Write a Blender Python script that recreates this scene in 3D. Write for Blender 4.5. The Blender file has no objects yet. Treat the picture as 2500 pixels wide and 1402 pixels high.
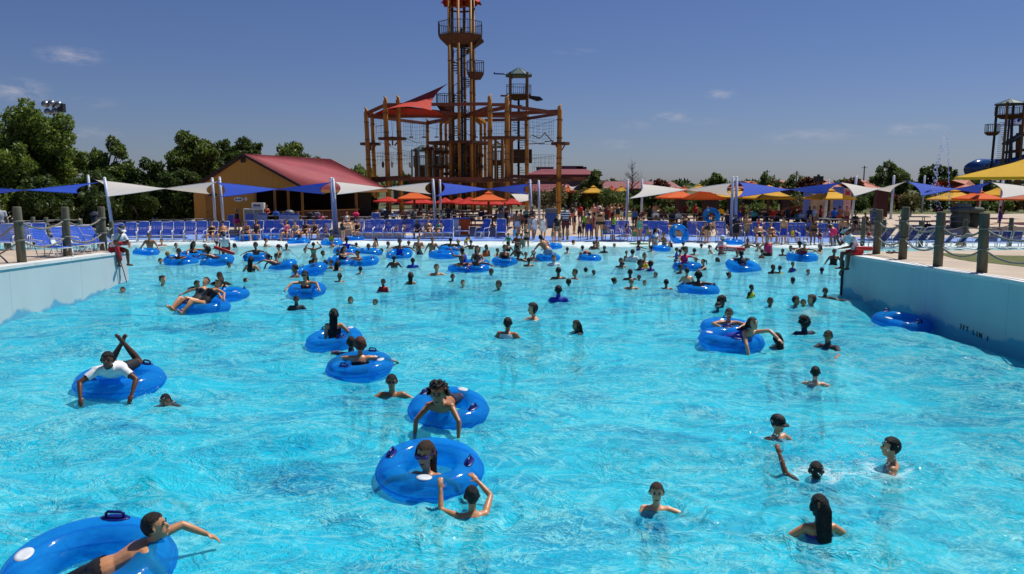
import bpy, bmesh, math, random
import numpy as np
from mathutils import Vector, Matrix, Quaternion
random.seed(7); RNG = np.random.default_rng(7)
SC = bpy.context.scene; COL = SC.collection
PI = math.pi; rad = math.radians

# ------------------------------------------------------------------ camera
F, PITCH, CAMZ = 1900.0, math.atan((701 - 447) / 1900.0), 3.2
cam_data = bpy.data.cameras.new('camera'); cam = bpy.data.objects.new('camera', cam_data); COL.objects.link(cam)
cam.location = (0, 0, CAMZ); cam.rotation_euler = (PI / 2 - PITCH, 0, 0)
cam_data.sensor_width = 36.0; cam_data.lens = 36.0 * F / 2500.0
cam_data.clip_start = 0.1; cam_data.clip_end = 4000
SC.camera = cam
# ------------------------------------------------------------------ light
SUN_EL, SUN_AZ = 61.0, 52.0          # azimuth measured from straight ahead towards the picture's right
world = bpy.data.worlds.new('World'); SC.world = world; world.use_nodes = True
WN, WL = world.node_tree.nodes, world.node_tree.links
WN.clear()
sky = WN.new('ShaderNodeTexSky'); sky.sky_type = 'NISHITA'; sky.sun_disc = False
sky.sun_elevation = rad(SUN_EL); sky.sun_rotation = rad(SUN_AZ)
sky.altitude = 150; sky.air_density = 1.0; sky.dust_density = 0.35; sky.ozone_density = 3.0
hsv = WN.new('ShaderNodeHueSaturation'); hsv.inputs['Saturation'].default_value = 1.0
bal = WN.new('ShaderNodeVectorMath'); bal.operation = 'MULTIPLY'; bal.inputs[1].default_value = (.78, .865, 1.26)   # the phone's white balance
WL.new(sky.outputs[0], bal.inputs[0]); WL.new(bal.outputs[0], hsv.inputs['Color'])
wbg = WN.new('ShaderNodeBackground'); wbg.inputs[1].default_value = 0.05
wout = WN.new('ShaderNodeOutputWorld')
WL.new(wbg.outputs[0], wout.inputs[0])
sun_d = bpy.data.lights.new('sun', 'SUN'); sun_d.energy = 4.8; sun_d.angle = rad(0.53); sun_d.color = (1, 0.955, 0.88)
sun = bpy.data.objects.new('sun', sun_d); COL.objects.link(sun)
SUN_DIR = Vector((math.sin(rad(SUN_AZ)) * math.cos(rad(SUN_EL)), math.cos(rad(SUN_AZ)) * math.cos(rad(SUN_EL)), math.sin(rad(SUN_EL))))
sun.rotation_euler = SUN_DIR.to_track_quat('Z', 'Y').to_euler(); sun.location = (30, 30, 60)
SC.view_settings.view_transform = 'Standard'; SC.view_settings.look = 'None'
SC.view_settings.exposure = 0.0; SC.view_settings.gamma = 1.0; SC.view_settings.use_curve_mapping = False
SC.cycles.max_bounces = 10; SC.cycles.transparent_max_bounces = 24; SC.cycles.caustics_reflective = False; SC.cycles.caustics_refractive = False
SC.cycles.sample_clamp_indirect = 4.0

# ------------------------------------------------------------------ pixel <-> place
_cp, _sp = math.cos(PITCH), math.sin(PITCH)
def ray(u, v):
    a, b = (u - 1250) / F, -(v - 701) / F
    return Vector((a, _cp + b * _sp, -_sp + b * _cp))
def at(u, v, Z=0.0):
    d = ray(u, v); t = (Z - CAMZ) / d.z
    return Vector((d.x * t, d.y * t, Z))
def atY(u, v, Y):
    d = ray(u, v); t = Y / d.y
    return Vector((d.x * t, Y, CAMZ + d.z * t))

# ------------------------------------------------------------------ clouds (in the sky itself)
def sky_clouds():
    n, l = WN, WL
    tc = n.new('ShaderNodeTexCoord')
    ns = n.new('ShaderNodeTexNoise'); ns.inputs['Scale'].default_value = 38; ns.inputs['Detail'].default_value = 6; ns.inputs['Roughness'].default_value = 0.62
    mpn = n.new('ShaderNodeMapping'); mpn.inputs['Scale'].default_value = (1, 1, 2.6)
    l.new(tc.outputs['Generated'], mpn.inputs[0]); l.new(mpn.outputs[0], ns.inputs['Vector'])
    total = None
    for (u, v, wd, ht, amt) in [(175, 136, 62, 17, .42), (38, 222, 60, 24, .4), (1640, 286, 45, 12, .35), (1757, 231, 34, 11, .3), (2230, 316, 60, 13, .3),
                                (1545, 306, 40, 12, .16), (1400, 126, 50, 7, .14), (215, 325, 70, 14, .18), (1505, 352, 40, 12, .15), (1720, 296, 50, 9, .14), (2010, 330, 90, 16, .14), (1930, 335, 60, 14, .16), (215, 250, 60, 12, .12)]:
        d = ray(u, v).normalized()
        s = n.new('ShaderNodeVectorMath'); s.operation = 'SUBTRACT'; s.inputs[1].default_value = d; l.new(tc.outputs['Generated'], s.inputs[0])
        m = n.new('ShaderNodeVectorMath'); m.operation = 'MULTIPLY'; m.inputs[1].default_value = (F / wd, F / wd, F / ht); l.new(s.outputs[0], m.inputs[0])
        ln = n.new('ShaderNodeVectorMath'); ln.operation = 'LENGTH'; l.new(m.outputs[0], ln.inputs[0])
        mr = n.new('ShaderNodeMapRange'); mr.inputs[1].default_value = 1.25; mr.inputs[2].default_value = 0.0; mr.inputs[3].default_value = 0; mr.inputs[4].default_value = amt
        l.new(ln.outputs['Value'], mr.inputs[0])
        if total is None: total = mr.outputs[0]
        else:
            ad = n.new('ShaderNodeMath'); ad.operation = 'ADD'; l.new(total, ad.inputs[0]); l.new(mr.outputs[0], ad.inputs[1]); total = ad.outputs[0]
    nm = n.new('ShaderNodeMapRange'); nm.inputs[1].default_value = .40; nm.inputs[2].default_value = .62; l.new(ns.outputs[0], nm.inputs[0])
    mu = n.new('ShaderNodeMath'); mu.operation = 'MULTIPLY'; l.new(total, mu.inputs[0]); l.new(nm.outputs[0], mu.inputs[1])
    mx = n.new('ShaderNodeMix'); mx.data_type = 'RGBA'; mx.inputs[7].default_value = (13.5, 12.2, 12.4, 1)
    l.new(mu.outputs[0], mx.inputs[0]); l.new(hsv.outputs[0], mx.inputs[6]); l.new(mx.outputs[2], wbg.inputs[0])
sky_clouds()

# ------------------------------------------------------------------ materials
def hexc(h):
    if not isinstance(h, str): return tuple(h)[:3]
    h = h.lstrip('#'); c = [int(h[i:i + 2], 16) / 255 for i in (0, 2, 4)]
    return tuple(x / 12.92 if x <= .04045 else ((x + .055) / 1.055) ** 2.4 for x in c)
MATS = {}
def mat(name, col, rough=.6, var=.18, scale=4.0, bump=0.0, metal=0.0, coat=0.0, stretch=(1, 1, 1), spec=.5, obj=True, bscale=None, sss=0):
    if name in MATS: return MATS[name]
    m = bpy.data.materials.new(name); m.use_nodes = True; N, L = m.node_tree.nodes, m.node_tree.links
    b = N['Principled BSDF']; b.inputs['Roughness'].default_value = rough; b.inputs['Metallic'].default_value = metal
    b.inputs['Coat Weight'].default_value = coat; b.inputs['Specular IOR Level'].default_value = spec
    c = hexc(col)
    tc = N.new('ShaderNodeTexCoord'); mp = N.new('ShaderNodeMapping'); mp.inputs['Scale'].default_value = stretch
    L.new(tc.outputs['Object' if obj else 'Generated'], mp.inputs[0])
    ns = N.new('ShaderNodeTexNoise'); ns.inputs['Scale'].default_value = scale; ns.inputs['Detail'].default_value = 5; L.new(mp.outputs[0], ns.inputs['Vector'])
    rp = N.new('ShaderNodeMapRange'); rp.inputs[1].default_value = .3; rp.inputs[2].default_value = .7; rp.inputs[3].default_value = 1 - var; rp.inputs[4].default_value = 1 + var
    L.new(ns.outputs[0], rp.inputs[0])
    vm = N.new('ShaderNodeVectorMath'); vm.operation = 'SCALE'; vm.inputs[0].default_value = c; L.new(rp.outputs[0], vm.inputs['Scale'])
    L.new(vm.outputs[0], b.inputs['Base Color'])
    if bump:
        bp = N.new('ShaderNodeBump'); bp.inputs['Strength'].default_value = bump; bp.inputs['Distance'].default_value = .02
        if bscale:
            n2 = N.new('ShaderNodeTexNoise'); n2.inputs['Scale'].default_value = bscale; n2.inputs['Detail'].default_value = 4; L.new(mp.outputs[0], n2.inputs['Vector']); L.new(n2.outputs[0], bp.inputs['Height'])
        else: L.new(ns.outputs[0], bp.inputs['Height'])
        L.new(bp.outputs[0], b.inputs['Normal'])
    MATS[name] = m
    return m
def nodes_of(m): return m.node_tree.nodes, m.node_tree.links, m.node_tree.nodes['Principled BSDF']

# ------------------------------------------------------------------ mesh helpers
class MB:
    """collects shapes, then links them as ONE mesh object"""
    def __init__(s): s.v = []; s.f = []; s.n = 0; s.mi = []
    def add(s, V, Fs, mi=0):
        V = [tuple(x) for x in V]
        s.v += V; s.f += [tuple(i + s.n for i in f) for f in Fs]; s.n += len(V); s.mi += [mi] * len(Fs); return s
    def box(s, c, d, R=None, mi=0):
        x, y, z = d[0] / 2, d[1] / 2, d[2] / 2
        P = [Vector((a * x, b * y, e * z)) for e in (-1, 1) for b in (-1, 1) for a in (-1, 1)]
        if R is not None: P = [R @ p for p in P]
        c = Vector(c)
        return s.add([p + c for p in P], [(0, 2, 3, 1), (4, 5, 7, 6), (0, 1, 5, 4), (2, 6, 7, 3), (0, 4, 6, 2), (1, 3, 7, 5)], mi)
    def cyl(s, p0, p1, r0, r1=None, n=10, cap=True, mi=0):
        p0, p1 = Vector(p0), Vector(p1); r1 = r0 if r1 is None else r1
        q = (p1 - p0).to_track_quat('Z', 'Y').to_matrix()
        V = []
        for p, r in ((p0, r0), (p1, r1)):
            V += [p + q @ Vector((r * math.cos(2 * PI * i / n), r * math.sin(2 * PI * i / n), 0)) for i in range(n)]
        Fs = [(i, (i + 1) % n, n + (i + 1) % n, n + i) for i in range(n)]
        if cap: Fs += [tuple(reversed(range(n))), tuple(range(n, 2 * n))]
        return s.add(V, Fs, mi)
    def bar(s, p0, p1, w, h, mi=0):
        p0, p1 = Vector(p0), Vector(p1); d = p1 - p0; L = d.length; d.normalize()
        up = Vector((0, 0, 1)) if abs(d.z) < .98 else Vector((0, 1, 0))
        x = d.cross(up).normalized(); y = x.cross(d)
        R = Matrix((x, d, y)).transposed()
        return s.box((p0 + p1) / 2, (w, L, h), R, mi)
    def path(s, pts, r, n=6, mi=0, closed=False):
        pts = [Vector(p) for p in pts]; m = len(pts); V = []; prev = None
        for i, p in enumerate(pts):
            a = pts[(i - 1) % m] if (closed or i) else p; b = pts[(i + 1) % m] if (closed or i < m - 1) else p
            t = (b - a).normalized()
            if prev is None: x = t.orthogonal().normalized()
            else: x = (prev - t * prev.dot(t)).normalized()
            prev = x; y = t.cross(x); rr = r[i] if isinstance(r, (list, tuple)) else r
            V += [p + (x * math.cos(2 * PI * k / n) + y * math.sin(2 * PI * k / n)) * rr for k in range(n)]
        Fs = []
        for i in range(m if closed else m - 1):
            j = (i + 1) % m
            Fs += [(i * n + k, i * n + (k + 1) % n, j * n + (k + 1) % n, j * n + k) for k in range(n)]
        if not closed: Fs += [tuple(reversed(range(n))), tuple((m - 1) * n + k for k in range(n))]
        return s.add(V, Fs, mi)
    def sph(s, c, r, n=10, m=7, R=None, mi=0):
        if not hasattr(r, '__len__'): r = (r, r, r)
        V = [Vector((0, 0, r[2]))]
        for j in range(1, m):
            a = PI * j / m
            V += [Vector((r[0] * math.sin(a) * math.cos(2 * PI * i / n), r[1] * math.sin(a) * math.sin(2 * PI * i / n), r[2] * math.cos(a))) for i in range(n)]
        V.append(Vector((0, 0, -r[2])))
        Fs = [(0, 1 + i, 1 + (i + 1) % n) for i in range(n)]
        for j in range(m - 2):
            a = 1 + j * n; b = a + n
            Fs += [(a + i, b + i, b + (i + 1) % n, a + (i + 1) % n) for i in range(n)]
        a = 1 + (m - 2) * n; e = len(V) - 1
        Fs += [(a + i, e, a + (i + 1) % n) for i in range(n)]
        if R is not None: V = [R @ p for p in V]
        c = Vector(c)
        return s.add([p + c for p in V], Fs, mi)
    def lathe(s, c, prof, n=16, mi=0):
        V = []
        for (r, z) in prof: V += [(c[0] + r * math.cos(2 * PI * i / n), c[1] + r * math.sin(2 * PI * i / n), c[2] + z) for i in range(n)]
        Fs = []
        for j in range(len(prof) - 1): Fs += [(j * n + i, j * n + (i + 1) % n, (j + 1) * n + (i + 1) % n, (j + 1) * n + i) for i in range(n)]
        return s.add(V, Fs, mi)
    def poly(s, pts, mi=0): return s.add(pts, [tuple(range(len(pts)))], mi)
    def prism(s, pts, dvec, mi=0):
        k = len(pts); a = [Vector(p) for p in pts]; b = [p + Vector(dvec) for p in a]
        return s.add(a + b, [tuple(reversed(range(k))), tuple(range(k, 2 * k))] + [(i, (i + 1) % k, k + (i + 1) % k, k + i) for i in range(k)], mi)
    def mesh(s, name, mats, smooth=False):
        me = bpy.data.meshes.new(name); me.from_pydata(s.v, [], s.f)
        for m in (mats if isinstance(mats, (list, tuple)) else [mats]): me.materials.append(m)
        if any(s.mi): me.polygons.foreach_set('material_index', s.mi)
        if smooth: me.polygons.foreach_set('use_smooth', [True] * len(s.f))
        me.update(); return me
    def build(s, name, mats, parent=None, smooth=False):
        o = bpy.data.objects.new(name, s.mesh(name, mats, smooth)); COL.objects.link(o)
        if parent: o.parent = parent
        return o
def tag(o, label=None, cat=None, group=None, kind=None):
    if label: o['label'] = label
    if cat: o['category'] = cat
    if group: o['group'] = group
    if kind: o['kind'] = kind
    return o
def empty(name, loc=(0, 0, 0), rz=0.0):
    o = bpy.data.objects.new(name, None); COL.objects.link(o); o.location = loc; o.rotation_euler = (0, 0, rz); o.empty_display_size = .2; return o
def link_mesh(name, me, parent=None):
    o = bpy.data.objects.new(name, me); COL.objects.link(o)
    if parent: o.parent = parent
    return o
def dup(o, loc=None, rz=None, parent=None):
    c = o.copy(); COL.objects.link(c)
    if parent: c.parent = parent
    if loc is not None: c.location = loc
    if rz is not None: c.rotation_euler = (0, 0, rz)
    for ch in list(o.children): dup(ch, parent=c)
    return c
def smoothstep(a, b, x):
    t = np.clip((x - a) / (b - a), 0, 1); return t * t * (3 - 2 * t)
# ------------------------------------------------------------------ heights of the place
WL_X, WR_X = -12.1, 10.0                      # inner faces of the two pool walls
def shore_y(x): return 42.6 - 0.055 * x       # where the water ends
def deck_z(x, y):                             # dry ground
    if x < WL_X + .01 and y < 25.6: return 1.08 + (24.4 - y) * .024
    if x > WR_X - .01 and y < 26.2: return 1.08 + (23.3 - y) * .024
    return .03 + min(max((y - shore_y(x)) * .014, 0), .34)
def wave(x, y):                               # long waves of the pool
    x = np.asarray(x, float); y = np.asarray(y, float)
    a = .085 * np.sin(2 * np.pi * (y + .16 * x + .9) / 7.6) * smoothstep(5, 10, y) * (1 - .55 * smoothstep(26, 36, y)) * (1 - smoothstep(38, 42.5, y))
    a = a + .04 * np.sin(2 * np.pi * (y * .8 - .5 * x) / 4.3 + 1.2) * (1 - smoothstep(30, 40, y))
    a = a - .36 * np.exp(-((x - 10.6) / 1.5) ** 2) * smoothstep(8, 13, y) * (1 - smoothstep(22.6, 25.5, y))
    a = a - .30 * np.exp(-((x + 12.8) / 1.9) ** 2) * np.exp(-((y - 17.2) / 3.0) ** 2) + .12 * np.exp(-((x + 12.2) / 1.6) ** 2) * np.exp(-((y - 23.6) / 1.6) ** 2)
    return a
def wz(x, y): return float(wave(x, y))
def depth_at(x, y):
    d = shore_y(x) - y
    return np.where(d < 10, np.clip(d, 0, 99) * .075, np.where(d < 30, .75 + (d - 10) * .055, 1.85))
def at_water(u, v, dz=0.0):
    z = dz
    for _ in range(6):
        p = at(u, v, z); z = wz(p.x, p.y) + dz
    return Vector((p.x, p.y, z - dz)), p
def at_deck(u, v, dz=0.0, side=False):
    z = .2
    if side: z = 1.08
    for _ in range(8):
        p = at(u, v, z + dz); z = deck_z(p.x, p.y)
    return Vector((p.x, p.y, z))

# ------------------------------------------------------------------ materials of the setting
M_CONC = mat('deck_concrete', '#b5a592', .85, .14, .9, .25, bscale=30)
def concrete_stains(m):
    N, L, b = nodes_of(m)
M_GRASS = mat('grass_ground', '#4b4c24', .9, .35, .7, .5, bscale=40)
M_BLUE_DECK = mat('painted_blue_deck', '#6a8fd0', .6, .12, 1.2, .1)
M_POOL = mat('pool_paint', '#d6edf0', .6, .05, .8)
M_WALL = mat('wall_paint', '#bccacb', .65, .07, .35, .06, stretch=(1, 1, 1.0), bscale=6)
def wet_wall(m):
    N, L, b = nodes_of(m); src = b.inputs['Base Color'].links[0].from_socket
    g = N.new('ShaderNodeNewGeometry'); sp = N.new('ShaderNodeSeparateXYZ'); L.new(g.outputs['Position'], sp.inputs[0])
    ns = N.new('ShaderNodeTexNoise'); ns.inputs['Scale'].default_value = .9; ns.inputs['Detail'].default_value = 5; L.new(g.outputs['Position'], ns.inputs['Vector'])
    a = N.new('ShaderNodeMath'); a.operation = 'MULTIPLY_ADD'; a.inputs[1].default_value = -1.0; L.new(ns.outputs[0], a.inputs[0]); L.new(sp.outputs[2], a.inputs[2])
    r = N.new('ShaderNodeMapRange'); r.inputs[1].default_value = -.52; r.inputs[2].default_value = -.44; r.inputs[3].default_value = 1; r.inputs[4].default_value = 0; L.new(a.outputs[0], r.inputs[0])
    # thin vertical joints in the render and faint runs of dirt
    fm = N.new('ShaderNodeMath'); fm.operation = 'FRACT'; dv = N.new('ShaderNodeMath'); dv.operation = 'DIVIDE'; dv.inputs[1].default_value = 3.1; L.new(sp.outputs[1], dv.inputs[0]); L.new(dv.outputs[0], fm.inputs[0])
    jl = N.new('ShaderNodeMath'); jl.operation = 'LESS_THAN'; jl.inputs[1].default_value = .005; L.new(fm.outputs[0], jl.inputs[0])
    mp = N.new('ShaderNodeMapping'); mp.inputs['Scale'].default_value = (1, 1.6, .4); L.new(g.outputs['Position'], mp.inputs[0]); n2 = N.new('ShaderNodeTexNoise'); n2.inputs['Scale'].default_value = 1.4; n2.inputs['Detail'].default_value = 6; L.new(mp.outputs[0], n2.inputs['Vector'])
    r2 = N.new('ShaderNodeMapRange'); r2.inputs[1].default_value = .5; r2.inputs[2].default_value = .75; r2.inputs[3].default_value = 0; r2.inputs[4].default_value = .10; L.new(n2.outputs[0], r2.inputs[0])
    def mx(f, a_, c):
        q = N.new('ShaderNodeMix'); q.data_type = 'RGBA'; L.new(f, q.inputs[0]); L.new(a_, q.inputs[6]); q.inputs[7].default_value = hexc(c) + (1,); return q.outputs[2]
    o = mx(r2.outputs[0], src, '#8d9c9c'); o = mx(jl.outputs[0], o, '#9db0b6'); o = mx(r.outputs[0], o, '#5fa9c4'); L.new(o, b.inputs['Base Color'])
wet_wall(M_WALL)
M_COPE = mat('coping_white', '#dcdcd8', .6, .08, 3)

def water_material():
    m = bpy.data.materials.new('pool_water'); m.use_nodes = True; N, L = m.node_tree.nodes, m.node_tree.links; N.clear()
    out = N.new('ShaderNodeOutputMaterial')
    geo = N.new('ShaderNodeNewGeometry')
    def noise(scale, det, stretch, typ='FBM', rough=.5, dist=0):
        mp = N.new('ShaderNodeMapping'); mp.inputs['Scale'].default_value = stretch; L.new(geo.outputs['Position'], mp.inputs[0])
        n = N.new('ShaderNodeTexNoise'); n.noise_type = typ; n.inputs['Scale'].default_value = scale; n.inputs['Detail'].default_value = det
        n.inputs['Roughness'].default_value = rough; n.inputs['Distortion'].default_value = dist; L.new(mp.outputs[0], n.inputs['Vector']); return n.outputs[0]
    def mth(op, a, b=None, c=None):
        n = N.new('ShaderNodeMath'); n.operation = op
        for i, q in enumerate((a, b, c)):
            if q is None: continue
            if isinstance(q, (int, float)): n.inputs[i].default_value = q
            else: L.new(q, n.inputs[i])
        return n.outputs[0]
    def rng(a, lo, hi, o0=0, o1=1):
        n = N.new('ShaderNodeMapRange'); n.inputs[1].default_value = lo; n.inputs[2].default_value = hi; n.inputs[3].default_value = o0; n.inputs[4].default_value = o1; L.new(a, n.inputs[0]); return n.outputs[0]
    def attr(nm):
        n = N.new('ShaderNodeAttribute'); n.attribute_name = nm; return n.outputs['Fac']
    patch = noise(.45, 3, (1, 1.5, 1)); patch2 = noise(1.3, 2, (1, 1.5, 1)); big = noise(.16, 3, (1, 1.6, 1))
    n1 = noise(2.3, 4, (1, 1.25, 1), rough=.62, dist=1.4)
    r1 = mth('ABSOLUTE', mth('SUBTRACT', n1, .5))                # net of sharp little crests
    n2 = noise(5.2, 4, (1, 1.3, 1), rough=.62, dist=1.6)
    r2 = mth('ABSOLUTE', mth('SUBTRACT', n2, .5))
    h = mth('ADD', mth('MULTIPLY', r1, -.50), mth('MULTIPLY', r2, -.30))
    h = mth('ADD', h, mth('MULTIPLY', noise(1.1, 3, (1, 1.8, 1)), .5))
    bp = N.new('ShaderNodeBump'); bp.inputs['Distance'].default_value = .34; L.new(h, bp.inputs['Height'])
    L.new(rng(patch, .3, .7, .6, 1.0), bp.inputs['Strength'])
    bg = N.new('ShaderNodeBump'); bg.inputs['Distance'].default_value = .15; bg.inputs['Strength'].default_value = .9; L.new(h, bg.inputs['Height'])
    dep = attr('depth'); foam = attr('foam')
    def mixrgb(f, a, b_):
        n = N.new('ShaderNodeMix'); n.data_type = 'RGBA'
        for k, q in ((0, f), (6, a), (7, b_)):
            if isinstance(q, tuple): n.inputs[k].default_value = q + (1,)
            else: L.new(q, n.inputs[k])
        return n
    mixc = mixrgb(rng(dep, .12, 1.45), (.55, .82, .86), (.003, .68, .97))
    # pale caustic lines of focused sunlight, painted into the water colour
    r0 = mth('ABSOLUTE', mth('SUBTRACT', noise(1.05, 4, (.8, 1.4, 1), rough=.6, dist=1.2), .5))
    caustic0 = mth('MULTIPLY', rng(r0, 0, .035, 1, 0), rng(dep, .1, .8, .2, .5))
    caustic = mth('ADD', mth('MULTIPLY', rng(r1, 0, .042, 1, 0), mth('MULTIPLY', rng(patch2, .38, .60, .10, 1.0), rng(big, .38, .60, .25, 1.0))), mth('MULTIPLY', rng(r2, 0, .05, 1, 0), mth('MULTIPLY', rng(patch, .36, .62, .10, .9), rng(big, .36, .62, .3, 1.0))))
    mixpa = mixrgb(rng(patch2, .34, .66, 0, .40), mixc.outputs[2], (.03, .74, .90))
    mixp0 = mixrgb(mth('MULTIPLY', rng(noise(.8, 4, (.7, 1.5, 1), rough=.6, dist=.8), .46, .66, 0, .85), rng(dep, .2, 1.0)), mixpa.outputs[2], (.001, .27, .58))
    mixp = mixrgb(mth('MINIMUM', mth('ADD', caustic, caustic0), .88), mixp0.outputs[2], (.34, .95, 1.0))
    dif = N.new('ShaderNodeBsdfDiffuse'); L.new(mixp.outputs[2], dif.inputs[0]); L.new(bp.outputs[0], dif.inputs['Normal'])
    tr = N.new('ShaderNodeBsdfTransparent'); mixt = N.new('ShaderNodeMix'); mixt.data_type = 'RGBA'; L.new(rng(dep, .05, 1.7), mixt.inputs[0])
    mixt.inputs[6].default_value = (.86, .95, .96, 1); mixt.inputs[7].default_value = (.34, .90, .98, 1); L.new(mixt.outputs[2], tr.inputs[0])
    body = N.new('ShaderNodeMixShader'); L.new(rng(dep, .0, 1.4, .42, .54), body.inputs[0])
    rf = N.new('ShaderNodeBsdfRefraction'); rf.inputs['IOR'].default_value = 1.33; rf.inputs['Roughness'].default_value = .02; L.new(mixt.outputs[2], rf.inputs[0]); L.new(bg.outputs[0], rf.inputs['Normal'])
    see = N.new('ShaderNodeMixShader'); L.new(rng(dep, .1, .9, .0, .22), see.inputs[0]); L.new(tr.outputs[0], see.inputs[1]); L.new(rf.outputs[0], see.inputs[2]); L.new(see.outputs[0], body.inputs[1]); L.new(dif.outputs[0], body.inputs[2])
    gl = N.new('ShaderNodeBsdfGlossy'); gl.inputs['Roughness'].default_value = .06; L.new(bg.outputs[0], gl.inputs['Normal'])
    fr = N.new('ShaderNodeFresnel'); fr.inputs['IOR'].default_value = 1.33; L.new(bg.outputs[0], fr.inputs['Normal'])
    surf = N.new('ShaderNodeMixShader'); L.new(mth('MINIMUM', mth('MULTIPLY', fr.outputs[0], .7), .34), surf.inputs[0]); L.new(body.outputs[0], surf.inputs[1]); L.new(gl.outputs[0], surf.inputs[2])
    wf = N.new('ShaderNodeBsdfDiffuse'); wf.inputs[0].default_value = (.82, .89, .90, 1); L.new(bg.outputs[0], wf.inputs['Normal'])
    fn = noise(4.5, 8, (.6, 1.6, 1), rough=.7)
    fm = rng(mth('ADD', mth('MULTIPLY', foam, 1.0), mth('MULTIPLY', mth('SUBTRACT', fn, .5), 1.3)), .36, .92, 0, .92)
    fin = N.new('ShaderNodeMixShader'); L.new(fm, fin.inputs[0]); L.new(surf.outputs[0], fin.inputs[1]); L.new(wf.outputs[0], fin.inputs[2])
    L.new(fin.outputs[0], out.inputs[0]); return m
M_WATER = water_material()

def build_water():
    nr, nc = 620, 760
    inv = np.linspace(1 / 3.2, 1 / 45.0, nr); Y1 = 1 / inv
    Y = np.repeat(Y1[:, None], nc, 1); t = np.linspace(-1, 1, nc)[None, :]
    X = t * (0.72 * Y + 5.0)
    Z = wave(X, Y)
    rg = np.random.default_rng(11); rip = np.zeros_like(Z)
    Xw = X + .25 * np.sin(Y * 1.7 + .6 * X) ; Yw = Y + .22 * np.sin(X * 1.9 - .4 * Y)
    for lam, amp, k in ((2.6, .014, 8), (1.3, .010, 10), (.7, .0052, 14), (.42, .0028, 16)):
        for _ in range(k):
            th = rg.normal(PI / 2, .75); la = lam * rg.uniform(.75, 1.3); ph = rg.uniform(0, 2 * PI); kk = 2 * PI / la
            rip += amp * np.sin(kk * (Xw * math.cos(th) + Yw * math.sin(th)) + ph) / math.sqrt(k) * 2.2
    Z = Z + rip * (1 - .65 * smoothstep(37, 42, Y))
    for (u, v, a) in SWIMMERS:                      # rings of ripples spreading from the nearer swimmers
        p, _ = at_water(u, v); rr = np.hypot(X - p.x, Y - p.y); Z += a * .016 * np.sin(2 * PI * rr / .24) * np.exp(-((rr - .34) / .34) ** 2)
    SH = shore_y(X)
    Z = Z + .02 * smoothstep(38, 42, Y)
    V = np.stack([X, Y, Z], -1).reshape(-1, 3)
    i = np.arange(nr - 1)[:, None] * nc + np.arange(nc - 1)[None, :]
    q = np.stack([i, i + 1, i + nc + 1, i + nc], -1).reshape(-1, 4)
    me = bpy.data.meshes.new('pool_water'); me.vertices.add(len(V)); me.vertices.foreach_set('co', V.ravel())
    me.loops.add(q.size); me.loops.foreach_set('vertex_index', q.ravel().astype(np.int32))
    me.polygons.add(len(q)); me.polygons.foreach_set('loop_start', np.arange(0, q.size, 4, dtype=np.int32)); me.polygons.foreach_set('loop_total', np.full(len(q), 4, np.int32))
    me.polygons.foreach_set('use_smooth', np.ones(len(q), bool)); me.update(calc_edges=True)
    dep = depth_at(X, Y).ravel().astype(np.float32)
    d = SH - Y
    foam = .60 * (1 - smoothstep(2.0, 5.2, d + .5 * np.sin(X * 1.1) + .35 * np.sin(X * 2.9 + 1))) + .16 * (1 - smoothstep(4, 8, d))
    foam += .34 * np.exp(-((Y - 22.6 - .8 * np.sin(X)) / 1.0) ** 2) * np.exp(-((X + 11.4) / 1.2) ** 2)
    foam += .20 * np.exp(-((Y - 14.7) / .8) ** 2) * np.exp(-((X - 0.2 * Y + 3.5) / 30) ** 2) * 0
    for (u, v, r, a) in SPLASHES:
        p, _ = at_water(u, v); foam += .8 * a * np.exp(-((X - p.x) / r) ** 2 - ((Y - p.y) / (r * 1.2)) ** 2)
    for (u, v, a) in SWIMMERS:
        p, _ = at_water(u, v); rr = np.hypot(X - p.x, Y - p.y); foam += .20 * a * np.exp(-((rr - .20) / .09) ** 2)
    for nm, arr in (('depth', dep), ('foam', foam.ravel().astype(np.float32))):
        a = me.attributes.new(nm, 'FLOAT', 'POINT'); a.data.foreach_set('value', arr)
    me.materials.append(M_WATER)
    return tag(link_mesh('pool_water', me), kind='structure')
SWIMMERS = [(1152, 1246, 1.2), (957, 968, 1), (405, 990, 1), (1602, 1243, 1.2), (1996, 1312, 1.3), (1898, 1074, 1.2), (1992, 1160, 1.3), (2172, 1140, 1.3), (1989, 938, 1), (2020, 850, 1), (1962, 812, 1), (1896, 848, 1), (858, 868, .8), (724, 752, 1), (1300, 784, 1), (1240, 818, 1), (1406, 814, 1), (1363, 734, .9), (1752, 766, .9), (1762, 752, .8), (1055, 1070, 1), (1140, 1068, 1), (275, 960, .8), (345, 962, .8), (856, 742, .7), (916, 748, .7), (1217, 708, .7), (1541, 706, .8), (1626, 706, .7), (1834, 722, .7), (1880, 749, .7), (1960, 748, .8)]
SPLASHES = [(2130, 1160, .55, .5), (1900, 1082, .35, .42), (1980, 1140, .3, .3), (405, 985, .3, .36), (1147, 600, .5, .5), (1835, 618, .6, .5), (480, 690, .5, .35), (1240, 800, .3, .1), (1350, 610, 1.2, .35), (1990, 935, .3, .3), (2060, 745, .5, .35)]
build_water()

def sheet(name, xs, ys, zf, m, kind='structure'):
    xs, ys = list(xs), list(ys); b = MB()
    V = [(x, y, zf(x, y)) for y in ys for x in xs]; n = len(xs)
    b.add(V, [(j * n + i, j * n + i + 1, (j + 1) * n + i + 1, (j + 1) * n + i) for j in range(len(ys) - 1) for i in range(n - 1)])
    return tag(b.build(name, m, smooth=True), kind=kind)
# pool floor
sheet('pool_floor', np.linspace(-48, 48, 40), list(np.linspace(1.5, 48, 60)), lambda x, y: -float(depth_at(x, y)) if y < shore_y(x) else .0 + (y - shore_y(x)) * .010, M_POOL)
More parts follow.
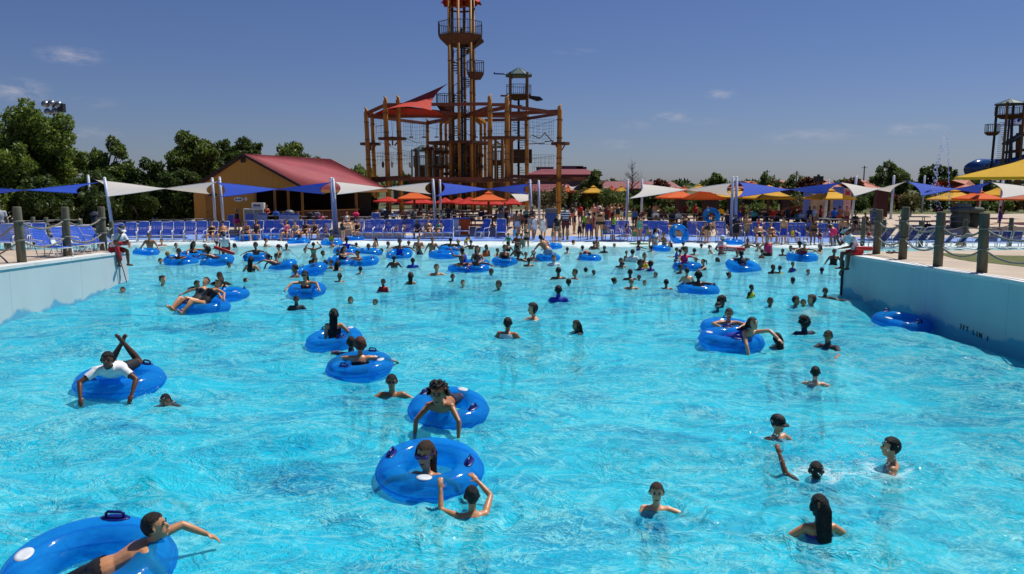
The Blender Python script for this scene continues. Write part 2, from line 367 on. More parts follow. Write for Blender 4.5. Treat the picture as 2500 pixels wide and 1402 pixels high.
# far deck: blue painted strip, concrete, grass to the horizon
sheet('blue_deck_strip', np.linspace(-60, 60, 30), [0, 1, 2, 3, 4.2], lambda x, t: 0, M_BLUE_DECK)
o = bpy.data.objects['blue_deck_strip']
for v in o.data.vertices:
    x = v.co.x; y = shore_y(x) + v.co.y * .8 + .15; v.co.y = y; v.co.z = deck_z(x, y) + .012
def far_ys(): return [0, 2, 5, 9, 14, 20, 30, 40]
sheet('deck', np.linspace(-60, 60, 40), far_ys(), lambda x, t: 0, M_CONC)
o = bpy.data.objects['deck']
for v in o.data.vertices:
    x = v.co.x; y = shore_y(x) + v.co.y + 1.0; v.co.y = y; v.co.z = deck_z(x, y)
g = MB()
g.add([(-1500, 66, .30), (1500, 66, .30), (1500, 3000, .30), (-1500, 3000, .30)], [(0, 1, 2, 3)])
for sx in (-1, 1):
    g.add([(sx * 58, 26, .05), (sx * 1500, 26, .05), (sx * 1500, 66, .30), (sx * 58, 66, .30)], [(0, 1, 2, 3)] if sx > 0 else [(3, 2, 1, 0)])
    g.add([(sx * 45, -400, .4), (sx * 1500, -400, .4), (sx * 1500, 26, .05), (sx * 45, 26, .05)], [(0, 1, 2, 3)] if sx > 0 else [(3, 2, 1, 0)])
tag(g.build('ground', M_GRASS), kind='structure')
# the two raised decks beside the deep end
def raised(name, pts, sgn):
    b = MB(); top = [(x, y, deck_z(x, y) if abs(x) > 9.9 else 1.1) for x, y in pts]
    b.add(top + [(x, y, -2.2) for x, y, z in top], [tuple(range(len(top)))] + [(i, i + len(top), (i + 1) % len(top) + len(top), (i + 1) % len(top)) for i in range(len(top))])
    o = b.build(name, M_CONC); return tag(o, kind='structure')
raised('side_deck', [(-12.45, -30), (-12.45, 24.1), (-13.2, 24.9), (-20, 25.4), (-46, 25.5), (-46, -30)], -1)
raised('side_deck', [(10.35, -30), (46, -30), (46, 26.1), (20, 25.9), (11.4, 24.6), (10.35, 23.0)], 1)
# grass patch on the raised deck at the picture's right
def patch(name, pts, m, dz=.006):
    c = []
    n = len(pts)
    for i in range(n):
        a, b = Vector(pts[i]), Vector(pts[(i + 1) % n])
        for k in range(6): c.append(a.lerp(b, k / 6) + Vector((random.uniform(-.06, .06), random.uniform(-.06, .06), 0)))
    b = MB(); b.poly([(p.x, p.y, p.z + dz) for p in c]); return tag(b.build(name, m), kind='structure')
q = [at_deck(u, v, side=True) for u, v in [(2275, 617), (2420, 623), (2640, 630), (2640, 665), (2440, 646), (2340, 635)]]
M_LAWN = mat('lawn', '#535a24', .9, .4, 5, .6, bscale=60)
patch('lawn', q, M_LAWN)
q = [at_deck(u, v) for u, v in [(1440, 520), (1560, 517), (1900, 513), (1900, 524), (1700, 527), (1560, 529), (1470, 531)]]
patch('lawn', q, M_LAWN)
q = [at_deck(u, v) for u, v in [(2060, 512), (2520, 508), (2520, 522), (2300, 523), (2060, 524)]]
patch('lawn', q, M_LAWN)

# pool walls
def pool_wall(x0, x1, y0, y1, label, lettering=None):
    r = empty('pool_wall', ((x0 + x1) / 2, y1, 0)); tag(r, label, 'pool wall', 'side walls of the deep end', 'thing')
    b = MB(); zt = lambda y: deck_z(x0 if abs(x0) > abs(x1) else x1, y)
    N_ = 14; ys = np.linspace(y0, y1, N_)
    prof = []
    for y in ys: prof.append([(x0, y, -2.2), (x0, y, zt(y) - .07), (x1, y, zt(y) - .07), (x1, y, -2.2)])
    V = [p for row in prof for p in row]; Fs = []
    for j in range(N_ - 1):
        for i in range(3): Fs.append((j * 4 + i, j * 4 + i + 1, (j + 1) * 4 + i + 1, (j + 1) * 4 + i))
    Fs += [(0, 3, 2, 1), tuple((N_ - 1) * 4 + i for i in range(4))]
    b.add([(x - r.location.x, y - r.location.y, z) for x, y, z in V], Fs)
    b.build('wall_face', M_WALL, r)
    # coping in lengths with small joints
    cy = np.arange(y0, y1 + .01, (y1 - y0) / 14)
    xa, xb = min(x0, x1) - .03, max(x0, x1) + .03
    for j in range(len(cy) - 1):
        a, c = cy[j] + .008, cy[j + 1] - .008
        m = MB(); za, zc = zt(a) - .068, zt(c) - .068
        V = []
        for (y, z) in ((a, za), (c, zc)):
            V += [(xa, y, z), (xb, y, z), (xb, y, z + .075), (xa, y, z + .075)]
        m.add([(x - r.location.x, y - r.location.y, z) for x, y, z in V], [(0, 1, 2, 3), (7, 6, 5, 4), (0, 4, 5, 1), (1, 5, 6, 2), (2, 6, 7, 3), (3, 7, 4, 0)])
        m.build('coping_stone', M_COPE, r)
    return r
wall_l = pool_wall(-12.1, -12.42, 2.2, 24.4, 'sunlit pale blue pool wall with white coping under the seated lifeguard with red can')
wall_r = pool_wall(10.0, 10.32, 2.2, 23.3, 'shaded blue pool wall with black depth lettering')
def text_mesh(txt, size, depth=.004, font=None):
    cu = bpy.data.curves.new('t', 'FONT'); cu.body = txt; cu.size = size; cu.extrude = depth; cu.align_x = 'CENTER'; cu.align_y = 'CENTER'
    o = bpy.data.objects.new('t', cu); TMP.collection.objects.link(o); TMP_VL.update()
    me = bpy.data.meshes.new_from_object(o.evaluated_get(TMP_VL.depsgraph)); bpy.data.objects.remove(o); bpy.data.curves.remove(cu); return me
TMP = bpy.data.scenes.new('scratch'); TMP_VL = TMP.view_layers[0]
M_BLACK = mat('black_paint', '#0b1026', .5, .1)
pw = None
for yy in np.linspace(14, 21, 200):
    p = atY(2378, 808, yy)
    if p.x >= 9.99: pw = p; break
for i, chx in enumerate('3FT LIN I'):
    if chx == ' ': continue
    me = text_mesh(chx, .165, .005); me.materials.append(M_BLACK); lt = link_mesh('letter', me, wall_r)
    lt.rotation_euler = Matrix(((0, 0, -1), (-1, 0, 0), (0, 1, 0))).to_euler(); lt.location = (9.992 - wall_r.location.x, pw.y - wall_r.location.y - (i - 4) * .125, pw.z - .01 * i)
# dark rubber edge strips on the two wall ends
for (x, y, w) in ((10.0, 23.3, wall_r),):
    b = MB(); b.box((x - w.location.x - .035, 0 + .03, -.2), (.07, .05, 2.2)); b.build('edge_strip', mat('rubber_strip', '#1d2636', .5), w)
# deep end deck under the photographer
b = MB(); b.box((0, -6, -.2), (24, 15.6, 3.2)); tag(b.build('deep_end_deck', M_CONC), kind='structure')
# ------------------------------------------------------------------ trees and plants
def leaf_mat(name, c1, c2):
    m = mat(name, c1, .55, .3, 3); N, L, b = nodes_of(m)
    oi = N.new('ShaderNodeNewGeometry'); mx = N.new('ShaderNodeMix'); mx.data_type = 'RGBA'; mx.inputs[6].default_value = hexc(c1) + (1,); mx.inputs[7].default_value = hexc(c2) + (1,)
    L.new(oi.outputs['Random Per Island'], mx.inputs[0]); L.new(mx.outputs[2], b.inputs['Base Color'])
    out = N['Material Output']; tl = N.new('ShaderNodeBsdfTranslucent'); L.new(mx.outputs[2], tl.inputs[0]); ms = N.new('ShaderNodeMixShader'); ms.inputs[0].default_value = .42
    L.new(b.outputs[0], ms.inputs[1]); L.new(tl.outputs[0], ms.inputs[2]); L.new(ms.outputs[0], out.inputs[0]); return m
LEAF_OAK = leaf_mat('leaves_oak', '#41541f', '#748634'); LEAF_ELM = leaf_mat('leaves_elm', '#465c22', '#839639'); LEAF_DARK = leaf_mat('leaves_dark', '#32451b', '#586d2b')
LEAF_PALE = leaf_mat('leaves_pale', '#4a5a2a', '#7a8a4a'); LEAF_RED = leaf_mat('leaves_reddish', '#4a2018', '#6b3a22'); LEAF_DRY = leaf_mat('leaves_dry', '#55522c', '#77703f')
BARK = mat('bark', '#4a3b2e', .9, .3, 8, .5, stretch=(1, 1, .3))
def leaves_mesh(clumps, n, size, rg, name='crown'):
    """leaf sprays spread through the volume of many clumps (centre, radius)"""
    w = np.array([r[1][0] * r[1][1] * r[1][2] if hasattr(r[1], '__len__') else r[1] ** 3 for r in clumps]) ** .72; w /= w.sum()
    k = rg.choice(len(clumps), n, p=w); C = np.array([c[0] for c in clumps])[k]; R = np.array([c[1] if hasattr(c[1], '__len__') else (c[1],) * 3 for c in clumps])[k]
    d = rg.normal(size=(n, 3)); d /= np.linalg.norm(d, axis=1)[:, None]; rr = rg.uniform(.35, 1.06, n) ** .6
    P = C + d * R * rr[:, None]
    a = rg.normal(size=(n, 3)) + d * .6; a /= np.linalg.norm(a, axis=1)[:, None]; b = np.cross(a, rg.normal(size=(n, 3))); b /= np.linalg.norm(b, axis=1)[:, None]
    s = size * rg.uniform(.6, 1.35, n)[:, None]
    c = np.cross(a, b)
    V = np.stack([P - a * s, P + b * s * .42 + c * s * .12, P + a * s, P - b * s * .42 + c * s * .12], 1).reshape(-1, 3)
    Fs = np.arange(4 * n).reshape(-1, 4)
    me = bpy.data.meshes.new(name); me.vertices.add(4 * n); me.vertices.foreach_set('co', V.ravel()); me.loops.add(4 * n); me.loops.foreach_set('vertex_index', Fs.ravel().astype(np.int32))
    me.polygons.add(n); me.polygons.foreach_set('loop_start', np.arange(0, 4 * n, 4, dtype=np.int32)); me.polygons.foreach_set('loop_total', np.full(n, 4, np.int32)); me.update(calc_edges=True); return me
def tree(label, u0, u1, vtop, vbase, Y, m, n=5000, size=.34, seed=1, name='broadleaf_tree', low=.12, gaps=1.0, shape='round', group=None, cat='tree', base_z=None):
    rg = np.random.default_rng(seed); a, b = atY(u0, vtop, Y), atY(u1, vtop, Y); x = (a.x + b.x) / 2; w = (b.x - a.x) / 2; zb = deck_z(x, Y) if base_z is None else base_z; H = a.z - zb
    r = empty(name, (x, Y, zb)); tag(r, label, cat, group)
    t = MB(); tr = max(.05, H * .022)
    pts = [Vector((0, 0, -.1)), Vector((rg.normal() * .04 * H, 0, H * .3)), Vector((rg.normal() * .05 * H, rg.normal() * .03 * H, H * .6)), Vector((rg.normal() * .05 * H, 0, H * .9))]
    t.path(pts, [tr * 1.3, tr, tr * .7, tr * .2], 8)
    cl = []; n = int(n * 2.4); size *= .58; nb = 30 if H > 3 else 12
    for i in range(nb):
        th = rg.uniform(0, 2 * PI); q = (i + .5) / nb; hz = H * (low + (1 - low - .12) * q)
        if shape == 'round': env = math.sin(PI * min(max((hz / H - low * .4) / (1.0 - low * .4), .06), .97)) ** .55
        elif shape == 'cone': env = 1.05 - hz / H
        else: env = .35 + .9 * (hz / H) * (1.15 - hz / H) * 2
        rad_ = w * env * rg.uniform(.45, .78); p = Vector((math.cos(th) * rad_, math.sin(th) * rad_ * .8, hz))
        cr = w * env * rg.uniform(.20, .42); cl.append((tuple(p), (cr, cr, cr * .8)))
        j = pts[1].lerp(pts[2], q); t.path([j, j.lerp(p, .55) + Vector((0, 0, -.05 * H)), p], [tr * .5, tr * .3, tr * .08], 5)
        for _ in range(4):
            dv = rg.normal(size=3); dv /= np.linalg.norm(dv); e = p + Vector(dv) * cr * rg.uniform(.8, 1.25); cl.append((tuple(e), cr * rg.uniform(.22, .55) * gaps))
    cl.append(((pts[3].x, 0, H * .9), (w * .25, w * .25, H * .1)))
    t.build('trunk', BARK, r, True)
    me = leaves_mesh(cl, n, size, rg); me.materials.append(m); link_mesh('crown', me, r); return r
def shrub(label, u, v, wpx, hpx, m, n=900, size=.16, seed=1, name='shrub', group=None, Y=None):
    p = at_deck(u, v) if Y is None else Vector((atY(u, v, Y).x, Y, deck_z(0, Y))); k = p.y / F; w, h = wpx * k / 2, hpx * k; rg = np.random.default_rng(seed)
    r = empty(name, p); tag(r, label, 'shrub', group)
    cl = [((rg.uniform(-.6, .6) * w, rg.uniform(-.5, .5) * w * .7, h * rg.uniform(.3, .62)), (w * .42, w * .35, h * .34)) for _ in range(7)]
    t = MB()
    for c, _ in cl[:5]: t.path([(c[0] * .2, c[1] * .2, -.05), (c[0] * .6, c[1] * .6, c[2] * .5), c], [.03, .02, .01], 5)
    t.build('stem', BARK, r)
    me = leaves_mesh(cl, n, size, rg); me.materials.append(m); link_mesh('foliage', me, r); return r
# the grove at the picture's left
tree('tallest broad elm filling the corner beyond the rope fence', -90, 190, 258, 545, 62, LEAF_ELM, 15000, .30, 3, low=.02)
tree('feathery elm crowding in front of the tall corner elm', -160, 70, 330, 560, 57, LEAF_ELM, 7000, .28, 4, low=.0)
tree('slim airy elm with an open crown standing between two dense trees', 205, 335, 332, 540, 63, LEAF_OAK, 4200, .26, 5, low=.08, gaps=.8)
tree('small dense tree behind the pair of white poles near the grove', 300, 410, 385, 540, 60, LEAF_DARK, 3600, .28, 6, low=.05)
tree('big rounded oak beside the gable end of the snack bar', 372, 545, 318, 545, 66, LEAF_OAK, 9500, .30, 7, low=.03)
tree('dark low tree under the white sail by the snack bar wall', 385, 505, 410, 548, 58, LEAF_DARK, 4200, .26, 8, low=.02)
tree('oak rising behind the snack bar roof ridge', 515, 662, 334, 520, 82, LEAF_DARK, 7000, .34, 9, low=.1)
tree('spiky topped tree behind the middle of the red roof', 632, 802, 346, 520, 84, LEAF_OAK, 6500, .36, 10, low=.1)
tree('tree showing past the low end of the red roof', 828, 930, 402, 515, 84, LEAF_ELM, 2600, .34, 11, low=.1)
tree('dark shrubby tree low behind the rope fence posts', 120, 300, 470, 556, 55, LEAF_DARK, 4200, .24, 12, low=.0)
tree('bushy tree with its foot at the picnic tables by the snack bar', 255, 395, 458, 553, 56, LEAF_DARK, 4000, .24, 13, low=.0)
tree('green tree seen between the rope course columns', 975, 1012, 418, 470, 110, LEAF_OAK, 900, .45, 14, low=.1)
tree('dark leafy tree filling the gap under the slim airy elm', 170, 330, 420, 556, 60, LEAF_DARK, 5200, .26, 41, low=.0)
tree('dark leafy tree left of the ochre gable wall', 330, 480, 425, 552, 61, LEAF_DARK, 5200, .26, 42, low=.0)
tree('dark leafy tree behind the left rope posts', 20, 190, 430, 560, 58, LEAF_DARK, 5200, .26, 43, low=.0)
# trees to the right of the rope course
tree('bright green willowy tree in front of the far maroon building', 1418, 1475, 414, 515, 92, LEAF_PALE, 2200, .34, 21, low=.05, name='willowy_tree')
tree('dark round tree above the grey and orange canopies', 1722, 1775, 421, 500, 100, LEAF_OAK, 1700, .38, 22, low=.15)
tree('pale thin leaved tree next to the dark utility pole', 1850, 1905, 418, 500, 100, LEAF_PALE, 900, .32, 23, low=.2)
tree('sparse pale tree beside the dark sign box', 1915, 1975, 420, 500, 100, LEAF_PALE, 800, .32, 24, low=.2)
tree('reddish leaved tree behind the blue sail', 1950, 2012, 432, 505, 92, LEAF_RED, 1900, .32, 25, low=.1)
tree('reddish tree behind the second white sail pole', 2055, 2112, 433, 505, 96, LEAF_RED, 1700, .32, 26, low=.1)
tree('tall pale green tree between the white sail and the fountain', 2130, 2218, 392, 512, 94, LEAF_PALE, 3800, .30, 27, low=.1, name='willowy_tree')
tree('large dark round topped tree behind the fountain', 2240, 2338, 400, 500, 130, LEAF_DARK, 4200, .45, 28, low=.05)
tree('low dark tree beneath the blue water slide', 2340, 2420, 436, 500, 120, LEAF_DARK, 2200, .42, 29, low=.0)
tree('rust coloured tree under the orange canopies', 1580, 1640, 436, 510, 90, LEAF_RED, 1500, .3, 30, low=.1)
tree('green tree in front of the walkway shrubs with yellow canopy above', 1545, 1612, 462, 530, 76, LEAF_DARK, 2600, .26, 31, low=.0)
tree('dark tree trunked clump behind the shaded tables', 1618, 1690, 485, 532, 80, LEAF_DARK, 1500, .28, 32, low=.2)
def bare_tree(label, u, vtop, vbase, Y, halfw):
    rg = np.random.default_rng(5); p = atY(u, vbase, Y); top = atY(u, vtop, Y); k = Y / F; H = top.z - .3; r = empty('bare_tree', (p.x, Y, .3)); tag(r, label, 'tree')
    t = MB(); t.path([(0, 0, -.1), (.05, 0, H * .5), (0, 0, H)], [.11, .07, .015], 6)
    br = MB()
    for i in range(46):
        h = H * rg.uniform(.3, .97); th = rg.uniform(0, 2 * PI); L = halfw * k * (1.15 - h / H) * rg.uniform(.7, 1.3) + .2
        e = Vector((math.cos(th) * L, math.sin(th) * L, h + L * .7)); s0 = Vector((0, 0, h)); md = s0.lerp(e, .5) + Vector((0, 0, -.06)); br.path([s0, md, e], [.028, .02, .008], 4)
        for _ in range(4):
            q = rg.uniform(.3, 1); a = s0.lerp(e, q); br.path([a, a + Vector((rg.normal() * .25, rg.normal() * .25, abs(rg.normal()) * .28))], [.012, .006], 4)
    t.build('trunk', BARK, r); br.build('branches', BARK, r)
bare_tree('leafless winter bare tree rising over the maroon building', 1541, 397, 520, 95, 30)
# belts of shrubs
for i, (u, v, w, h, m, lb) in enumerate([
    (1340, 516, 90, 70, LEAF_DRY, 'olive shrub thicket behind the rope net and blue bin'), (1432, 514, 90, 62, LEAF_DRY, 'dry flowering shrub under the yellow canopy'), (1505, 516, 90, 60, LEAF_PALE, 'grey green shrub by the walkway entrance'),
    (1385, 512, 60, 40, LEAF_DARK, 'dark low shrub behind the right end column'), (1560, 527, 40, 26, LEAF_DARK, 'low dark shrub at the grass edge'),
    (1660, 524, 110, 22, LEAF_OAK, 'clipped green shrub behind the shaded tables'), (1830, 526, 120, 30, LEAF_OAK, 'green shrub behind the yellow canopy posts'), (1935, 535, 90, 34, LEAF_RED, 'red flowering shrub beside the mural panel'), (1885, 532, 60, 22, LEAF_RED, 'orange flowering shrub next to the blue roofed cart'),
    (2105, 512, 70, 46, LEAF_DARK, 'dark shrub behind the maroon column'), (2200, 511, 90, 44, LEAF_DRY, 'grassy shrub bank behind the white sail poles'), (2285, 510, 90, 42, LEAF_DRY, 'dry shrub bank behind the fountain basin'), (2390, 510, 120, 40, LEAF_DRY, 'grey shrub bank behind the right orange canopy'), (2485, 510, 80, 46, LEAF_PALE, 'pale misty shrub at the frame edge behind the spray'),
    (880, 522, 90, 60, LEAF_DARK, 'dark shrub behind the open end of the snack bar'), (1760, 520, 70, 34, LEAF_OAK, 'green shrub behind the yellow shirted walker'), (2150, 508, 60, 60, LEAF_DARK, 'tall dark shrub between the white sail poles')]):
    shrub(lb, u, v, w, h, m, 1100, .2, 50 + i)
rg0 = np.random.default_rng(31)
for i in range(40):
    u = 1420 + i * 28.5; v = 519 + rg0.normal() * 1.5 - (3 if i % 2 else 0); nm = ['dark green', 'olive', 'bronze green', 'grey green', 'mixed green'][i % 5]
    if 1395 < u < 1545 and v > 516: v = 514
    shrub('%s %s bush in the planting belt, %s' % ('low' if (i // 5) % 2 else 'tall', nm, 'below the far yellow canopy' if u < 1560 else 'below the orange canopies' if u < 1760 else 'below the yellow canopies' if u < 1960 else 'near the mural panel' if u < 2100 else 'behind the white sail poles' if u < 2260 else 'behind the fountain' if u < 2400 else 'by the frame edge'), u, v, 46 + rg0.uniform(0, 26), 34 + rg0.uniform(0, 22), [LEAF_DARK, LEAF_OAK, LEAF_RED if i % 2 else LEAF_DARK, LEAF_DRY, LEAF_DARK][i % 5], 900, .15, 200 + i, group='bushes of the planting belt')
# far treeline at the horizon
rg = np.random.default_rng(77); cl = []
for i in range(70):
    x = -190 + i * 7.2 + rg.normal() * 2; cl.append(((x, 300 + rg.normal() * 20, 1.2 + rg.uniform(0, 1.5)), (rg.uniform(3, 7), 4, 1.9)))
me = leaves_mesh(cl, 9000, 1.1, rg, 'treeline'); me.materials.append(LEAF_DARK); tag(link_mesh('treeline', me), kind='stuff')

# ------------------------------------------------------------------ snack bar
M_OCHRE = mat('ochre_siding', '#c2893a', .75, .12, 1.6, .15, stretch=(8, 8, .3)); M_REDROOF = mat('red_metal_roof', '#8e2630', .55, .14, .8); M_DKTRIM = mat('dark_trim', '#2a1a16', .7, .2, 3)
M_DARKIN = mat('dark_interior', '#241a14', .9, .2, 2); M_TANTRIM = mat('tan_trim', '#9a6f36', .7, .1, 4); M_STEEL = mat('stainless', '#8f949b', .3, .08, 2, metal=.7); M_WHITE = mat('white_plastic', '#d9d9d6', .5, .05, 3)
M_BROWNW = mat('brown_boards', '#4a2a1e', .8, .2, 3, .2)
def snack_bar():
    Yg = 56.0; L_ = atY(476, 540, Yg).x; apx = atY(596, 378, Yg); z0 = .2; zL = atY(476, 462, Yg).z; Ra = atY(745, 462, Yg)
    xr = Ra.x; zr = Ra.z; depth = 15.0; rx = 3.2                    # the ridge runs back and to the right
    r = empty('snack_bar', (apx.x, Yg, z0)); tag(r, 'ochre snack bar with red metal roof and open serving counter', 'building')
    ox, oy = apx.x, Yg
    def W(x, y, z): return (x - ox, y - oy, z - z0)
    D = Vector((9.6, 9.5, 0))                                         # ridge direction (ends at the hip over u~805)
    xo = atY(622, 462, Yg).x; zh = atY(622, 460, Yg).z; xe = atY(752, 463, Yg).x
    w = MB(); w.prism([W(L_, Yg, z0), W(L_, Yg, zL - .1), W(apx.x, Yg, apx.z - .12), W(xe - .35, Yg, zh), W(xo, Yg, zh), W(xo, Yg, z0)], (0, .25, 0)); w.build('gable_wall', M_OCHRE, r)
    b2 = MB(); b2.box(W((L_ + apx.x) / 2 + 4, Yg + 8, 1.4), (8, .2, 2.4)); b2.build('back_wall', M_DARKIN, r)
    # roof: gable near, hip far.  ridge P->Q, eave A (near right corner) -> B (far right)
    P = Vector(W(apx.x, Yg - .25, apx.z + .05)); Q = Vector(W(*(atY(806, 389, 66)[:]))); A = Vector(W(*(atY(752, 463, 55.6)[:]))); Bc = Vector(W(*(atY(945, 462, 64.5)[:])))
    n = 46; rf = MB()
    th = Vector((0, 0, -.07))
    rf.add([P, Q, Bc, A, P + th, Q + th, Bc + th, A + th], [(0, 3, 2, 1), (4, 5, 6, 7), (0, 4, 7, 3), (3, 7, 6, 2)])
    roof = rf.build('roof', M_REDROOF, r)
    for i in range(n + 1):
        t = i / n; a, e = P.lerp(Q, t), A.lerp(Bc, t); s = MB(); s.bar(a + Vector((0, 0, .02)), e + Vector((0, 0, .02)), .045, .05); s.build('roof_seam', M_REDROOF, roof)
    lf = MB(); lf.add([P, Vector(W(L_ - .4, Yg - .25, zL - .12)), Vector(W(L_ + 1.5, Yg + 13, zL - .12)), Q] + [P + th, Vector(W(L_ - .4, Yg - .25, zL - .19)), Vector(W(L_ + 1.5, Yg + 13, zL - .19)), Q + th], [(0, 1, 2, 3), (4, 7, 6, 5), (0, 4, 5, 1)]); lf.build('roof', M_REDROOF, r)
    hp = MB(); e3 = Vector(W(*(atY(905, 470, 76)[:]))); hp.add([Q, Bc, e3], [(0, 1, 2)]); hp.build('hip_roof', M_REDROOF, r)
    tr = MB(); tr.bar(P + Vector((0, -.03, -.05)), A + Vector((0, -.03, -.05)), .06, .18); tr.bar(P + Vector((0, -.03, -.05)), Vector(W(L_ - .4, Yg - .28, zL - .17)), .06, .18); tr.build('barge_board', M_DKTRIM, r)
    fs = MB(); fs.bar(A + Vector((0, 0, -.14)), Bc + Vector((0, 0, -.14)), .06, .2); fs.build('fascia', M_TANTRIM, r)
    vt = MB(); c = atY(593, 390, Yg - .05); vt.box(W(c.x, Yg - .03, c.z), (.34, .06, .40)); vt.build('gable_vent', M_DKTRIM, r)
    dr = MB(); a = atY(520, 475, Yg); dr.box(W(a.x, Yg - .025, 1.25), (1.1, .05, 2.1)); door = dr.build('door', mat('ochre_door', '#996726', .6, .1, 2), r)
    hd = MB(); hd.sph(W(a.x - .42, Yg - .07, 1.15), .04); hd.build('handle', M_DKTRIM, door)
    # veranda: posts, knee wall, counter
    for u, Y in ((622, 56), (670, 56), (703, 56.6), (737, 57), (812, 59), (869, 62)):
        a = atY(u, 462, Y); p = MB(); p.box(W(a.x, Y, (a.z + z0) / 2), (.16, .16, a.z - z0)); p.build('veranda_post', M_TANTRIM, r)
    for (u0, v0, Y0, u1, v1, Y1) in ((662, 518, 56.2, 736, 518, 57), (738, 516, 57.1, 815, 515, 59), (818, 514, 59.2, 872, 512, 62)):
        a, e = atY(u0, v0, Y0), atY(u1, v1, Y1); s = MB()
        s.prism([W(a.x, Y0, z0), W(e.x, Y1, z0), W(e.x, Y1, e.z), W(a.x, Y0, a.z)], (0, .12, 0)); s.build('knee_wall', M_BROWNW, r)
        s = MB(); s.bar(W(a.x, Y0, a.z + .04), W(e.x, Y1, e.z + .04), .40, .07); s.build('counter', M_TANTRIM, r)
    hb = MB(); a, e = atY(618, 461, 55.95), atY(752, 463, 57); hb.bar(W(a.x, 55.9, a.z), W(e.x, 57, e.z), .16, .2); hb.build('header_beam', M_TANTRIM, r)
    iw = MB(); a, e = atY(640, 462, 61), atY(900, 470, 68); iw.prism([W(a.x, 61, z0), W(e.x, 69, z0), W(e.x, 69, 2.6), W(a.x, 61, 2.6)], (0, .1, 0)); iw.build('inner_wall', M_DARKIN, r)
    # the round signs on the gable (their writing is too small to read)
    for (u, v, wd, hh, m) in ((519, 477, .66, .30, M_DKTRIM), (582, 455, .62, .3, M_WHITE), (582, 487, .66, .34, M_WHITE), (600, 486, .2, .28, M_WHITE)):
        c = atY(u, v, Yg - .06); s = MB(); s.prism([W(c.x + wd / 2 * math.cos(t) * (1 if abs(math.cos(t)) < .8 else 1.05), Yg - .04, c.z + hh / 2 * math.sin(t)) for t in np.linspace(0, 2 * PI, 20)[:-1]], (0, .03, 0)); sg = s.build('wall_sign', m, r)
        if m is M_WHITE and wd > .3:
            for k in (-.16, .02, .16): s = MB(); s.box(W(c.x + k, Yg - .052, c.z), (.11, .015, .09)); s.build('sign_mark', mat('sign_navy', '#1c2a66', .6), sg)
    return r
snack_bar()
def box_thing(name, label, cat, u, v, parts, rz=0, side=False, Y=None, group=None):
    """parts: (name, material, [(centre), (size)] ...) in metres above the ground at pixel (u, v)"""
    p = at_deck(u, v, side=side) if Y is None else Vector((atY(u, v, Y).x, Y, deck_z(0, Y))); r = empty(name, p, rz); tag(r, label, cat, group)
    for nm, m, bs in parts:
        b = MB()
        for c, d in bs: b.box(c, d)
        b.build(nm, m, r)
    return r
M_GLASSY = mat('grey_glass', '#5a646c', .12, .05, 2, spec=.8); M_NAVYP = mat('navy_plastic', '#182238', .5, .1, 3); M_BLUEP = mat('blue_plastic', '#1d4fa0', .45, .08, 3)
kz = box_thing('ice_cream_freezer', 'white glass fronted freezer against the ochre snack bar wall', 'freezer', 624, 546, Y=54.7, parts= [('cabinet', M_WHITE, [((0, 0, .62), (1.40, .7, 1.24))]), ('glass_door', M_GLASSY, [((-.33, -.36, .80), (.60, .03, .68))]), ('glass_door', M_GLASSY, [((.33, -.36, .80), (.60, .03, .68))]), ('lower_panel', mat('freezer_grey', '#b9bcc0', .5), [((0, -.36, .24), (1.3, .02, .36))])])
sg = box_thing('sign_box', 'white box with blue lettering on top of the freezer', 'sign', 633, 546, Y=54.7, parts=[('box', M_WHITE, [((0, 0, 1.44), (.85, .4, .38))])]); sg.location.y = kz.location.y
for k in range(5):
    b = MB(); b.box((-.25 + k * .1, -.21, 1.44 + (.01 if k % 2 else 0)), (.075, .02, .13)); b.build('letter_mark', mat('sign_navy', '#1c2a66', .6), sg)

# ------------------------------------------------------------------ far buildings
M_MAROON = mat('maroon_roof', '#7d2a33', .5, .1, .6); M_TAUPE = mat('taupe_wall', '#6a5a5c', .8, .1, .4); M_MAROON2 = mat('maroon_wall', '#5c2228', .7, .12, .5)
def hall(label, u0, u1, v_eave, v_ridge, Y, wall, roof, depth=16, inset=0):
    a, b = atY(u0, v_eave, Y), atY(u1, v_eave, Y); zr = atY(u0, v_ridge, Y + 2).z; z0 = .3; r = empty('hall_building', ((a.x + b.x) / 2, Y, z0)); tag(r, label, 'building'); ox = r.location.x
    x0, x1 = a.x - ox, b.x - ox; h = a.z - z0; hr = zr - z0
    m = MB(); m.box(((x0 + x1) / 2, depth / 2, h / 2), (x1 - x0 - .6, depth, h)); m.build('wall', wall, r)
    m = MB(); e = .4
    m.add([(x0 - e, -e, h - .1), (x1 + e, -e, h - .1), (x1 + e, depth, h - .1), (x0 - e, depth, h - .1), (x0 + inset, 2.2, hr), (x1 - inset, 2.2, hr), (x1 - inset, depth - 2, hr), (x0 + inset, depth - 2, hr), (x0 - e, -e, h + .12), (x1 + e, -e, h + .12), (x1 + e, depth, h + .12), (x0 - e, depth, h + .12)],
          [(0, 3, 2, 1), (8, 9, 5, 4), (9, 10, 6, 5), (10, 11, 7, 6), (11, 8, 4, 7), (4, 5, 6, 7), (0, 1, 9, 8), (1, 2, 10, 9), (2, 3, 11, 10), (3, 0, 8, 11)]); m.build('roof', roof, r)
    return r
h1 = hall('far maroon roofed hall beyond the rope course net', 1290, 1464, 428, 413, 118, M_TAUPE, M_MAROON, 20, 2.0)
for (u, v, w, hgt) in ((1330, 412, 2.6, .5), (1391, 410, 4.0, .55), (1418, 411, 1.6, .4)):
    c = atY(u, v, 124); m = MB(); m.box((c.x - h1.location.x, 6, c.z - .3), (w, 2.4, hgt)); m.build('roof_unit', mat('roof_unit_grey', '#5a5560', .7), h1)
hall('long low maroon building behind the bare tree', 1468, 1660, 462, 443, 125, M_MAROON2, M_MAROON, 18, 1.0)
hall('low maroon wing in front of the far hall', 1290, 1400, 470, 450, 112, M_TAUPE, M_MAROON, 6, .6)
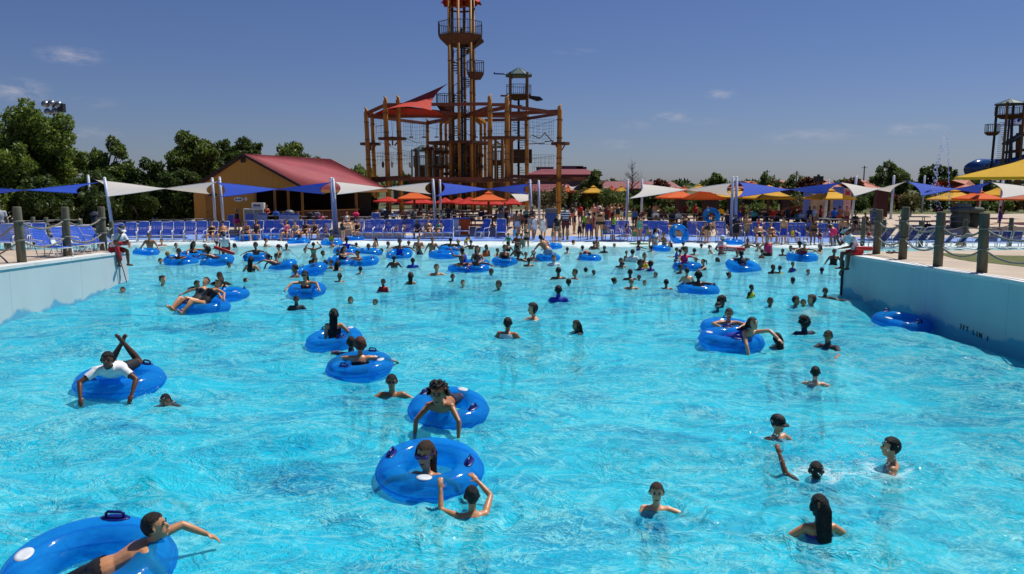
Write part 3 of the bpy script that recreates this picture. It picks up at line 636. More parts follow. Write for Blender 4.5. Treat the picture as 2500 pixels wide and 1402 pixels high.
hall('blue roofed hut seen under the left rope course columns', 955, 1030, 460, 452, 105, M_TAUPE, mat('blue_roof', '#3f6f9f', .5), 8, .6)
for i, (u0, u1, ve, vr, lb) in enumerate([(1815, 1862, 462, 443, 'terracotta roof behind the yellow canopy'), (1908, 1948, 462, 441, 'terracotta roof in front of the reddish tree'), (1968, 1998, 464, 447, 'small terracotta roof below the dark sign box'), (2000, 2062, 464, 440, 'wide terracotta roof right of the dark sign box'), (2096, 2145, 463, 441, 'terracotta roof behind the white sail'), (2350, 2380, 462, 440, 'tiny terracotta roof under the blue slide')]):
    hall(lb, u0, u1, ve, vr, 112, mat('terra_wall', '#6a3a30', .8), mat('terracotta_roof', '#b05a3c', .7, .12, 1.2), 8, 2.2)
box_thing('mural_panel', 'blue and tan painted mural panel behind the yellow canopy', 'panel', 2003, 538, [('panel', mat('mural_tan', '#a58c74', .8, .35, 1.4), [((0, 0, 1.25), (1.8, .12, 2.5))]), ('blue_side', mat('mural_blue', '#5c6fb5', .8, .12, 1.2), [((-1.15, .02, 1.3), (.5, .12, 2.6))]), ('blue_side', mat('mural_blue', '#5c6fb5', .8, .12, 1.2), [((1.3, .02, 1.3), (.8, .12, 2.6))]), ('notice', M_WHITE, [((-.45, -.075, 1.95), (.55, .03, .45))]), ('poster', mat('poster_pink', '#c99a9a', .8, .3, 5), [((2.0, .0, 1.4), (.6, .06, 2.2))])])
b = MB(); b.box((2.0, -.05, 2.1), (.35, .02, .3)); b.build('poster_red', mat('poster_red', '#b5303a', .7), bpy.data.objects['mural_panel'])
box_thing('brick_column', 'dark maroon column standing behind the white sail', 'column', 2148, 530, [('shaft', mat('maroon_column', '#3d1416', .8, .1, 2), [((0, 0, 1.1), (.95, .6, 2.2))]), ('cap', M_MAROON, [((0, 0, 2.26), (1.1, .75, .12))])])
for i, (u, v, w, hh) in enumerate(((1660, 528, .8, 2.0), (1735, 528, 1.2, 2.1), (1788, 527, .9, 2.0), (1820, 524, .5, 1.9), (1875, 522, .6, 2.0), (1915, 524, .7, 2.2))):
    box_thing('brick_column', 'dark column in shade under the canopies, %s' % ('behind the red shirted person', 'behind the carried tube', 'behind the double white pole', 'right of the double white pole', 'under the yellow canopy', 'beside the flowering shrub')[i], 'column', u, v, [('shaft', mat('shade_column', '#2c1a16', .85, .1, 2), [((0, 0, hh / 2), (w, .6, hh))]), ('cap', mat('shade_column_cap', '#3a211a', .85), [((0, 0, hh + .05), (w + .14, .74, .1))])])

# ------------------------------------------------------------------ wooden rope course
M_LOG = mat('varnished_log', '#b07a2e', .6, .5, 1.8, .3, stretch=(3, 3, .22)); M_LOGD = mat('brown_log', '#80582c', .6, .3, 2, .2, stretch=(3, 3, .3)); M_BEAM = mat('rust_beam', '#7c4226', .6, .15, 1.5); M_DKSTEEL = mat('dark_steel', '#1c2026', .5, .1, 3); M_ROPE = mat('grey_rope', '#55565a', .9, .2, 8); M_PLAT = mat('platform_boards', '#5c3a26', .8, .2, 3); M_REDSAIL = mat('red_sail_cloth', '#b8301e', .8, .1, 3); M_RAIL = mat('rail_metal', '#6b5f50', .45, .15, 3)
Yf, Yb = 72.0, 82.0
RC = empty('rope_course', (atY(1135, 520, 77).x, 77, .3)); tag(RC, 'tall log rope climbing course with red sail and spiral stair tower', 'climbing course')
def rl(p): p = Vector(p); return p - Vector(RC.location)
def col(u0, v0, u1, v1, Y, r, m=M_LOG, rings=True, name='log_column'):
    a, b = atY(u0, v0, Y), atY(u1, v1, Y); a.z = .2; q = MB(); n = 10
    sg = -1 if u1 < 1150 else 1
    q.path([rl(a), rl(a.lerp(b, .5)), rl(b) - Vector((0, 0, r * 2.4)), rl(b) - Vector((-sg * r * -.25, 0, r * 1.2)), rl(b) + Vector((sg * r * .62, 0, 0))], [r * 1.0, r * .96, r * .90, r * .66, r * .14], n)
    o = q.build(name, m, RC, True)
    if rings:
        for t in (.12, .32, .47, .52, .70, .86):
            c = rl(a.lerp(b, t)); s = MB(); s.cyl(c - Vector((0, 0, .06)), c + Vector((0, 0, .06)), r * 1.09, n=n); s.build('iron_band', M_LOGD, o)
    return a, b
FC = {}
for nm, a in dict(a=(905, 512, 893, 261, 73, .22), b=(918, 512, 908, 267, 76, .20), c=(950, 518, 940, 234, Yf, .225), d=(981, 518, 971, 232, Yf, .225), e=(1196, 516, 1196, 230, Yf, .235), f=(1239, 516, 1238, 232, Yf, .25), g=(1363, 518, 1367, 254, Yf, .25)).items(): FC[nm] = col(*a)
for nm, a in dict(h=(1048, 500, 1043, 288, Yb, .18), i=(1079, 500, 1076, 294, Yb, .17), j=(1092, 500, 1088, 298, Yb, .16), k=(1175, 500, 1174, 296, Yb, .17), l=(1186, 500, 1184, 296, Yb, .16), m=(1287, 510, 1285, 270, Yb, .21)).items(): FC[nm] = col(*a, name='log_column')
def beam(u0, v0, Y0, u1, v1, Y1, w=.2, h=.32, m=M_BEAM, name='beam'):
    q = MB(); q.bar(rl(atY(u0, v0, Y0)), rl(atY(u1, v1, Y1)), w, h); return q.build(name, m, RC)
hub = (1140, 282, 77)
for (u, v, Y) in ((893, 283, 73), (908, 285, 76), (940, 262, Yf), (971, 262, Yf), (1196, 262, Yf), (1238, 262, Yf), (1367, 272, Yf), (1045, 300, Yb), (1285, 285, Yb)): beam(*hub, u, v, Y)
for p, q in (((893, 278, 73), (940, 257, Yf)), ((940, 256, Yf), (971, 256, Yf)), ((893, 283, 73), (908, 285, 76)), ((971, 256, Yf), (1196, 254, Yf)), ((1196, 256, Yf), (1238, 256, Yf)), ((1238, 258, Yf), (1367, 277, Yf)), ((1367, 277, Yf), (1287, 290, Yb)), ((908, 285, 76), (1043, 302, Yb)), ((1043, 302, Yb), (1090, 292, Yb)), ((1183, 294, Yb), (1285, 292, Yb))): beam(*p, *q, h=.28)
for (u0, v0, u1, v1) in ((1088, 300, 1128, 278), (1076, 300, 1110, 280), (1174, 302, 1148, 280), (1184, 300, 1155, 278)): beam(u0, v0, Yb, u1, v1, 78, .3, .3, M_LOG, 'brace')
def platform(us, v, Y, hw=None, depth=2.2, th=.22, lab='platform'):
    a, b = atY(us[0], v, Y), atY(us[1], v, Y); w = (b.x - a.x) / 2; cx = (a.x + b.x) / 2; n = 8; q = MB()
    pts = [rl((cx + w * math.cos(PI / 8 + k * PI / 4) / .924, Y + depth / 2 * math.sin(PI / 8 + k * PI / 4) / .924, a.z - th)) for k in range(n)]
    q.prism(pts, (0, 0, th)); o = q.build(lab, M_PLAT, RC)
    s = MB()
    for k in (-.5, 0, .5): s.bar(rl((cx + w * k, Y, a.z - th - .02)), rl((cx + w * k * .3, Y, a.z - th - .5)), .12, .12)
    s.build('bracket', M_BEAM, o); return o
platform((881, 928), 349, 74.5); platform((925, 991), 336, Yf); platform((1048, 1192), 347, 78, depth=6); platform((1178, 1285), 334, Yf); platform((1346, 1390), 348, Yf); platform((1030, 1060), 361, Yb)
for us, v, Y, d in (((885, 935), 438, 74, 2.2), ((925, 1000), 434, Yf, 2.4), ((1000, 1200), 439, 78, 7), ((1180, 1340), 436, Yf, 2.6), ((1345, 1395), 437, Yf, 1.6)): platform(us, v, Y, depth=d, th=.3)
for p, q in (((881, 438, 74), (1000, 432, 74)), ((1000, 436, Yf), (1190, 437, Yf)), ((1240, 430, Yf), (1430, 437, Yf))): beam(*p, *q, h=.3)
# rope nets, wires and hanging steps
def net(u0, v0, u1, v1, Y, nx, ny, name='rope_net', r=.014, sag=.0):
    q = MB()
    for i in range(nx + 1):
        u = u0 + (u1 - u0) * i / nx; q.path([rl(atY(u, v0, Y)), rl(atY(u + random.uniform(-2, 2), (v0 + v1) / 2, Y)), rl(atY(u, v1 + random.uniform(-6, 2), Y))], r, 4)
    for j in range(ny + 1):
        v = v0 + (v1 - v0) * j / ny; q.path([rl(atY(u0, v, Y)), rl(atY((u0 + u1) / 2, v + sag, Y)), rl(atY(u1, v, Y))], r, 4)
    return q.build(name, M_ROPE, RC)
net(1295, 290, 1352, 345, 77, 12, 7, sag=3); net(1240, 285, 1232 + 60, 340, 80, 9, 6); net(1202, 290, 1236, 345, 75, 6, 6); net(985, 300, 1040, 355, 77, 10, 6, sag=2); net(917, 290, 940, 340, 75, 6, 3); net(1300, 378, 1352, 418, 77, 11, 4); net(922, 372, 1000, 400, 76, 12, 3)
net(1304, 440, 1362, 515, Yf + 1, 12, 11, sag=2); net(1010, 470, 1190, 505, 80, 26, 4); net(925, 470, 1000, 510, 79, 12, 5)
for (u0, v0, Y0, u1, v1, Y1) in ((985, 335, Yf, 1050, 350, 78), (1130, 352, 78, 1195, 336, Yf), (925, 345, 74, 1010, 372, 78), (1285, 340, Yf, 1350, 352, Yf), (895, 372, 73, 1045, 372, Yb), (905, 380, 73, 1045, 384, Yb), (985, 380, Yf, 1090, 380, Yb), (1240, 380, Yf, 1365, 380, Yf), (1180, 320, Yf, 1040, 310, Yb), (1245, 318, Yf, 1365, 290, Yf), (893, 303, 73, 940, 305, Yf), (1260, 345, 74, 1300, 330, 76)):
    q = MB(); a, b = rl(atY(u0, v0, Y0)), rl(atY(u1, v1, Y1)); q.path([a, a.lerp(b, .5) - Vector((0, 0, .25)), b], .022, 4); q.build('wire', M_ROPE, RC)
for (u, Y) in ((1004, 75), (1035, 75), (1066, 76), (1099, 76), (1162, 76), (945, 76), (958, 76)):
    q = MB(); a = rl(atY(u - 3, 285, Y)); b = rl(atY(u + 3, 285, Y)); c = rl(atY(u, 335, Y))
    q.path([a, c], .014, 4); q.path([b, c], .014, 4); q.box(c, (.36, .22, .10)); q.build('hanging_step', M_DKSTEEL, RC)
for (u, v, m) in ((935, 402, M_DKSTEEL), (957, 402, M_WHITE), (1001, 402, M_WHITE)):
    q = MB(); a = rl(atY(u, 360, 76)); c = rl(atY(u, v, 76)); q.path([a, c], .014, 4); q.sph(c, (.13, .13, .34)); q.build('punch_bag', m, RC, True)
for (p, q_) in (((1300, 331), (1318, 338)), ((1318, 338), (1330, 325)), ((1330, 325), (1350, 348)), ((1285, 352), (1330, 350)), ((1330, 346), (1352, 344))):
    q = MB(); q.bar(rl(atY(*p, 76)), rl(atY(*q_, 76)), .3, .07); q.build('plank', M_PLAT, RC)
def balcony(cx, cy, zf, hw, n, h=1.1, skirt=.5, m=M_RAIL, root=None, conv=None, skm=None):
    cv = conv or rl; root = root or RC; pts = [Vector((cx + hw * math.cos(PI / n + 2 * PI * k / n), cy + hw * math.sin(PI / n + 2 * PI * k / n), zf)) for k in range(n)]
    q = MB(); low = [Vector((cx + (p.x - cx) * .62, cy + (p.y - cy) * .62, zf - skirt)) for p in pts]
    q.add([cv(p) for p in pts] + [cv(p) for p in low] + [cv(p + Vector((0, 0, .12))) for p in pts], [tuple(range(2 * n, 3 * n)), tuple(reversed(range(n, 2 * n)))] + [(k, (k + 1) % n, n + (k + 1) % n, n + k) for k in range(n)] + [(2 * n + k, 2 * n + (k + 1) % n, (k + 1) % n, k) for k in range(n)])
    o = q.build('balcony', skm or M_PLAT, root)
    for k in range(n):
        a, b = pts[k], pts[(k + 1) % n]; q = MB(); q.bar(cv(a + Vector((0, 0, h))), cv(b + Vector((0, 0, h))), .06, .06); q.bar(cv(a + Vector((0, 0, .2))), cv(b + Vector((0, 0, .2))), .05, .05)
        m_ = max(4, int((b - a).length / .22))
        for i in range(m_ + 1): p = a.lerp(b, i / m_); q.bar(cv(p + Vector((0, 0, .1))), cv(p + Vector((0, 0, h))), .05 if i in (0, m_) else .035, .035)
        q.build('railing', m, o)
    return o
# red sail
q = MB(); A, D_, E = [rl(x) for x in (atY(1096, 203, 75.2), atY(906, 280, 70.6), atY(1054, 270, 70.8))]; nn = 14; V = []
for i in range(nn + 1):
    for j in range(nn + 1):
        s, t = i / nn, j / nn; p = A.lerp(D_, s).lerp(A.lerp(E, s), t); k = s * (1 - s); p = p + Vector((-.45 * k * 4 * t * t * 0 - .55 * 4 * s * (1 - s) * t ** 3, 0, -.10 * k * 4 * (1 - t) ** 2 + .5 * s * s * t * (1 - t) * 4)); V.append(p)
q.add(V, [(i * (nn + 1) + j, i * (nn + 1) + j + 1, (i + 1) * (nn + 1) + j + 1, (i + 1) * (nn + 1) + j) for i in range(nn) for j in range(nn)]); q.build('red_sail', M_REDSAIL, RC, True)
q = MB(); a, b_, c_ = rl(atY(905, 283, 74)), rl(atY(1100, 290, 78)), rl(atY(1060, 268, 72)); q.add([a, b_, c_, rl(atY(945, 262, 72.4))], [(0, 1, 2, 3)]); q.build('red_sail', M_REDSAIL, RC)
# boarded decks and stockade round the foot of the course
for (u0, u1, v0, v1, Y, d) in ((1050, 1205, 444, 500, 80, 5), (1000, 1048, 442, 478, 84, 2), (1205, 1300, 446, 486, 82, 3)):
    a, b = atY(u0, v1, Y), atY(u1, v0, Y); n_ = max(4, int((b.x - a.x) / .45))
    for k in range(n_): q = MB(); x0 = a.x + (b.x - a.x) * k / n_; q.box(rl((x0 + (b.x - a.x) / n_ / 2, Y, (a.z + b.z) / 2)), ((b.x - a.x) / n_ * .93, .10 + .04 * (k % 3), b.z - a.z)); q.build('plank', M_PLAT, RC)
for (u0, u1, v) in ((1062, 1120, 372), (1125, 1180, 380), (1060, 1180, 408), (1085, 1150, 425)):
    a, b = atY(u0, v, 83), atY(u1, v, 83); q = MB(); q.box(rl(((a.x + b.x) / 2, 83, a.z)), (b.x - a.x, 2.5, .28)); q.build('landing', M_PLAT, RC); balcony((a.x + b.x) / 2, 83, a.z, (b.x - a.x) / 2, 6, 1.1, .2)
for (u, v) in ((1062, 345), (1108, 345), (1122, 345), (1152, 345), (1166, 345), (1210, 340), (1226, 340), (1250, 340)):
    a, b = atY(u, 470, 84), atY(u, v, 84); q = MB(); q.cyl(rl(a), rl(b), .14, n=8); q.build('inner_post', M_LOGD, RC)
# the stair tower
tx = atY(1130, 500, 77).x; tz = lambda v: atY(1130, v, 77).z
ctr = Vector((tx, 77, 0))
for k in range(6):
    th = PI / 3 * k + .35; r_ = 1.22; a = Vector((tx + r_ * math.cos(th), 77 + r_ * math.sin(th), .2)); b = a.copy(); b.z = tz(-30); q = MB(); q.cyl(rl(a), rl(b), .155, .14, 10); o = q.build('tower_pole', M_LOG if k in (3, 4, 5) else M_LOGD, RC, True)
    for v in (150, 230, 330, 420):
        s = MB(); c = rl(Vector((a.x, a.y, tz(v)))); s.cyl(c - Vector((0, 0, .06)), c + Vector((0, 0, .06)), .172, n=10); s.build('iron_band', M_LOGD, o)
q = MB(); q.cyl(rl((tx, 77, .2)), rl((tx, 77, tz(70))), .11, n=8); q.build('stair_post', M_DKSTEEL, RC)
z = .4; th = 0; zt = tz(95); rail = []
while z < zt:
    q = MB(); c, s = math.cos(th), math.sin(th); p = [Vector((tx + r_ * math.cos(th + d), 77 + r_ * math.sin(th + d), z)) for r_, d in ((.1, -.05), (.92, -.2), (.92, .2), (.1, .05))]
    q.prism([rl(x) for x in p], (0, 0, .06)); q.build('stair_tread', M_DKSTEEL, RC)
    rail.append(rl((tx + .94 * c, 77 + .94 * s, z + .95))); z += .205; th += .42
q = MB(); q.path(rail, .032, 5)
for i in range(0, len(rail), 1): q.path([rail[i], rail[i] - Vector((0, 0, .95))], .016, 4)
q.build('stair_rail', M_DKSTEEL, RC)
balcony(tx - .1, 77, tz(92), 2.2, 8, 1.3, .75)
balcony(tx + 1.35, 76.2, tz(184), .9, 6, 1.15, .5); balcony(tx - 1.5, 76.0, tz(262), .95, 6, 1.1, .45)
q = MB(); n = 8
for k in range(n):
    a0, a1 = 2 * PI * k / n + .2, 2 * PI * (k + 1) / n + .2; e0 = Vector((tx + 2.0 * math.cos(a0), 77 + 2.0 * math.sin(a0), tz(12))); e1 = Vector((tx + 2.0 * math.cos(a1), 77 + 2.0 * math.sin(a1), tz(12))); md = (e0 + e1) / 2 + Vector((0, 0, .25)); tp = Vector((tx, 77, tz(-60)))
    q.add([rl(x) for x in (tp, e0, md, e1)], [(0, 1, 2), (0, 2, 3)])
q.build('tower_canopy', M_REDSAIL, RC)
q = MB(); q.path([rl((tx + 1.25 * math.cos(t), 77 + 1.25 * math.sin(t), tz(22))) for t in np.linspace(0, 2 * PI, 13)[:-1]], .09, 5, closed=True); q.build('ring_beam', M_BEAM, RC)
q = MB(); c = Vector((tx + .5, 76.6, tz(130))); q.bar(rl(c), rl(c + Vector((1.6, 0, 1.1))), .9, .2); q.build('stair_cover', M_PLAT, RC)

# second and third towers and the play house between the columns
M_GREENROOF = mat('green_metal_roof', '#38564f', .45, .1, 1.5); M_BLUESLIDE = mat('blue_fibreglass', '#1e4a8a', .25, .1, 2, coat=.4)
def dark_tower(label, u, Y, v_apex, v_eave, v_floor, half_px, name='slide_tower', extra=None, leanpx=0, roofm=M_GREENROOF):
    x = atY(u, 500, Y).x; zz = lambda v: atY(u, v, Y).z; k = Y / F; hw = half_px * k; r = empty(name, (x, Y, .3)); tag(r, label, 'tower'); cv = lambda p: Vector(p) - Vector(r.location)
    for sx, sy in ((-1, -1), (1, -1), (-1, 1), (1, 1)):
        q = MB(); q.cyl(cv((x + sx * hw * .72, Y + sy * hw * .72, .2)), cv((x + sx * hw * .66, Y + sy * hw * .66, zz(v_eave) + .2)), .17, n=8); q.build('leg', M_DKSTEEL if sy > 0 else M_LOGD, r)
    q = MB(); q.cyl(cv((x, Y, .2)), cv((x, Y, zz(v_floor))), .14, n=8); q.build('centre_post', M_DKSTEEL, r)
    q = MB(); e = zz(v_eave); n = 8; ring = [Vector((x + hw * 1.12 * math.cos(2 * PI * i / n + .39), Y + hw * 1.12 * math.sin(2 * PI * i / n + .39), e)) for i in range(n)]; tp = Vector((x, Y, zz(v_apex)))
    q.add([cv(p) for p in ring] + [cv(tp)] + [cv(p - Vector((0, 0, .15))) for p in ring], [(i, (i + 1) % n, n) for i in range(n)] + [(i, n + 1 + i, n + 1 + (i + 1) % n, (i + 1) % n) for i in range(n)] + [tuple(reversed(range(n + 1, 2 * n + 1)))]); rf = q.build('roof', roofm, r)
    for i in range(n):
        s = MB(); s.bar(cv(ring[i]), cv(tp), .07, .07); s.build('roof_ridge', M_STEEL, rf)
    balcony(x, Y, zz(v_floor), hw * 1.05, 8, 1.25, .4, M_RAIL, r, cv)
    z, th = .5, 0
    while z < zz(v_floor) - .2:
        q = MB(); p = [Vector((x + r_ * math.cos(th + d), Y + r_ * math.sin(th + d), z)) for r_, d in ((.1, -.05), (.8, -.22), (.8, .22), (.1, .05))]; q.prism([cv(a) for a in p], (0, 0, .07)); q.build('stair_tread', M_DKSTEEL, r); z += .30; th += .5
    return r, cv, x, zz
r2, cv2, x2, z2 = dark_tower('dark slide tower with green roof behind the rope course', 1266, 96, 165, 184, 235, 30)
q = MB(); a = cv2(atY(1240, 187, 96)); q.path([cv2(atY(1252, 192, 96)), cv2(atY(1232, 181, 96)), cv2(atY(1205, 180, 96))], .09, 6); q.path([cv2(atY(1209, 180, 96)), cv2(atY(1206, 176, 96))], .05, 5); q.build('spout', M_BLUESLIDE, r2)
q = MB(); q.prism([cv2(p) for p in (atY(1290, 233, 96), atY(1318, 236, 96), atY(1326, 243, 96), atY(1312, 246, 96), atY(1290, 238, 96))], (0, 1.0, 0)); q.build('slide_mouth', M_DKSTEEL, r2)
q = MB(); q.bar(cv2(atY(1222, 234, 96)), cv2(atY(1252, 235, 96)), .8, .12); q.build('landing', M_PLAT, r2)
q = MB(); q.box(cv2(atY(1268, 382, 96)), (3.0, 2.6, 1.6)); q.build('mid_deck', M_PLAT, r2)
for (u, v, w) in ((1034, 372, 1.0), (1068, 368, .8)):
    rr, cv, xx, zz = dark_tower('dark play hut with green roof at %s of the rope course' % ('the heart' if u < 1050 else 'the middle'), u, 90, v - 18, v - 5, v + 36, 22 * w, name='play_hut')
    q = MB(); q.box(cv((xx, 90, zz(v + 40) - .6)), (1.5, 1.5, 1.3)); q.build('hut_wall', M_PLAT, rr)
rr, cv, xx, zz = dark_tower('dark play hut with green roof behind the tallest log columns', 1214, 92, 348, 358, 396, 20, name='play_hut')
for (u, v0, v1) in ((1006, 365, 440), (1023, 362, 435), (1040, 370, 442), (1058, 362, 440), (1075, 362, 438), (1092, 365, 436)):
    q = MB(); a, b = atY(u, v1, 86), atY(u - 1, v0, 86); a.z = .3; q.cyl(rl(a), rl(b), .10, n=8); q.build('steel_post', M_STEEL, RC)
q = MB(); q.box(rl(atY(1145, 398, 86)), (2.8, 3, 3.6)); q.build('stair_house', M_PLAT, RC)
for (u0, u1, v) in ((1040, 1100, 405), (1185, 1245, 400)):
    q = MB()
    for j in range(7):
        y = 86 + (j - 3) * .25; q.path([rl(atY(u0 + (u1 - u0) * t, v - 24 + 34 * math.sin(PI * (.15 + .7 * t)) , y)) for t in np.linspace(0, 1, 9)], .03, 4)
    for t in np.linspace(0, 1, 20): q.path([rl(atY(u0 + (u1 - u0) * t, v - 24 + 34 * math.sin(PI * (.15 + .7 * t)), 85.2)), rl(atY(u0 + (u1 - u0) * t, v - 24 + 34 * math.sin(PI * (.15 + .7 * t)), 86.8))], .03, 4); q.path([rl(atY(u0 + (u1 - u0) * t, v - 24 + 34 * math.sin(PI * (.15 + .7 * t)), 85.2)), rl(atY(u0 + (u1 - u0) * t, v - 42 + 34 * math.sin(PI * (.15 + .7 * t)), 85.2))], .02, 4)
    q.build('net_bridge', M_ROPE, RC)
r3, cv3, x3, z3 = dark_tower('tall dark tower with peaked roof beside the blue water slide', 2447, 110, 241, 254, 283, 30)
balcony(atY(2422, 325, 108).x, 108, z3(328), .9, 6, 1.2, .3, M_RAIL, r3, cv3)
for k in range(30):
    q = MB(); q.bar(cv3(atY(2440 - k * .3, 300 + k * 5, 109)), cv3(atY(2450 - k * .3, 299 + k * 5, 109)), .25, .06); q.build('ladder_rung', M_STEEL, r3)
WS = empty('water_slide', (atY(2480, 430, 112).x, 112, .3)); tag(WS, 'dark stair frame and blue water slide chutes beside the tall tower', 'water slide'); cw = lambda p: Vector(p) - Vector(WS.location)
q = MB(); q.path([cw(atY(2372, 415, 110)), cw(atY(2390, 405, 112)), cw(atY(2425, 402, 113)), cw(atY(2470, 398, 113)), cw(atY(2530, 380, 113))], [1.05, 1.0, .8, .7, .7], 12); q.build('chute', M_BLUESLIDE, WS, True)
q = MB(); q.path([cw(atY(2395, 424, 111)), cw(atY(2410, 420, 112)), cw(atY(2460, 412, 113))], [.6, .6, .5], 12); q.build('chute', M_BLUESLIDE, WS, True)
for (u, v) in ((2470, 330), (2492, 300), (2510, 320), (2484, 350)):
    q = MB(); a, b = atY(u, 440, 114), atY(u, v - 25, 114); a.z = .3; q.cyl(cw(a), cw(b), .2, n=8); q.build('frame_post', M_LOGD, WS)
q = MB(); q.bar(cw(atY(2455, 352, 113)), cw(atY(2500, 325, 113)), 1.6, .35); q.build('stair_flight', M_DKSTEEL, WS)
q = MB(); q.bar(cw(atY(2460, 372, 113)), cw(atY(2510, 365, 113)), 1.6, .35); q.build('landing', M_PLAT, WS)
q = MB(); a = [cw(p) for p in (atY(2468, 304, 113), atY(2490, 288, 114), atY(2560, 288, 114), atY(2560, 304, 113))]; q.prism(a, (0, 2.5, 0)); q.build('canopy', mat('blue_canopy', '#2a3f80', .7), WS)

# light mast, utility poles, sign box
def mast(label, u, vt, Y, name, heads):
    x = atY(u, 400, Y).x; zt = atY(u, vt, Y).z; r = empty(name, (x, Y, .3)); tag(r, label, 'light mast' if heads else 'pole')
    q = MB(); q.cyl((0, 0, -.1), (0, 0, zt - .3), .16 if heads else .12, .1 if heads else .08, 8); q.build('pole', M_DKSTEEL, r)
    if heads:
        q = MB(); q.bar((-.7, 0, zt - .9), (.9, 0, zt - .9), .1, .1); q.bar((-.7, 0, zt - .35), (.9, 0, zt - .35), .1, .1); q.build('crossbar', M_DKSTEEL, r)
        for (x_, z_) in ((-.7, -.25), (-.1, -.2), (.55, -.3), (-.5, -.95), (.2, -.9)): q = MB(); q.cyl((x_, -.25, zt + z_ + .05), (x_, .25, zt + z_ - .1), .30, .2, 10); q.build('floodlight', M_STEEL, r, True)
        q = MB(); q.box((.75, 0, zt - .6), (.55, .5, .8)); q.build('control_cage', M_DKSTEEL, r)
    else:
        q = MB(); q.bar((-.45, 0, zt - .6), (.45, 0, zt - .6), .07, .07); q.build('cross_arm', M_DKSTEEL, r)
mast('stadium light mast with floodlights above the corner elm', 141, 256, 75, 'light_mast', True)
for u, vt, lb in ((1874, 415, 'dark utility pole beside the pale thin leaved tree'), (2111, 405, 'tall dark utility pole by the reddish tree'), (1946, 418, 'thin utility pole over the sparse pale tree')): mast(lb, u, vt, 125, 'utility_pole', False)
sb = atY(1998, 437, 80); r = empty('sign_post', (sb.x, 80, .3)); tag(r, 'dark sign box on a post above the terracotta roofs', 'sign'); zt = sb.z - .3
q = MB(); q.box((0, 0, zt), (.95, .25, .55)); q.build('sign_panel', M_DKSTEEL, r); q = MB(); q.cyl((0, 0, 0), (0, 0, zt - .27), .16, n=8); q.build('post', M_LOGD, r); q = MB(); q.box((0, 0, zt + .36), (.2, .2, .18)); q.build('lamp_head', M_DKSTEEL, r)
# ------------------------------------------------------------------ people: one continuous skinned body per pose
def V3(*a): return np.array(a, float)
def nrm(a): a = np.asarray(a, float); return a / (np.linalg.norm(a) + 1e-9)
def rotx(d): c, s = math.cos(rad(d)), math.sin(rad(d)); return np.array([[1, 0, 0], [0, c, -s], [0, s, c]])
def roty(d): c, s = math.cos(rad(d)), math.sin(rad(d)); return np.array([[c, 0, s], [0, 1, 0], [-s, 0, c]])
def rotz(d): c, s = math.cos(rad(d)), math.sin(rad(d)); return np.array([[c, -s, 0], [s, c, 0], [0, 0, 1]])
def _tube(P, rx, ry, X, Y, n=10):
    """closed tube through centres P with half widths rx along X and ry along Y"""
    P = np.asarray(P, float); m = len(P); a = np.arange(n) * 2 * PI / n
    V = np.concatenate([P[i] + np.outer(np.cos(a) * rx[i], X) + np.outer(np.sin(a) * ry[i], Y) for i in range(m)])
    Fs = [(i * n + k, i * n + (k + 1) % n, (i + 1) * n + (k + 1) % n, (i + 1) * n + k) for i in range(m - 1) for k in range(n)]
    Fs += [tuple(reversed(range(n))), tuple((m - 1) * n + k for k in range(n))]
    return V, Fs
def _limb(p0, p1, r0, r1, bulge=0, n=10):
    p0, p1 = np.asarray(p0, float), np.asarray(p1, float); d = nrm(p1 - p0); x = nrm(np.cross(d, V3(.31, .87, .4))); y = np.cross(d, x)
    P, R = [], []
    for a in (-80, -45, -15): P.append(p0 + d * r0 * math.sin(rad(a))); R.append(r0 * math.cos(rad(a)))
    for t in (.25, .5, .75): P.append(p0 + (p1 - p0) * t); R.append(r0 + (r1 - r0) * t + bulge * (4 * t * (1 - t)) * (1.2 - t))
    for a in (15, 45, 80): P.append(p1 + d * r1 * math.sin(rad(a))); R.append(r1 * math.cos(rad(a)))
    return _tube(P, R, R, x, y, n)
class Bones:
    def __init__(s): s.b = []
    def add(s, name, p0, p1, r0, r1): s.b.append((name, np.asarray(p0, float), np.asarray(p1, float), r0, r1))
    def label(s, V):
        best = np.full(len(V), 1e9); idx = np.zeros(len(V), int); T = np.zeros(len(V))
        for i, (nm, p0, p1, r0, r1) in enumerate(s.b):
            d = p1 - p0; L2 = d @ d + 1e-9; t = (V - p0) @ d / L2; tc = np.clip(t, 0, 1)
            dist = np.linalg.norm(V - (p0 + tc[:, None] * d), axis=1) - (r0 + (r1 - r0) * tc)
            m = dist < best; best[m] = dist[m]; idx[m] = i; T[m] = t[m]
        return np.array([b[0] for b in s.b])[idx], T
DOWN = (0, 0, -1)
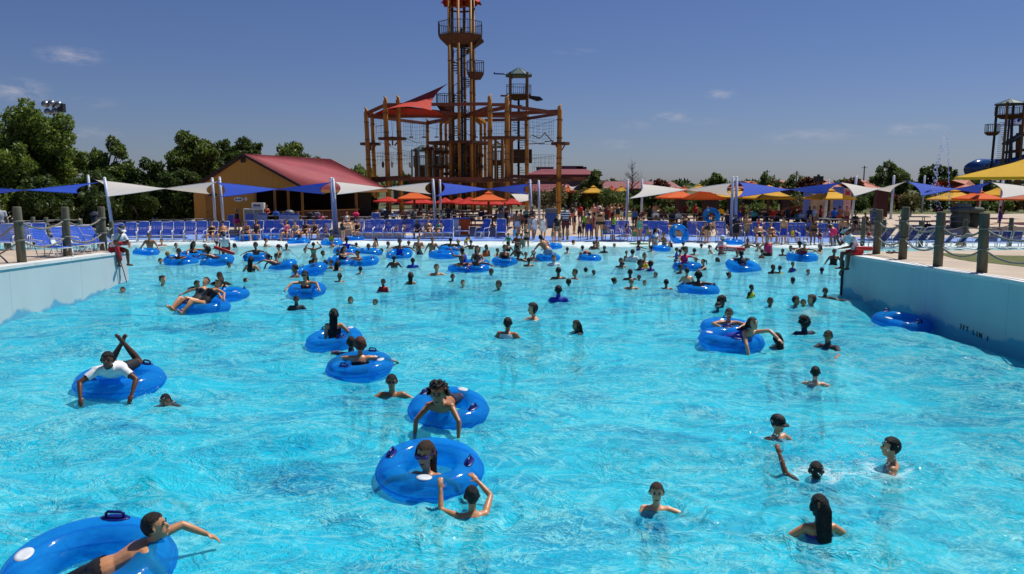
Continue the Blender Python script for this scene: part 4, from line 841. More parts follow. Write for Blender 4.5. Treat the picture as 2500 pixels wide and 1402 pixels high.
POSES = {
 'stand':   dict(ra=((.16, 0, -1), (.10, .12, -1)), rl=((.03, .02, -1), (.0, -.03, -1))),
 'wade':    dict(lean=6, ra=((.55, .1, -.8), (.45, .55, -.6)), rl=((.10, .12, -1), (.02, -.1, -1)), ll=((-.05, -.1, -1), (0, -.25, -1))),
 'walk':    dict(lean=3, ra=((.14, -.30, -1), (.08, .10, -1)), la=((-.14, .28, -1), (-.05, .45, -1)), rl=((.03, .36, -1), (0, -.02, -1)), ll=((-.03, -.22, -1), (0, -.55, -1))),
 'hip':     dict(ra=((.75, -.15, -.75), (-.75, .35, -.45)), la=((-.14, 0, -1), (-.05, .15, -1)), rl=((.06, .03, -1), (0, -.03, -1))),
 'hips':    dict(ra=((.75, -.15, -.75), (-.75, .35, -.45)), rl=((.06, .03, -1), (0, -.03, -1))),
 'crossed': dict(ra=((.35, .35, -.85), (-.8, .5, .12)), rl=((.03, .02, -1), (0, -.03, -1))),
 'headhands': dict(ra=((.95, .12, .30), (-.62, -.05, .80)), rl=((.05, .02, -1), (0, -.04, -1))),
 'face':    dict(ra=((.2, .35, -.9), (-.25, .5, .85)), la=((-.2, .3, -.9), (.6, .6, -.1)), rl=((.03, .02, -1), (0, -.03, -1))),
 'phone':   dict(ra=((.25, .5, -.8), (-.2, .8, .35)), la=((-.16, 0, -1), (-.1, .12, -1)), rl=((.03, .02, -1), (0, -.03, -1))),
 'bend':    dict(lean=84, hp=-35, ra=((.12, .35, -1), (.05, .15, -1)), rl=((.08, .10, -1), (0, -.06, -1))),
 'stoop':   dict(lean=48, hp=-20, ra=((.15, .35, -1), (0, .4, -1)), rl=((.06, .12, -1), (0, -.18, -1))),
 'tread':   dict(lean=8, ra=((.80, .35, -.35), (.55, .75, .10)), rl=((.2, .55, -.9), (.05, -.55, -.8))),
 'treadf':  dict(lean=10, ra=((.45, .75, -.35), (.12, .98, .06)), rl=((.2, .45, -.9), (.05, -.6, -.8))),
 'float':   dict(lean=4, ra=((.6, .1, -.75), (.5, .5, -.5)), rl=((.1, .35, -1), (.0, -.4, -1))),
 'spread':  dict(lean=5, ra=((.82, .15, -.58), (.78, .55, -.12)), rl=((.15, .4, -1), (.05, -.5, -.9))),
 'reachfar': dict(lean=6, la=((-.92, .25, -.22), (-.8, .5, .05)), ra=((.35, .6, -.6), (-.55, .8, -.1)), rl=((.15, .4, -1), (.05, -.5, -.9))),
 'wave':    dict(lean=10, ra=((.5, .3, -.7), (.3, .6, -.5)), la=((-.75, .3, .62), (-.25, .55, .85)), rl=((.15, .4, -1), (.05, -.5, -.9))),
 'swim':    dict(lean=78, hp=30, ra=((.55, .2, -.15), (.6, .5, -.2)), la=((-.5, .6, -.2), (-.2, .8, -.25)), rl=((.12, -.95, -.25), (.1, -.95, -.1))),
 'hug':     dict(lean=14, hp=-4, ra=((.72, .68, .02), (.35, .72, -.45)), rl=((.1, .25, -1), (.03, -.3, -1))),
 'hugfold': dict(lean=20, hp=-2, ra=((.66, .75, .0), (-.55, .80, -.10)), rl=((.1, .25, -1), (.03, -.3, -1))),
 'hugside': dict(lean=10, ra=((.86, .34, -.12), (.50, .78, -.36)), rl=((.1, .25, -1), (.03, -.3, -1))),
 'pushup':  dict(lean=10, hy=0, ra=((.38, .66, .42), (-.52, .62, .58)), la=((-.62, .62, .10), (.10, .50, .86)), rl=((.1, .15, -1), (.03, -.4, -1))),
 'prone':   dict(lean=84, hp=34, ra=((.45, .62, -.50), (.02, .35, -.95)), rl=((.10, -.98, -.12), (.04, -.98, -.2))),
 'pronekick': dict(lean=80, hp=40, ra=((.70, .50, -.45), (-.15, .62, -.72)), rl=((.34, -.92, -.10), (-.52, .10, .85)), ll=((-.30, -.92, .0), (.46, .30, .84))),
 'reachside': dict(lean=66, roll=0, hp=44, hy=-8, la=((-.36, .92, .20), (.0, .84, -.50)), ra=((.45, .55, -.62), (.1, .35, -.9)), rl=((.12, -.9, -.35), (.05, -.85, -.5))),
 'lounge':  dict(lean=-48, hp=8, ra=((.92, -.05, -.18), (.70, .42, -.35)), rl=((.20, .90, .42), (.05, .80, -.62)), ll=((-.26, .92, .32), (-.05, .75, -.66))),
 'loungeb': dict(lean=-38, hp=0, ra=((.75, .25, -.5), (.2, .85, .1)), rl=((.20, .92, .22), (.05, .85, -.45))),
 'sit':     dict(lean=-8, ra=((.22, .25, -.92), (-.15, .90, -.25)), rl=((.14, .98, -.05), (.02, -.05, -1))),
 'sitlean': dict(lean=-22, ra=((.30, .10, -.92), (-.55, .70, .1)), rl=((.16, .98, -.02), (.05, .22, -1))),
 'sitfwd':  dict(lean=28, hp=-8, ra=((.20, .55, -.8), (-.30, .80, -.35)), rl=((.20, .96, -.05), (.02, -.08, -1))),
 'sithead': dict(lean=-18, ra=((.75, .15, .55), (-.75, -.1, .62)), la=((-.25, .2, -.92), (.2, .85, -.2)), rl=((.16, .98, -.02), (.05, .15, -1))),
 'sitface': dict(lean=34, hp=-12, ra=((.15, .55, -.75), (-.10, .55, .80)), la=((-.22, .45, -.85), (.5, .75, -.2)), rl=((.14, .96, -.10), (.02, .02, -1)), ll=((-.16, .96, -.10), (0, .04, -1))),
 'squat':   dict(lean=22, ra=((.3, .7, -.6), (-.1, .9, -.2)), rl=((.22, .92, .10), (.0, -.35, -.95))),
 'floorsit': dict(lean=12, ra=((.3, .5, -.75), (-.2, .9, -.3)), rl=((.28, .92, .32), (-.1, .62, -.78))),
 'climb':   dict(lean=30, roll=-28, hp=20, ra=((.6, .1, -.8), (.55, .1, -.8)), la=((-.5, .35, -.75), (-.4, .3, -.85)), rl=((.2, .1, -.95), (.1, -.5, -.8))),
 'crawl':   dict(lean=40, hp=10, ra=((.15, .3, -.95), (.05, .1, -1)), rl=((.2, .45, -.85), (.0, -.7, -.7))),
}
BODY = {}
def body(pose, sex='m', fat=1.0, vox=.022, kid=False, near=False):
    key = (pose, sex, fat, vox, kid)
    if key in BODY: return BODY[key]
    ps = POSES[pose]; S = MB(); B = Bones()
    def add(vf): S.add(vf[0], vf[1])
    Rt = rotz(ps.get('tw', 0)) @ roty(ps.get('roll', 0)) @ rotx(-ps.get('lean', 0))
    X, Y, Z = Rt[:, 0], Rt[:, 1], Rt[:, 2]
    # chin and face direction: head follows half of the trunk's lean
    Rh = rotz(ps.get('hy', 0)) @ roty(ps.get('roll', 0) * .3) @ rotx(-ps.get('lean', 0) * .42 + ps.get('hp', 0) * .9)
    hX, hY, hZ = Rh[:, 0], Rh[:, 1], Rh[:, 2]
    f = sex == 'f'; hw = .092 if not f else .098; sw = (.178 if not f else .158) * (1 + .12 * (fat - 1)); hs = 1.30 if kid else 1.07
    if kid: sw *= .92
    L = .50; P0 = V3(0, 0, 0); N = P0 + Z * L
    curve = lambda t: P0 + Z * L * t + Y * (.012 * math.sin(PI * t)) 
    prof = [(-.16, .085, .07), (-.06, .145, .115), (.06, .165, .122), (.2, .155, .115), (.36, .135 if not f else .122, .098), (.52, .150 if not f else .130, .108), (.68, .168 if not f else .146, .118), (.82, .172 if not f else .148, .108), (.93, .150 if not f else .128, .088), (1.0, .085, .066), (1.04, .05, .05)]
    if f: prof[1] = (-.06, .152, .122); prof[2] = (.06, .172, .128)
    fx = lambda t: 1 + (fat - 1) * (1.0 if t < .6 else .55)
    add(_tube([curve(t) for t, a, b in prof], [a * fx(t) for t, a, b in prof], [b * (1 + (fat - 1) * (1.4 if .1 < t < .6 else .8)) for t, a, b in prof], X, Y, 14))
    if f and not kid:
        for sx in (-1, 1): S.sph(curve(.70) + X * sx * .065 + Y * .095 * (1 + .5 * (fat - 1)), (.062, .058, .06), 10, 7)
    B.add('torso', P0, N, .14, .13)
    # neck, head
    hc = N + Z * .045 + hZ * .155 * (hs if kid else 1) + hY * .018
    add(_limb(N - Z * .03, hc - hZ * .06, .056 if not f else .048, .05, 0, 10))
    B.add('neck', N + Z * .01, hc - hZ * .10, .055, .05)
    S.sph(hc + hZ * .02 * hs - hY * .008 * hs, tuple(hs * q for q in (.076, .096, .098)), 14, 10, Matrix(Rh.tolist()))
    S.sph(hc - hZ * .048 * hs + hY * .030 * hs, tuple(hs * q for q in (.056, .062, .070)), 12, 8, Matrix(Rh.tolist()))
    S.sph(hc - hZ * .094 * hs + hY * .066 * hs, tuple(hs * q for q in (.026, .022, .020)), 8, 6, Matrix(Rh.tolist()))
    S.sph(hc - hZ * .018 * hs + hY * .096 * hs, tuple(hs * q for q in (.014, .022, .026)), 8, 6, Matrix(Rh.tolist()))
    for sx in (-1, 1):
        S.sph(hc + hX * sx * .078 * hs - hZ * .012 * hs - hY * .004, tuple(hs * q for q in (.012, .022, .034)), 8, 6, Matrix(Rh.tolist()))
    B.add('head', hc - hZ * .06, hc + hZ * .02, .085 * hs, .09 * hs)
    out = {}
    af = 1 + .35 * (fat - 1)
    k1 = .88 if kid else 1.0
    for nm, sx in (('r', 1), ('l', -1)):
        A = ps.get(nm + 'a') or ps['ra']; mir = sx if (nm == 'l' and (nm + 'a') not in ps) else 1
        ua, fa = nrm(V3(A[0][0] * mir, A[0][1], A[0][2])), nrm(V3(A[1][0] * mir, A[1][1], A[1][2]))
        sh = P0 + Z * L * .925 + X * sx * sw
        el = sh + ua * .285; wr = el + fa * .245
        add(_limb(curve(.86) + X * sx * sw * .45, sh, .082 * af, .058 * af if not f else .050 * af, 0))
        add(_limb(sh, el, .052 * af * (.9 if f else 1) * k1, .039 * af * (.92 if f else 1) * k1, .006))
        add(_limb(el, wr, .040 * af * (.92 if f else 1) * k1, .027 * k1, .006))
        # hand: palm, four fingers, thumb
        hn = nrm(np.cross(fa, X * sx) + 1e-4); side = nrm(np.cross(hn, fa))
        if side @ X * sx > 0: side = -side            # thumb side points inwards / forwards
        pm = wr + fa * .055
        Rp = np.stack([side, fa, hn], 1)
        S.sph(pm, (.040, .056, .018), 10, 7, Matrix(Rp.tolist()))
        fr = max(.0085, vox * .62)
        down = hn if hn[2] < 0 else -hn
        for q, (o, l) in enumerate(((.029, .070), (.010, .080), (-.010, .075), (-.028, .060))):
            b0 = pm + side * o + fa * .030; b1 = b0 + fa * l * .55 + down * .006 + side * o * .18; b2 = b1 + fa * l * .45 + down * .022
            add(_limb(b0, b1, fr, fr * .95, 0, 6)); add(_limb(b1, b2, fr * .95, fr * .8, 0, 6))
        t0 = pm + side * .028 - fa * .030; t1 = t0 + nrm(side * .8 + fa * .6) * .042; t2 = t1 + nrm(side * .25 + fa) * .030
        add(_limb(t0, t1, fr * 1.15, fr, 0, 6)); add(_limb(t1, t2, fr, fr * .85, 0, 6))
        B.add('ua' + nm, sh, el, .05, .04); B.add('fa' + nm, el, wr, .04, .03); B.add('hand' + nm, wr + fa * .02, wr + fa * .17, .03, .02)
        G = ps.get(nm + 'l') or ps['rl']; mir = sx if (nm == 'l' and (nm + 'l') not in ps) else 1
        th, sk = nrm(V3(G[0][0] * mir, G[0][1], G[0][2])), nrm(V3(G[1][0] * mir, G[1][1], G[1][2]))
        hp = P0 - Z * .04 + X * sx * hw * (1 + .25 * (fat - 1)); kn = hp + th * .42; an = kn + sk * .40
        lf = 1 + .55 * (fat - 1)
        add(_limb(hp, kn, .086 * lf * (1.04 if f else 1) * k1, .054 * lf * k1, .008)); add(_limb(kn, an, .053 * lf * k1, .034 * k1, .014))
        fv = V3(sx * .2, 1, 0) - sk * (V3(sx * .2, 1, 0) @ sk)
        if np.linalg.norm(fv) < .35: fv = V3(0, 0, 1) + sk * .6
        if ps.get('lean', 0) > 70 and pose != 'bend': fv = fv * .3 + sk * 1.0     # pointed toes
        fv = nrm(fv); heel = an - fv * .045 + sk * .035; toe = an + fv * .155 + sk * .048
        add(_limb(heel, toe, .034, .028, .006, 8)); S.sph(toe - fv * .02, (.043, .04, .022), 8, 6)
        add(_limb(an, heel, .034, .036, 0, 8))
        B.add('th' + nm, hp, kn, .085 * lf, .055 * lf); B.add('sk' + nm, kn, an, .055, .035); B.add('foot' + nm, heel, toe, .035, .03)
        out['sh' + nm] = sh; out['wr' + nm] = wr; out['an' + nm] = an; out['kn' + nm] = kn
    if near: pass
    me = bpy.data.meshes.new('t'); me.from_pydata(S.v, [], S.f); o = bpy.data.objects.new('t', me); TMP.collection.objects.link(o)
    md = o.modifiers.new('r', 'REMESH'); md.mode = 'VOXEL'; md.voxel_size = vox; md.use_smooth_shade = True
    sm = o.modifiers.new('s', 'SMOOTH'); sm.factor = .5; sm.iterations = 3 if vox > .015 else 4
    TMP_VL.update(); res = bpy.data.meshes.new_from_object(o.evaluated_get(TMP_VL.depsgraph)); bpy.data.objects.remove(o); bpy.data.meshes.remove(me)
    res.name = 'person_body'
    n = len(res.vertices); co = np.empty(n * 3); res.vertices.foreach_get('co', co); co = co.reshape(-1, 3); no = np.empty(n * 3); res.vertices.foreach_get('normal', no); no = no.reshape(-1, 3)
    lab, T = B.label(co)
    hl = (co - hc) @ Rh / hs
    res.materials.append(None)
    faces = [tuple(p.vertices) for p in res.polygons]
    d = dict(me=res, co=co, no=no, lab=lab, T=T, hl=hl, hc=hc, Rh=Rh, hs=hs, N=N, faces=faces, X=X, Y=Y, Z=Z, curve=curve, vox=vox, foot=co[:, 2].min(), top=(hc + V3(0, 0, .125 * hs))[2], cache={}, fat=fat, sex=sex, sw=sw, **out)
    d['top'] = max(d['top'], co[np.isin(lab, ['head'])][:, 2].max() + .012)
    BODY[key] = d; return d
def region(b, kind):
    lab, T = b['lab'], b['T']; tor = lab == 'torso'
    ua = (lab == 'uar') | (lab == 'ual'); fa = (lab == 'far') | (lab == 'fal'); th = (lab == 'thr') | (lab == 'thl')
    fw = ((b['co'] - b['N']) @ b['Y'])
    if kind in ('trunks', 'shorts'): return (tor & (T < .17)) | (th & (T < .74))
    if kind == 'briefs': return (tor & (T < .13)) | (th & (T < .16))
    if kind == 'skirt': return (tor & (T < .22)) | (th & (T < .45))
    if kind == 'swimsuit': return (tor & (T < .80)) | (th & (T < .13))
    if kind == 'swim_dress': return (tor & (T < .92)) | (th & (T < .62))
    if kind == 'bikini_top': return tor & (T > .58) & (T < .77)
    if kind == 'tankini': return tor & (T > .10) & (T < .86)
    if kind == 'tank_top': return tor & (T > .04) & (T < .95)
    if kind == 'tshirt': return (tor & (T > .02)) | (ua & (T < .62))
    if kind == 'rash_guard': return (tor & (T > .02)) | (ua & (T < .7))
    if kind == 'life_vest': return tor & (T > .22) & (T < .98)
    if kind == 'towel': return (tor & (T < .75)) | (th & (T < .5))
    return tor
def shell(b, mask, off, name):
    idx = np.where(mask)[0]; mp = -np.ones(len(mask), int); mp[idx] = np.arange(len(idx))
    Fs = [tuple(mp[v] for v in f) for f in b['faces'] if all(mask[v] for v in f)]
    V = b['co'][idx] + b['no'][idx] * (off(b['co'][idx])[:, None] if callable(off) else off)
    me = bpy.data.meshes.new(name); me.from_pydata(V.tolist(), [], Fs); me.polygons.foreach_set('use_smooth', [True] * len(Fs)); me.materials.append(None); me.update(); return me
def clothes(b, kind):
    if kind not in b['cache']:
        b['cache'][kind] = shell(b, region(b, kind), {'life_vest': .038, 'tshirt': .014, 'trunks': .014, 'shorts': .014, 'towel': .02, 'swim_dress': .016, 'skirt': .016, 'rash_guard': .008}.get(kind, .008), kind)
    return b['cache'][kind]
def hair(b, style):
    k = 'hair_' + style
    if k in b['cache']: return b['cache'][k]
    hl = b['hl']; head = np.isin(b['lab'], ['head', 'neck']); x, y, z = hl[:, 0], hl[:, 1], hl[:, 2]
    hs = b['hs']; off = {'curly': .034, 'short': .012, 'buzz': .007, 'long': .016, 'bun': .011, 'pony': .011, 'braids': .014, 'bob': .022}.get(style, .012)
    line = (z > .062 + .25 * (y - .06)) & (y <= .10) | ((y < .012) & (z > -.02)) | ((y < -.035) & (z > -.075))
    if style in ('long', 'bob', 'braids'): line |= (y < .02) & (z > -.10) & (np.abs(x) > .02)
    wob = .010 * np.sin(x * 95 + 1.3) + .008 * np.sin(x * 210 + y * 120) + .006 * np.sin(y * 260 + z * 90)
    line &= ~((y + wob * .6 > .028) & (z + wob < .062)); line &= head
    amp = {'curly': .40, 'buzz': .06}.get(style, .10)
    me0 = shell(b, line, lambda c: off * hs * (1.0 + amp * (np.sin(c[:, 0] * 170 + 3 * np.sin(c[:, 1] * 60)) + np.sin(c[:, 1] * 190 + c[:, 2] * 110) + np.sin(c[:, 2] * 150 + c[:, 0] * 120)) * .6), 'hair')
    S = MB(); S.add([v.co for v in me0.vertices], [tuple(p.vertices) for p in me0.polygons]); bpy.data.meshes.remove(me0)
    W = lambda a: b['hc'] + b['Rh'] @ (np.array(a) * hs)
    Rm = Matrix(b['Rh'].tolist()); n = 10 if b['vox'] < .015 else 8
    if style == 'bun': S.sph(W((0, -.105, .06)), .042, n, 7)
    if style == 'topbun': S.sph(W((0, -.02, .13)), .036, n, 7)
    if style == 'pony': S.path([W((0, -.095, .05)), W((0, -.15, .03)), W((0, -.16, -.05)), W((0, -.14, -.16))], [.024, .034, .028, .012], 8)
    if style in ('long', 'braids'):
        ba = -b['Y']; dn = V3(0, 0, -1) if abs(b['Z'][2]) > .6 else -b['Z']
        c0 = W((0, -.075, -.02)); c1 = b['N'] + ba * .105 + V3(0, 0, .02); c2 = b['N'] - b['Z'] * .13 + ba * .135; c3 = b['N'] - b['Z'] * .27 + ba * .125
        V, Fs = _tube([c0, (c0 + c1) / 2 + ba * .01, c1, c2, c3, c3 - b['Z'] * .03], [.078, .088, .088, .080, .058, .02], [.040, .040, .034, .026, .018, .006], b['X'], b['Y'], 12); S.add(V, Fs)
        rs = np.random.default_rng(3)
        for i in range(22):
            a_ = rs.uniform(-1, 1); o_ = b['X'] * a_; jt = rs.uniform(-.012, .012)
            S.path([W((a_ * .055, -.075 - .02 * (1 - a_ * a_), .07)), W((a_ * .080, -.112, -.02)), c1 + o_ * .085 + ba * (.034 * (1 - a_ * a_) + .004), c2 + o_ * (.080 + jt) + ba * (.028 * (1 - a_ * a_) + .004), c3 + o_ * (.062 + jt * 2) + ba * .016 - b['Z'] * rs.uniform(0, .05)], [.010, .013, .013, .011, .004], 5)
        if style == 'braids':
            for sx in (-.06, -.03, 0, .03, .06): S.path([W((sx, -.09, 0)), c1 + b['X'] * sx * 1.3, c2 + b['X'] * sx * 1.5], [.014, .014, .008], 6)
    if style == 'sidelong':
        for sx in (-1, 1): S.path([W((sx * .065, -.01, .02)), W((sx * .085, .01, -.08)), b['N'] + b['X'] * sx * .085 + b['Y'] * .06 - b['Z'] * .02, b['N'] + b['X'] * sx * .085 + b['Y'] * .11 - b['Z'] * .14], [.03, .03, .028, .012], 8)
    me = S.mesh('hair', [], True); me.materials.append(None); b['cache'][k] = me; return me
def headwear(b, kind):
    k = 'hat_' + kind
    if k in b['cache']: return b['cache'][k]
    hs = b['hs']; S = MB(); Rm = Matrix(b['Rh'].tolist()); W = lambda a: b['hc'] + b['Rh'] @ (np.array(a) * hs); n = 16
    def disc(c, rx, ry, dz, y0=None, tilt=0):
        top, bot = [], []
        for i in range(20):
            a = 2 * PI * i / 20; px, py = rx * math.cos(a), ry * math.sin(a)
            if y0 is not None: py = max(py, y0)
            top.append(W((c[0] + px, c[1] + py, c[2] + dz - tilt * abs(px) * 1.2 - tilt * max(py, 0)))); bot.append(W((c[0] + px, c[1] + py, c[2] - tilt * abs(px) * 1.2 - tilt * max(py, 0))))
        S.add(top + bot, [tuple(range(20)), tuple(reversed(range(20, 40)))] + [(i, 20 + i, 20 + (i + 1) % 20, (i + 1) % 20) for i in range(20)])
    if kind in ('cap', 'cap_back', 'visor'):
        if kind != 'visor': S.sph(W((0, -.008, .048)), tuple(hs * q for q in (.098, .120, .098)), 14, 9, Rm)
        else:
            V, Fs = _tube([W((0, -.006, .030)), W((0, -.006, .075))], [.094 * hs, .088 * hs], [.113 * hs, .106 * hs], b['Rh'][:, 0], b['Rh'][:, 1], 16); S.add(V, Fs[:-2])
        if kind == 'cap_back': disc((0, -.10, .035), .07, .075, .008, None, .2)
        else: disc((0, .09, .042), .078, .092, .010, -.03, .28)
    if kind == 'sunhat':
        S.sph(W((0, -.005, .055)), tuple(hs * q for q in (.102, .118, .100)), 14, 9, Rm); disc((0, -.005, .045), .20, .22, .008, None, .25)
    if kind == 'headband':
        V, Fs = _tube([W((0, -.006, .020)), W((0, -.008, .052))], [.100 * hs, .098 * hs], [.118 * hs, .116 * hs], b['Rh'][:, 0], b['Rh'][:, 1], 16); S.add(V, Fs[:-2])
    if kind in ('goggles', 'sunglasses', 'goggles_up'):
        zz = .012 if kind != 'goggles_up' else .072; yy = .092 if kind != 'goggles_up' else .078
        for sx in (-1, 1): S.sph(W((sx * .033, yy, zz)), tuple(hs * q for q in (.029, .014, .021)), 10, 7, Rm)
        S.path([W((-.01, yy + .01, zz + .004)), W((.01, yy + .01, zz + .004))], .005, 6)
        pts = [W((.088 * math.cos(a), .0 + .104 * math.sin(a), zz + .012 + .012 * (math.sin(a) < 0))) for a in np.linspace(PI * .22, -PI * 1.22, 16)]
        S.path(pts, .0065 if kind != 'sunglasses' else .004, 5)
    me = S.mesh(kind, [], True); me.materials.append(None); b['cache'][k] = me; return me
def face_parts(b, person, skin):
    """eyes, brows and mouth for faces that are big enough to show them"""
    hs = b['hs']; Rm = Matrix(b['Rh'].tolist()); W = lambda a: b['hc'] + b['Rh'] @ (np.array(a) * hs)
    if 'face' not in b['cache']:
        e = []
        for sx in (-1, 1):
            s = MB(); s.sph(W((sx * .031, .083, .010)), tuple(hs * q for q in (.014, .009, .0085)), 10, 7, Rm); e.append(s.mesh('eye', mat('eye_dark', '#221c18', .25, .1), True))
        s = MB()
        for sx in (-1, 1): s.path([W((sx * .014, .094, .030)), W((sx * .032, .092, .036)), W((sx * .05, .080, .030))], .005 * hs, 5)
        br = s.mesh('eyebrow', mat('brow_dark', '#1d140f', .8, .1), True)
        s = MB(); s.sph(W((0, .087, -.062)), tuple(hs * q for q in (.024, .010, .0075)), 10, 7, Rm); mo = s.mesh('mouth', mat('lips', '#7d3f38', .45, .1), True)
        b['cache']['face'] = (e, br, mo)
    e, br, mo = b['cache']['face']
    for m in e: link_mesh('eye', m, person)
    link_mesh('eyebrow', br, person); link_mesh('mouth', mo, person)

SKIN = ['#e8b796', '#d9a07a', '#c28a62', '#a06c48', '#7a4d33', '#5f3b27', '#4a2e20']
def skin_mat(i): return mat('skin_tone_%d' % i, SKIN[i], .40, .14, 5, .12, spec=.5, bscale=24)
HAIRC = {'k': '#100c0b', 'd': '#21150f', 'b': '#3b2617', 'l': '#6b4a2a', 'y': '#a8814c', 'g': '#8a8580', 'r': '#5a2a18'}
COLORS = {'navy': '#141c3c', 'black': '#0e0f14', 'white': '#dfe0e2', 'red': '#b3141c', 'royal': '#1531a8', 'blue': '#2a66c2', 'teal': '#16837f', 'green': '#2c8a3e', 'lime': '#9fdc2a', 'yellow': '#e3c81c', 'pink': '#e0698f', 'hotpink': '#dd1f66', 'magenta': '#a81552', 'purple': '#4a2a86', 'orange': '#e2571b', 'grey': '#6e7480', 'lgrey': '#a9adb5', 'maroon': '#5a1420', 'tan': '#b08d62', 'brown': '#4d3021', 'sky': '#3f9ad6', 'cream': '#d6c9ae', 'olive': '#5c5a34', 'charcoal': '#2a2d36', 'patterned': None, 'stripes': None, 'floral': None, 'mint': '#58b59b', 'straw': '#c9a468'}
def cloth_mat(c):
    nm = 'cloth_' + c
    if nm in MATS: return MATS[nm]
    if COLORS.get(c): return mat(nm, COLORS[c], .75, .12, 14)
    m = mat(nm, '#888888', .75, .1, 14); N, L, b = nodes_of(m)
    tc = N.new('ShaderNodeTexCoord'); rp = N.new('ShaderNodeValToRGB'); rp.color_ramp.interpolation = 'CONSTANT'
    if c == 'stripes':
        w = N.new('ShaderNodeTexWave'); w.wave_type = 'BANDS'; w.bands_direction = 'Z'; w.inputs['Scale'].default_value = 2.6; L.new(tc.outputs['Object'], w.inputs['Vector']); L.new(w.outputs[1], rp.inputs[0])
        cols = [(0, '#1b2348'), (.55, '#dfe3ea')]
    else:
        w = N.new('ShaderNodeTexNoise'); w.inputs['Scale'].default_value = 16 if c == 'patterned' else 11; L.new(tc.outputs['Object'], w.inputs['Vector']); L.new(w.outputs[0], rp.inputs[0])
        cols = [(0, '#1a1518'), (.5, '#b9a99a'), (.6, '#4a2026')] if c == 'patterned' else [(0, '#191d24'), (.47, '#d9ddd8'), (.53, '#3e6a78'), (.6, '#12151d')]
    e = rp.color_ramp.elements
    e[0].position, e[0].color = cols[0][0], hexc(cols[0][1]) + (1,); e[1].position, e[1].color = cols[1][0], hexc(cols[1][1]) + (1,)
    for p, q in cols[2:]: k = e.new(p); k.color = hexc(q) + (1,)
    L.new(rp.outputs[0], b.inputs['Base Color']); return m
def omat(o, m):
    o.material_slots[0].link = 'OBJECT'; o.material_slots[0].material = m
def figure(label, pose, loc, heading, s, skin=2, hr='short:k', wear='', sex='m', fat=1.0, kid=False, vox=.022, face=False, group=None, tilt=None):
    """wear: 'trunks:navy tshirt:white cap:red' ... ; heading in degrees: 0 faces the photographer, 90 the picture's right"""
    b = body(pose, sex, fat, vox, kid); o = link_mesh('person', b['me']); omat(o, skin_mat(skin))
    o.location = loc; o.rotation_euler = (tilt[0] if tilt else 0, tilt[1] if tilt else 0, rad(180 + heading)); o.scale = (s, s, s)
    tag(o, label, 'person', group)
    if hr and hr != 'none':
        st, c = hr.split(':'); h = link_mesh('hair', hair(b, st), o); omat(h, mat('hair_' + c, HAIRC[c], .5, .45, 30, .9, stretch=(4, 4, .5), spec=.35))
    for w in wear.split():
        k, c = w.split(':')
        if k in ('cap', 'cap_back', 'visor', 'sunhat', 'goggles', 'sunglasses', 'headband', 'goggles_up'):
            c_ = link_mesh({'cap_back': 'cap', 'goggles_up': 'goggles'}.get(k, k), headwear(b, k), o)
            omat(c_, mat('lens_' + c, COLORS[c], .12, .05, 9, coat=.5) if 'g' == k[0] or k == 'sunglasses' else cloth_mat(c))
        else:
            c_ = link_mesh(k if k not in ('trunks',) else 'swim_trunks', clothes(b, k), o); omat(c_, cloth_mat(c))
    if face: face_parts(b, o, skin)
    return o, b
LEVELS = {'neck': .155, 'shoulder': .26, 'chest': .42, 'waist': .62, 'hip': .78, 'thigh': .98, 'knee': 1.22}
def put(label, pose, u, vt, vw, lvl='feet', f=0, skin=2, hr='short:k', wear='', sex='m', fat=1.0, kid=False, s=None, face=False, group=None, side=False, vox=None, dz=0):
    """a person whose top of head shows at pixel (u, vt) and whose waterline or feet show at row vw"""
    if vox is None: vox = .022
    b = body(pose, sex, fat, vox, kid)
    top = b['top']; wl = b['foot'] if lvl == 'feet' else b['hc'][2] - LEVELS[lvl] * (1.12 if kid else 1)
    if lvl == 'feet': base = at_deck(u, vw, side=side) if at(u, vw).y > shore_y(at(u, vw).x) or side else at_water(u, vw)[0]
    else: base = at_water(u, vw)[0]
    zt = atY(u, vt, base.y).z
    if lvl == 'feet':
        ss = (zt - base.z) / (top - wl)
        if s is None: s = min(max(ss, .46 if kid else .86), .86 if kid else 1.14)
    else:                                   # in the water: as much of the body shows as the photo shows
        if s is None: s = min(max((zt - base.z) / (b['hc'][2] + .125 * b['hs'] - (b['hc'][2] - LEVELS[lvl] * (1.12 if kid else 1))), .56 if kid else .80), .82 if kid else 1.06)
        wl = max(top - (zt - base.z) / s, b['foot'])
    R = rotz(180 + f); h = R @ (V3(b['hc'][0], b['hc'][1], 0) * s)
    loc = (base.x - h[0], base.y - h[1], base.z - wl * s + dz)
    return figure(label, pose, loc, f, s, skin, hr, wear, sex, fat, kid, vox, face, group)[0]
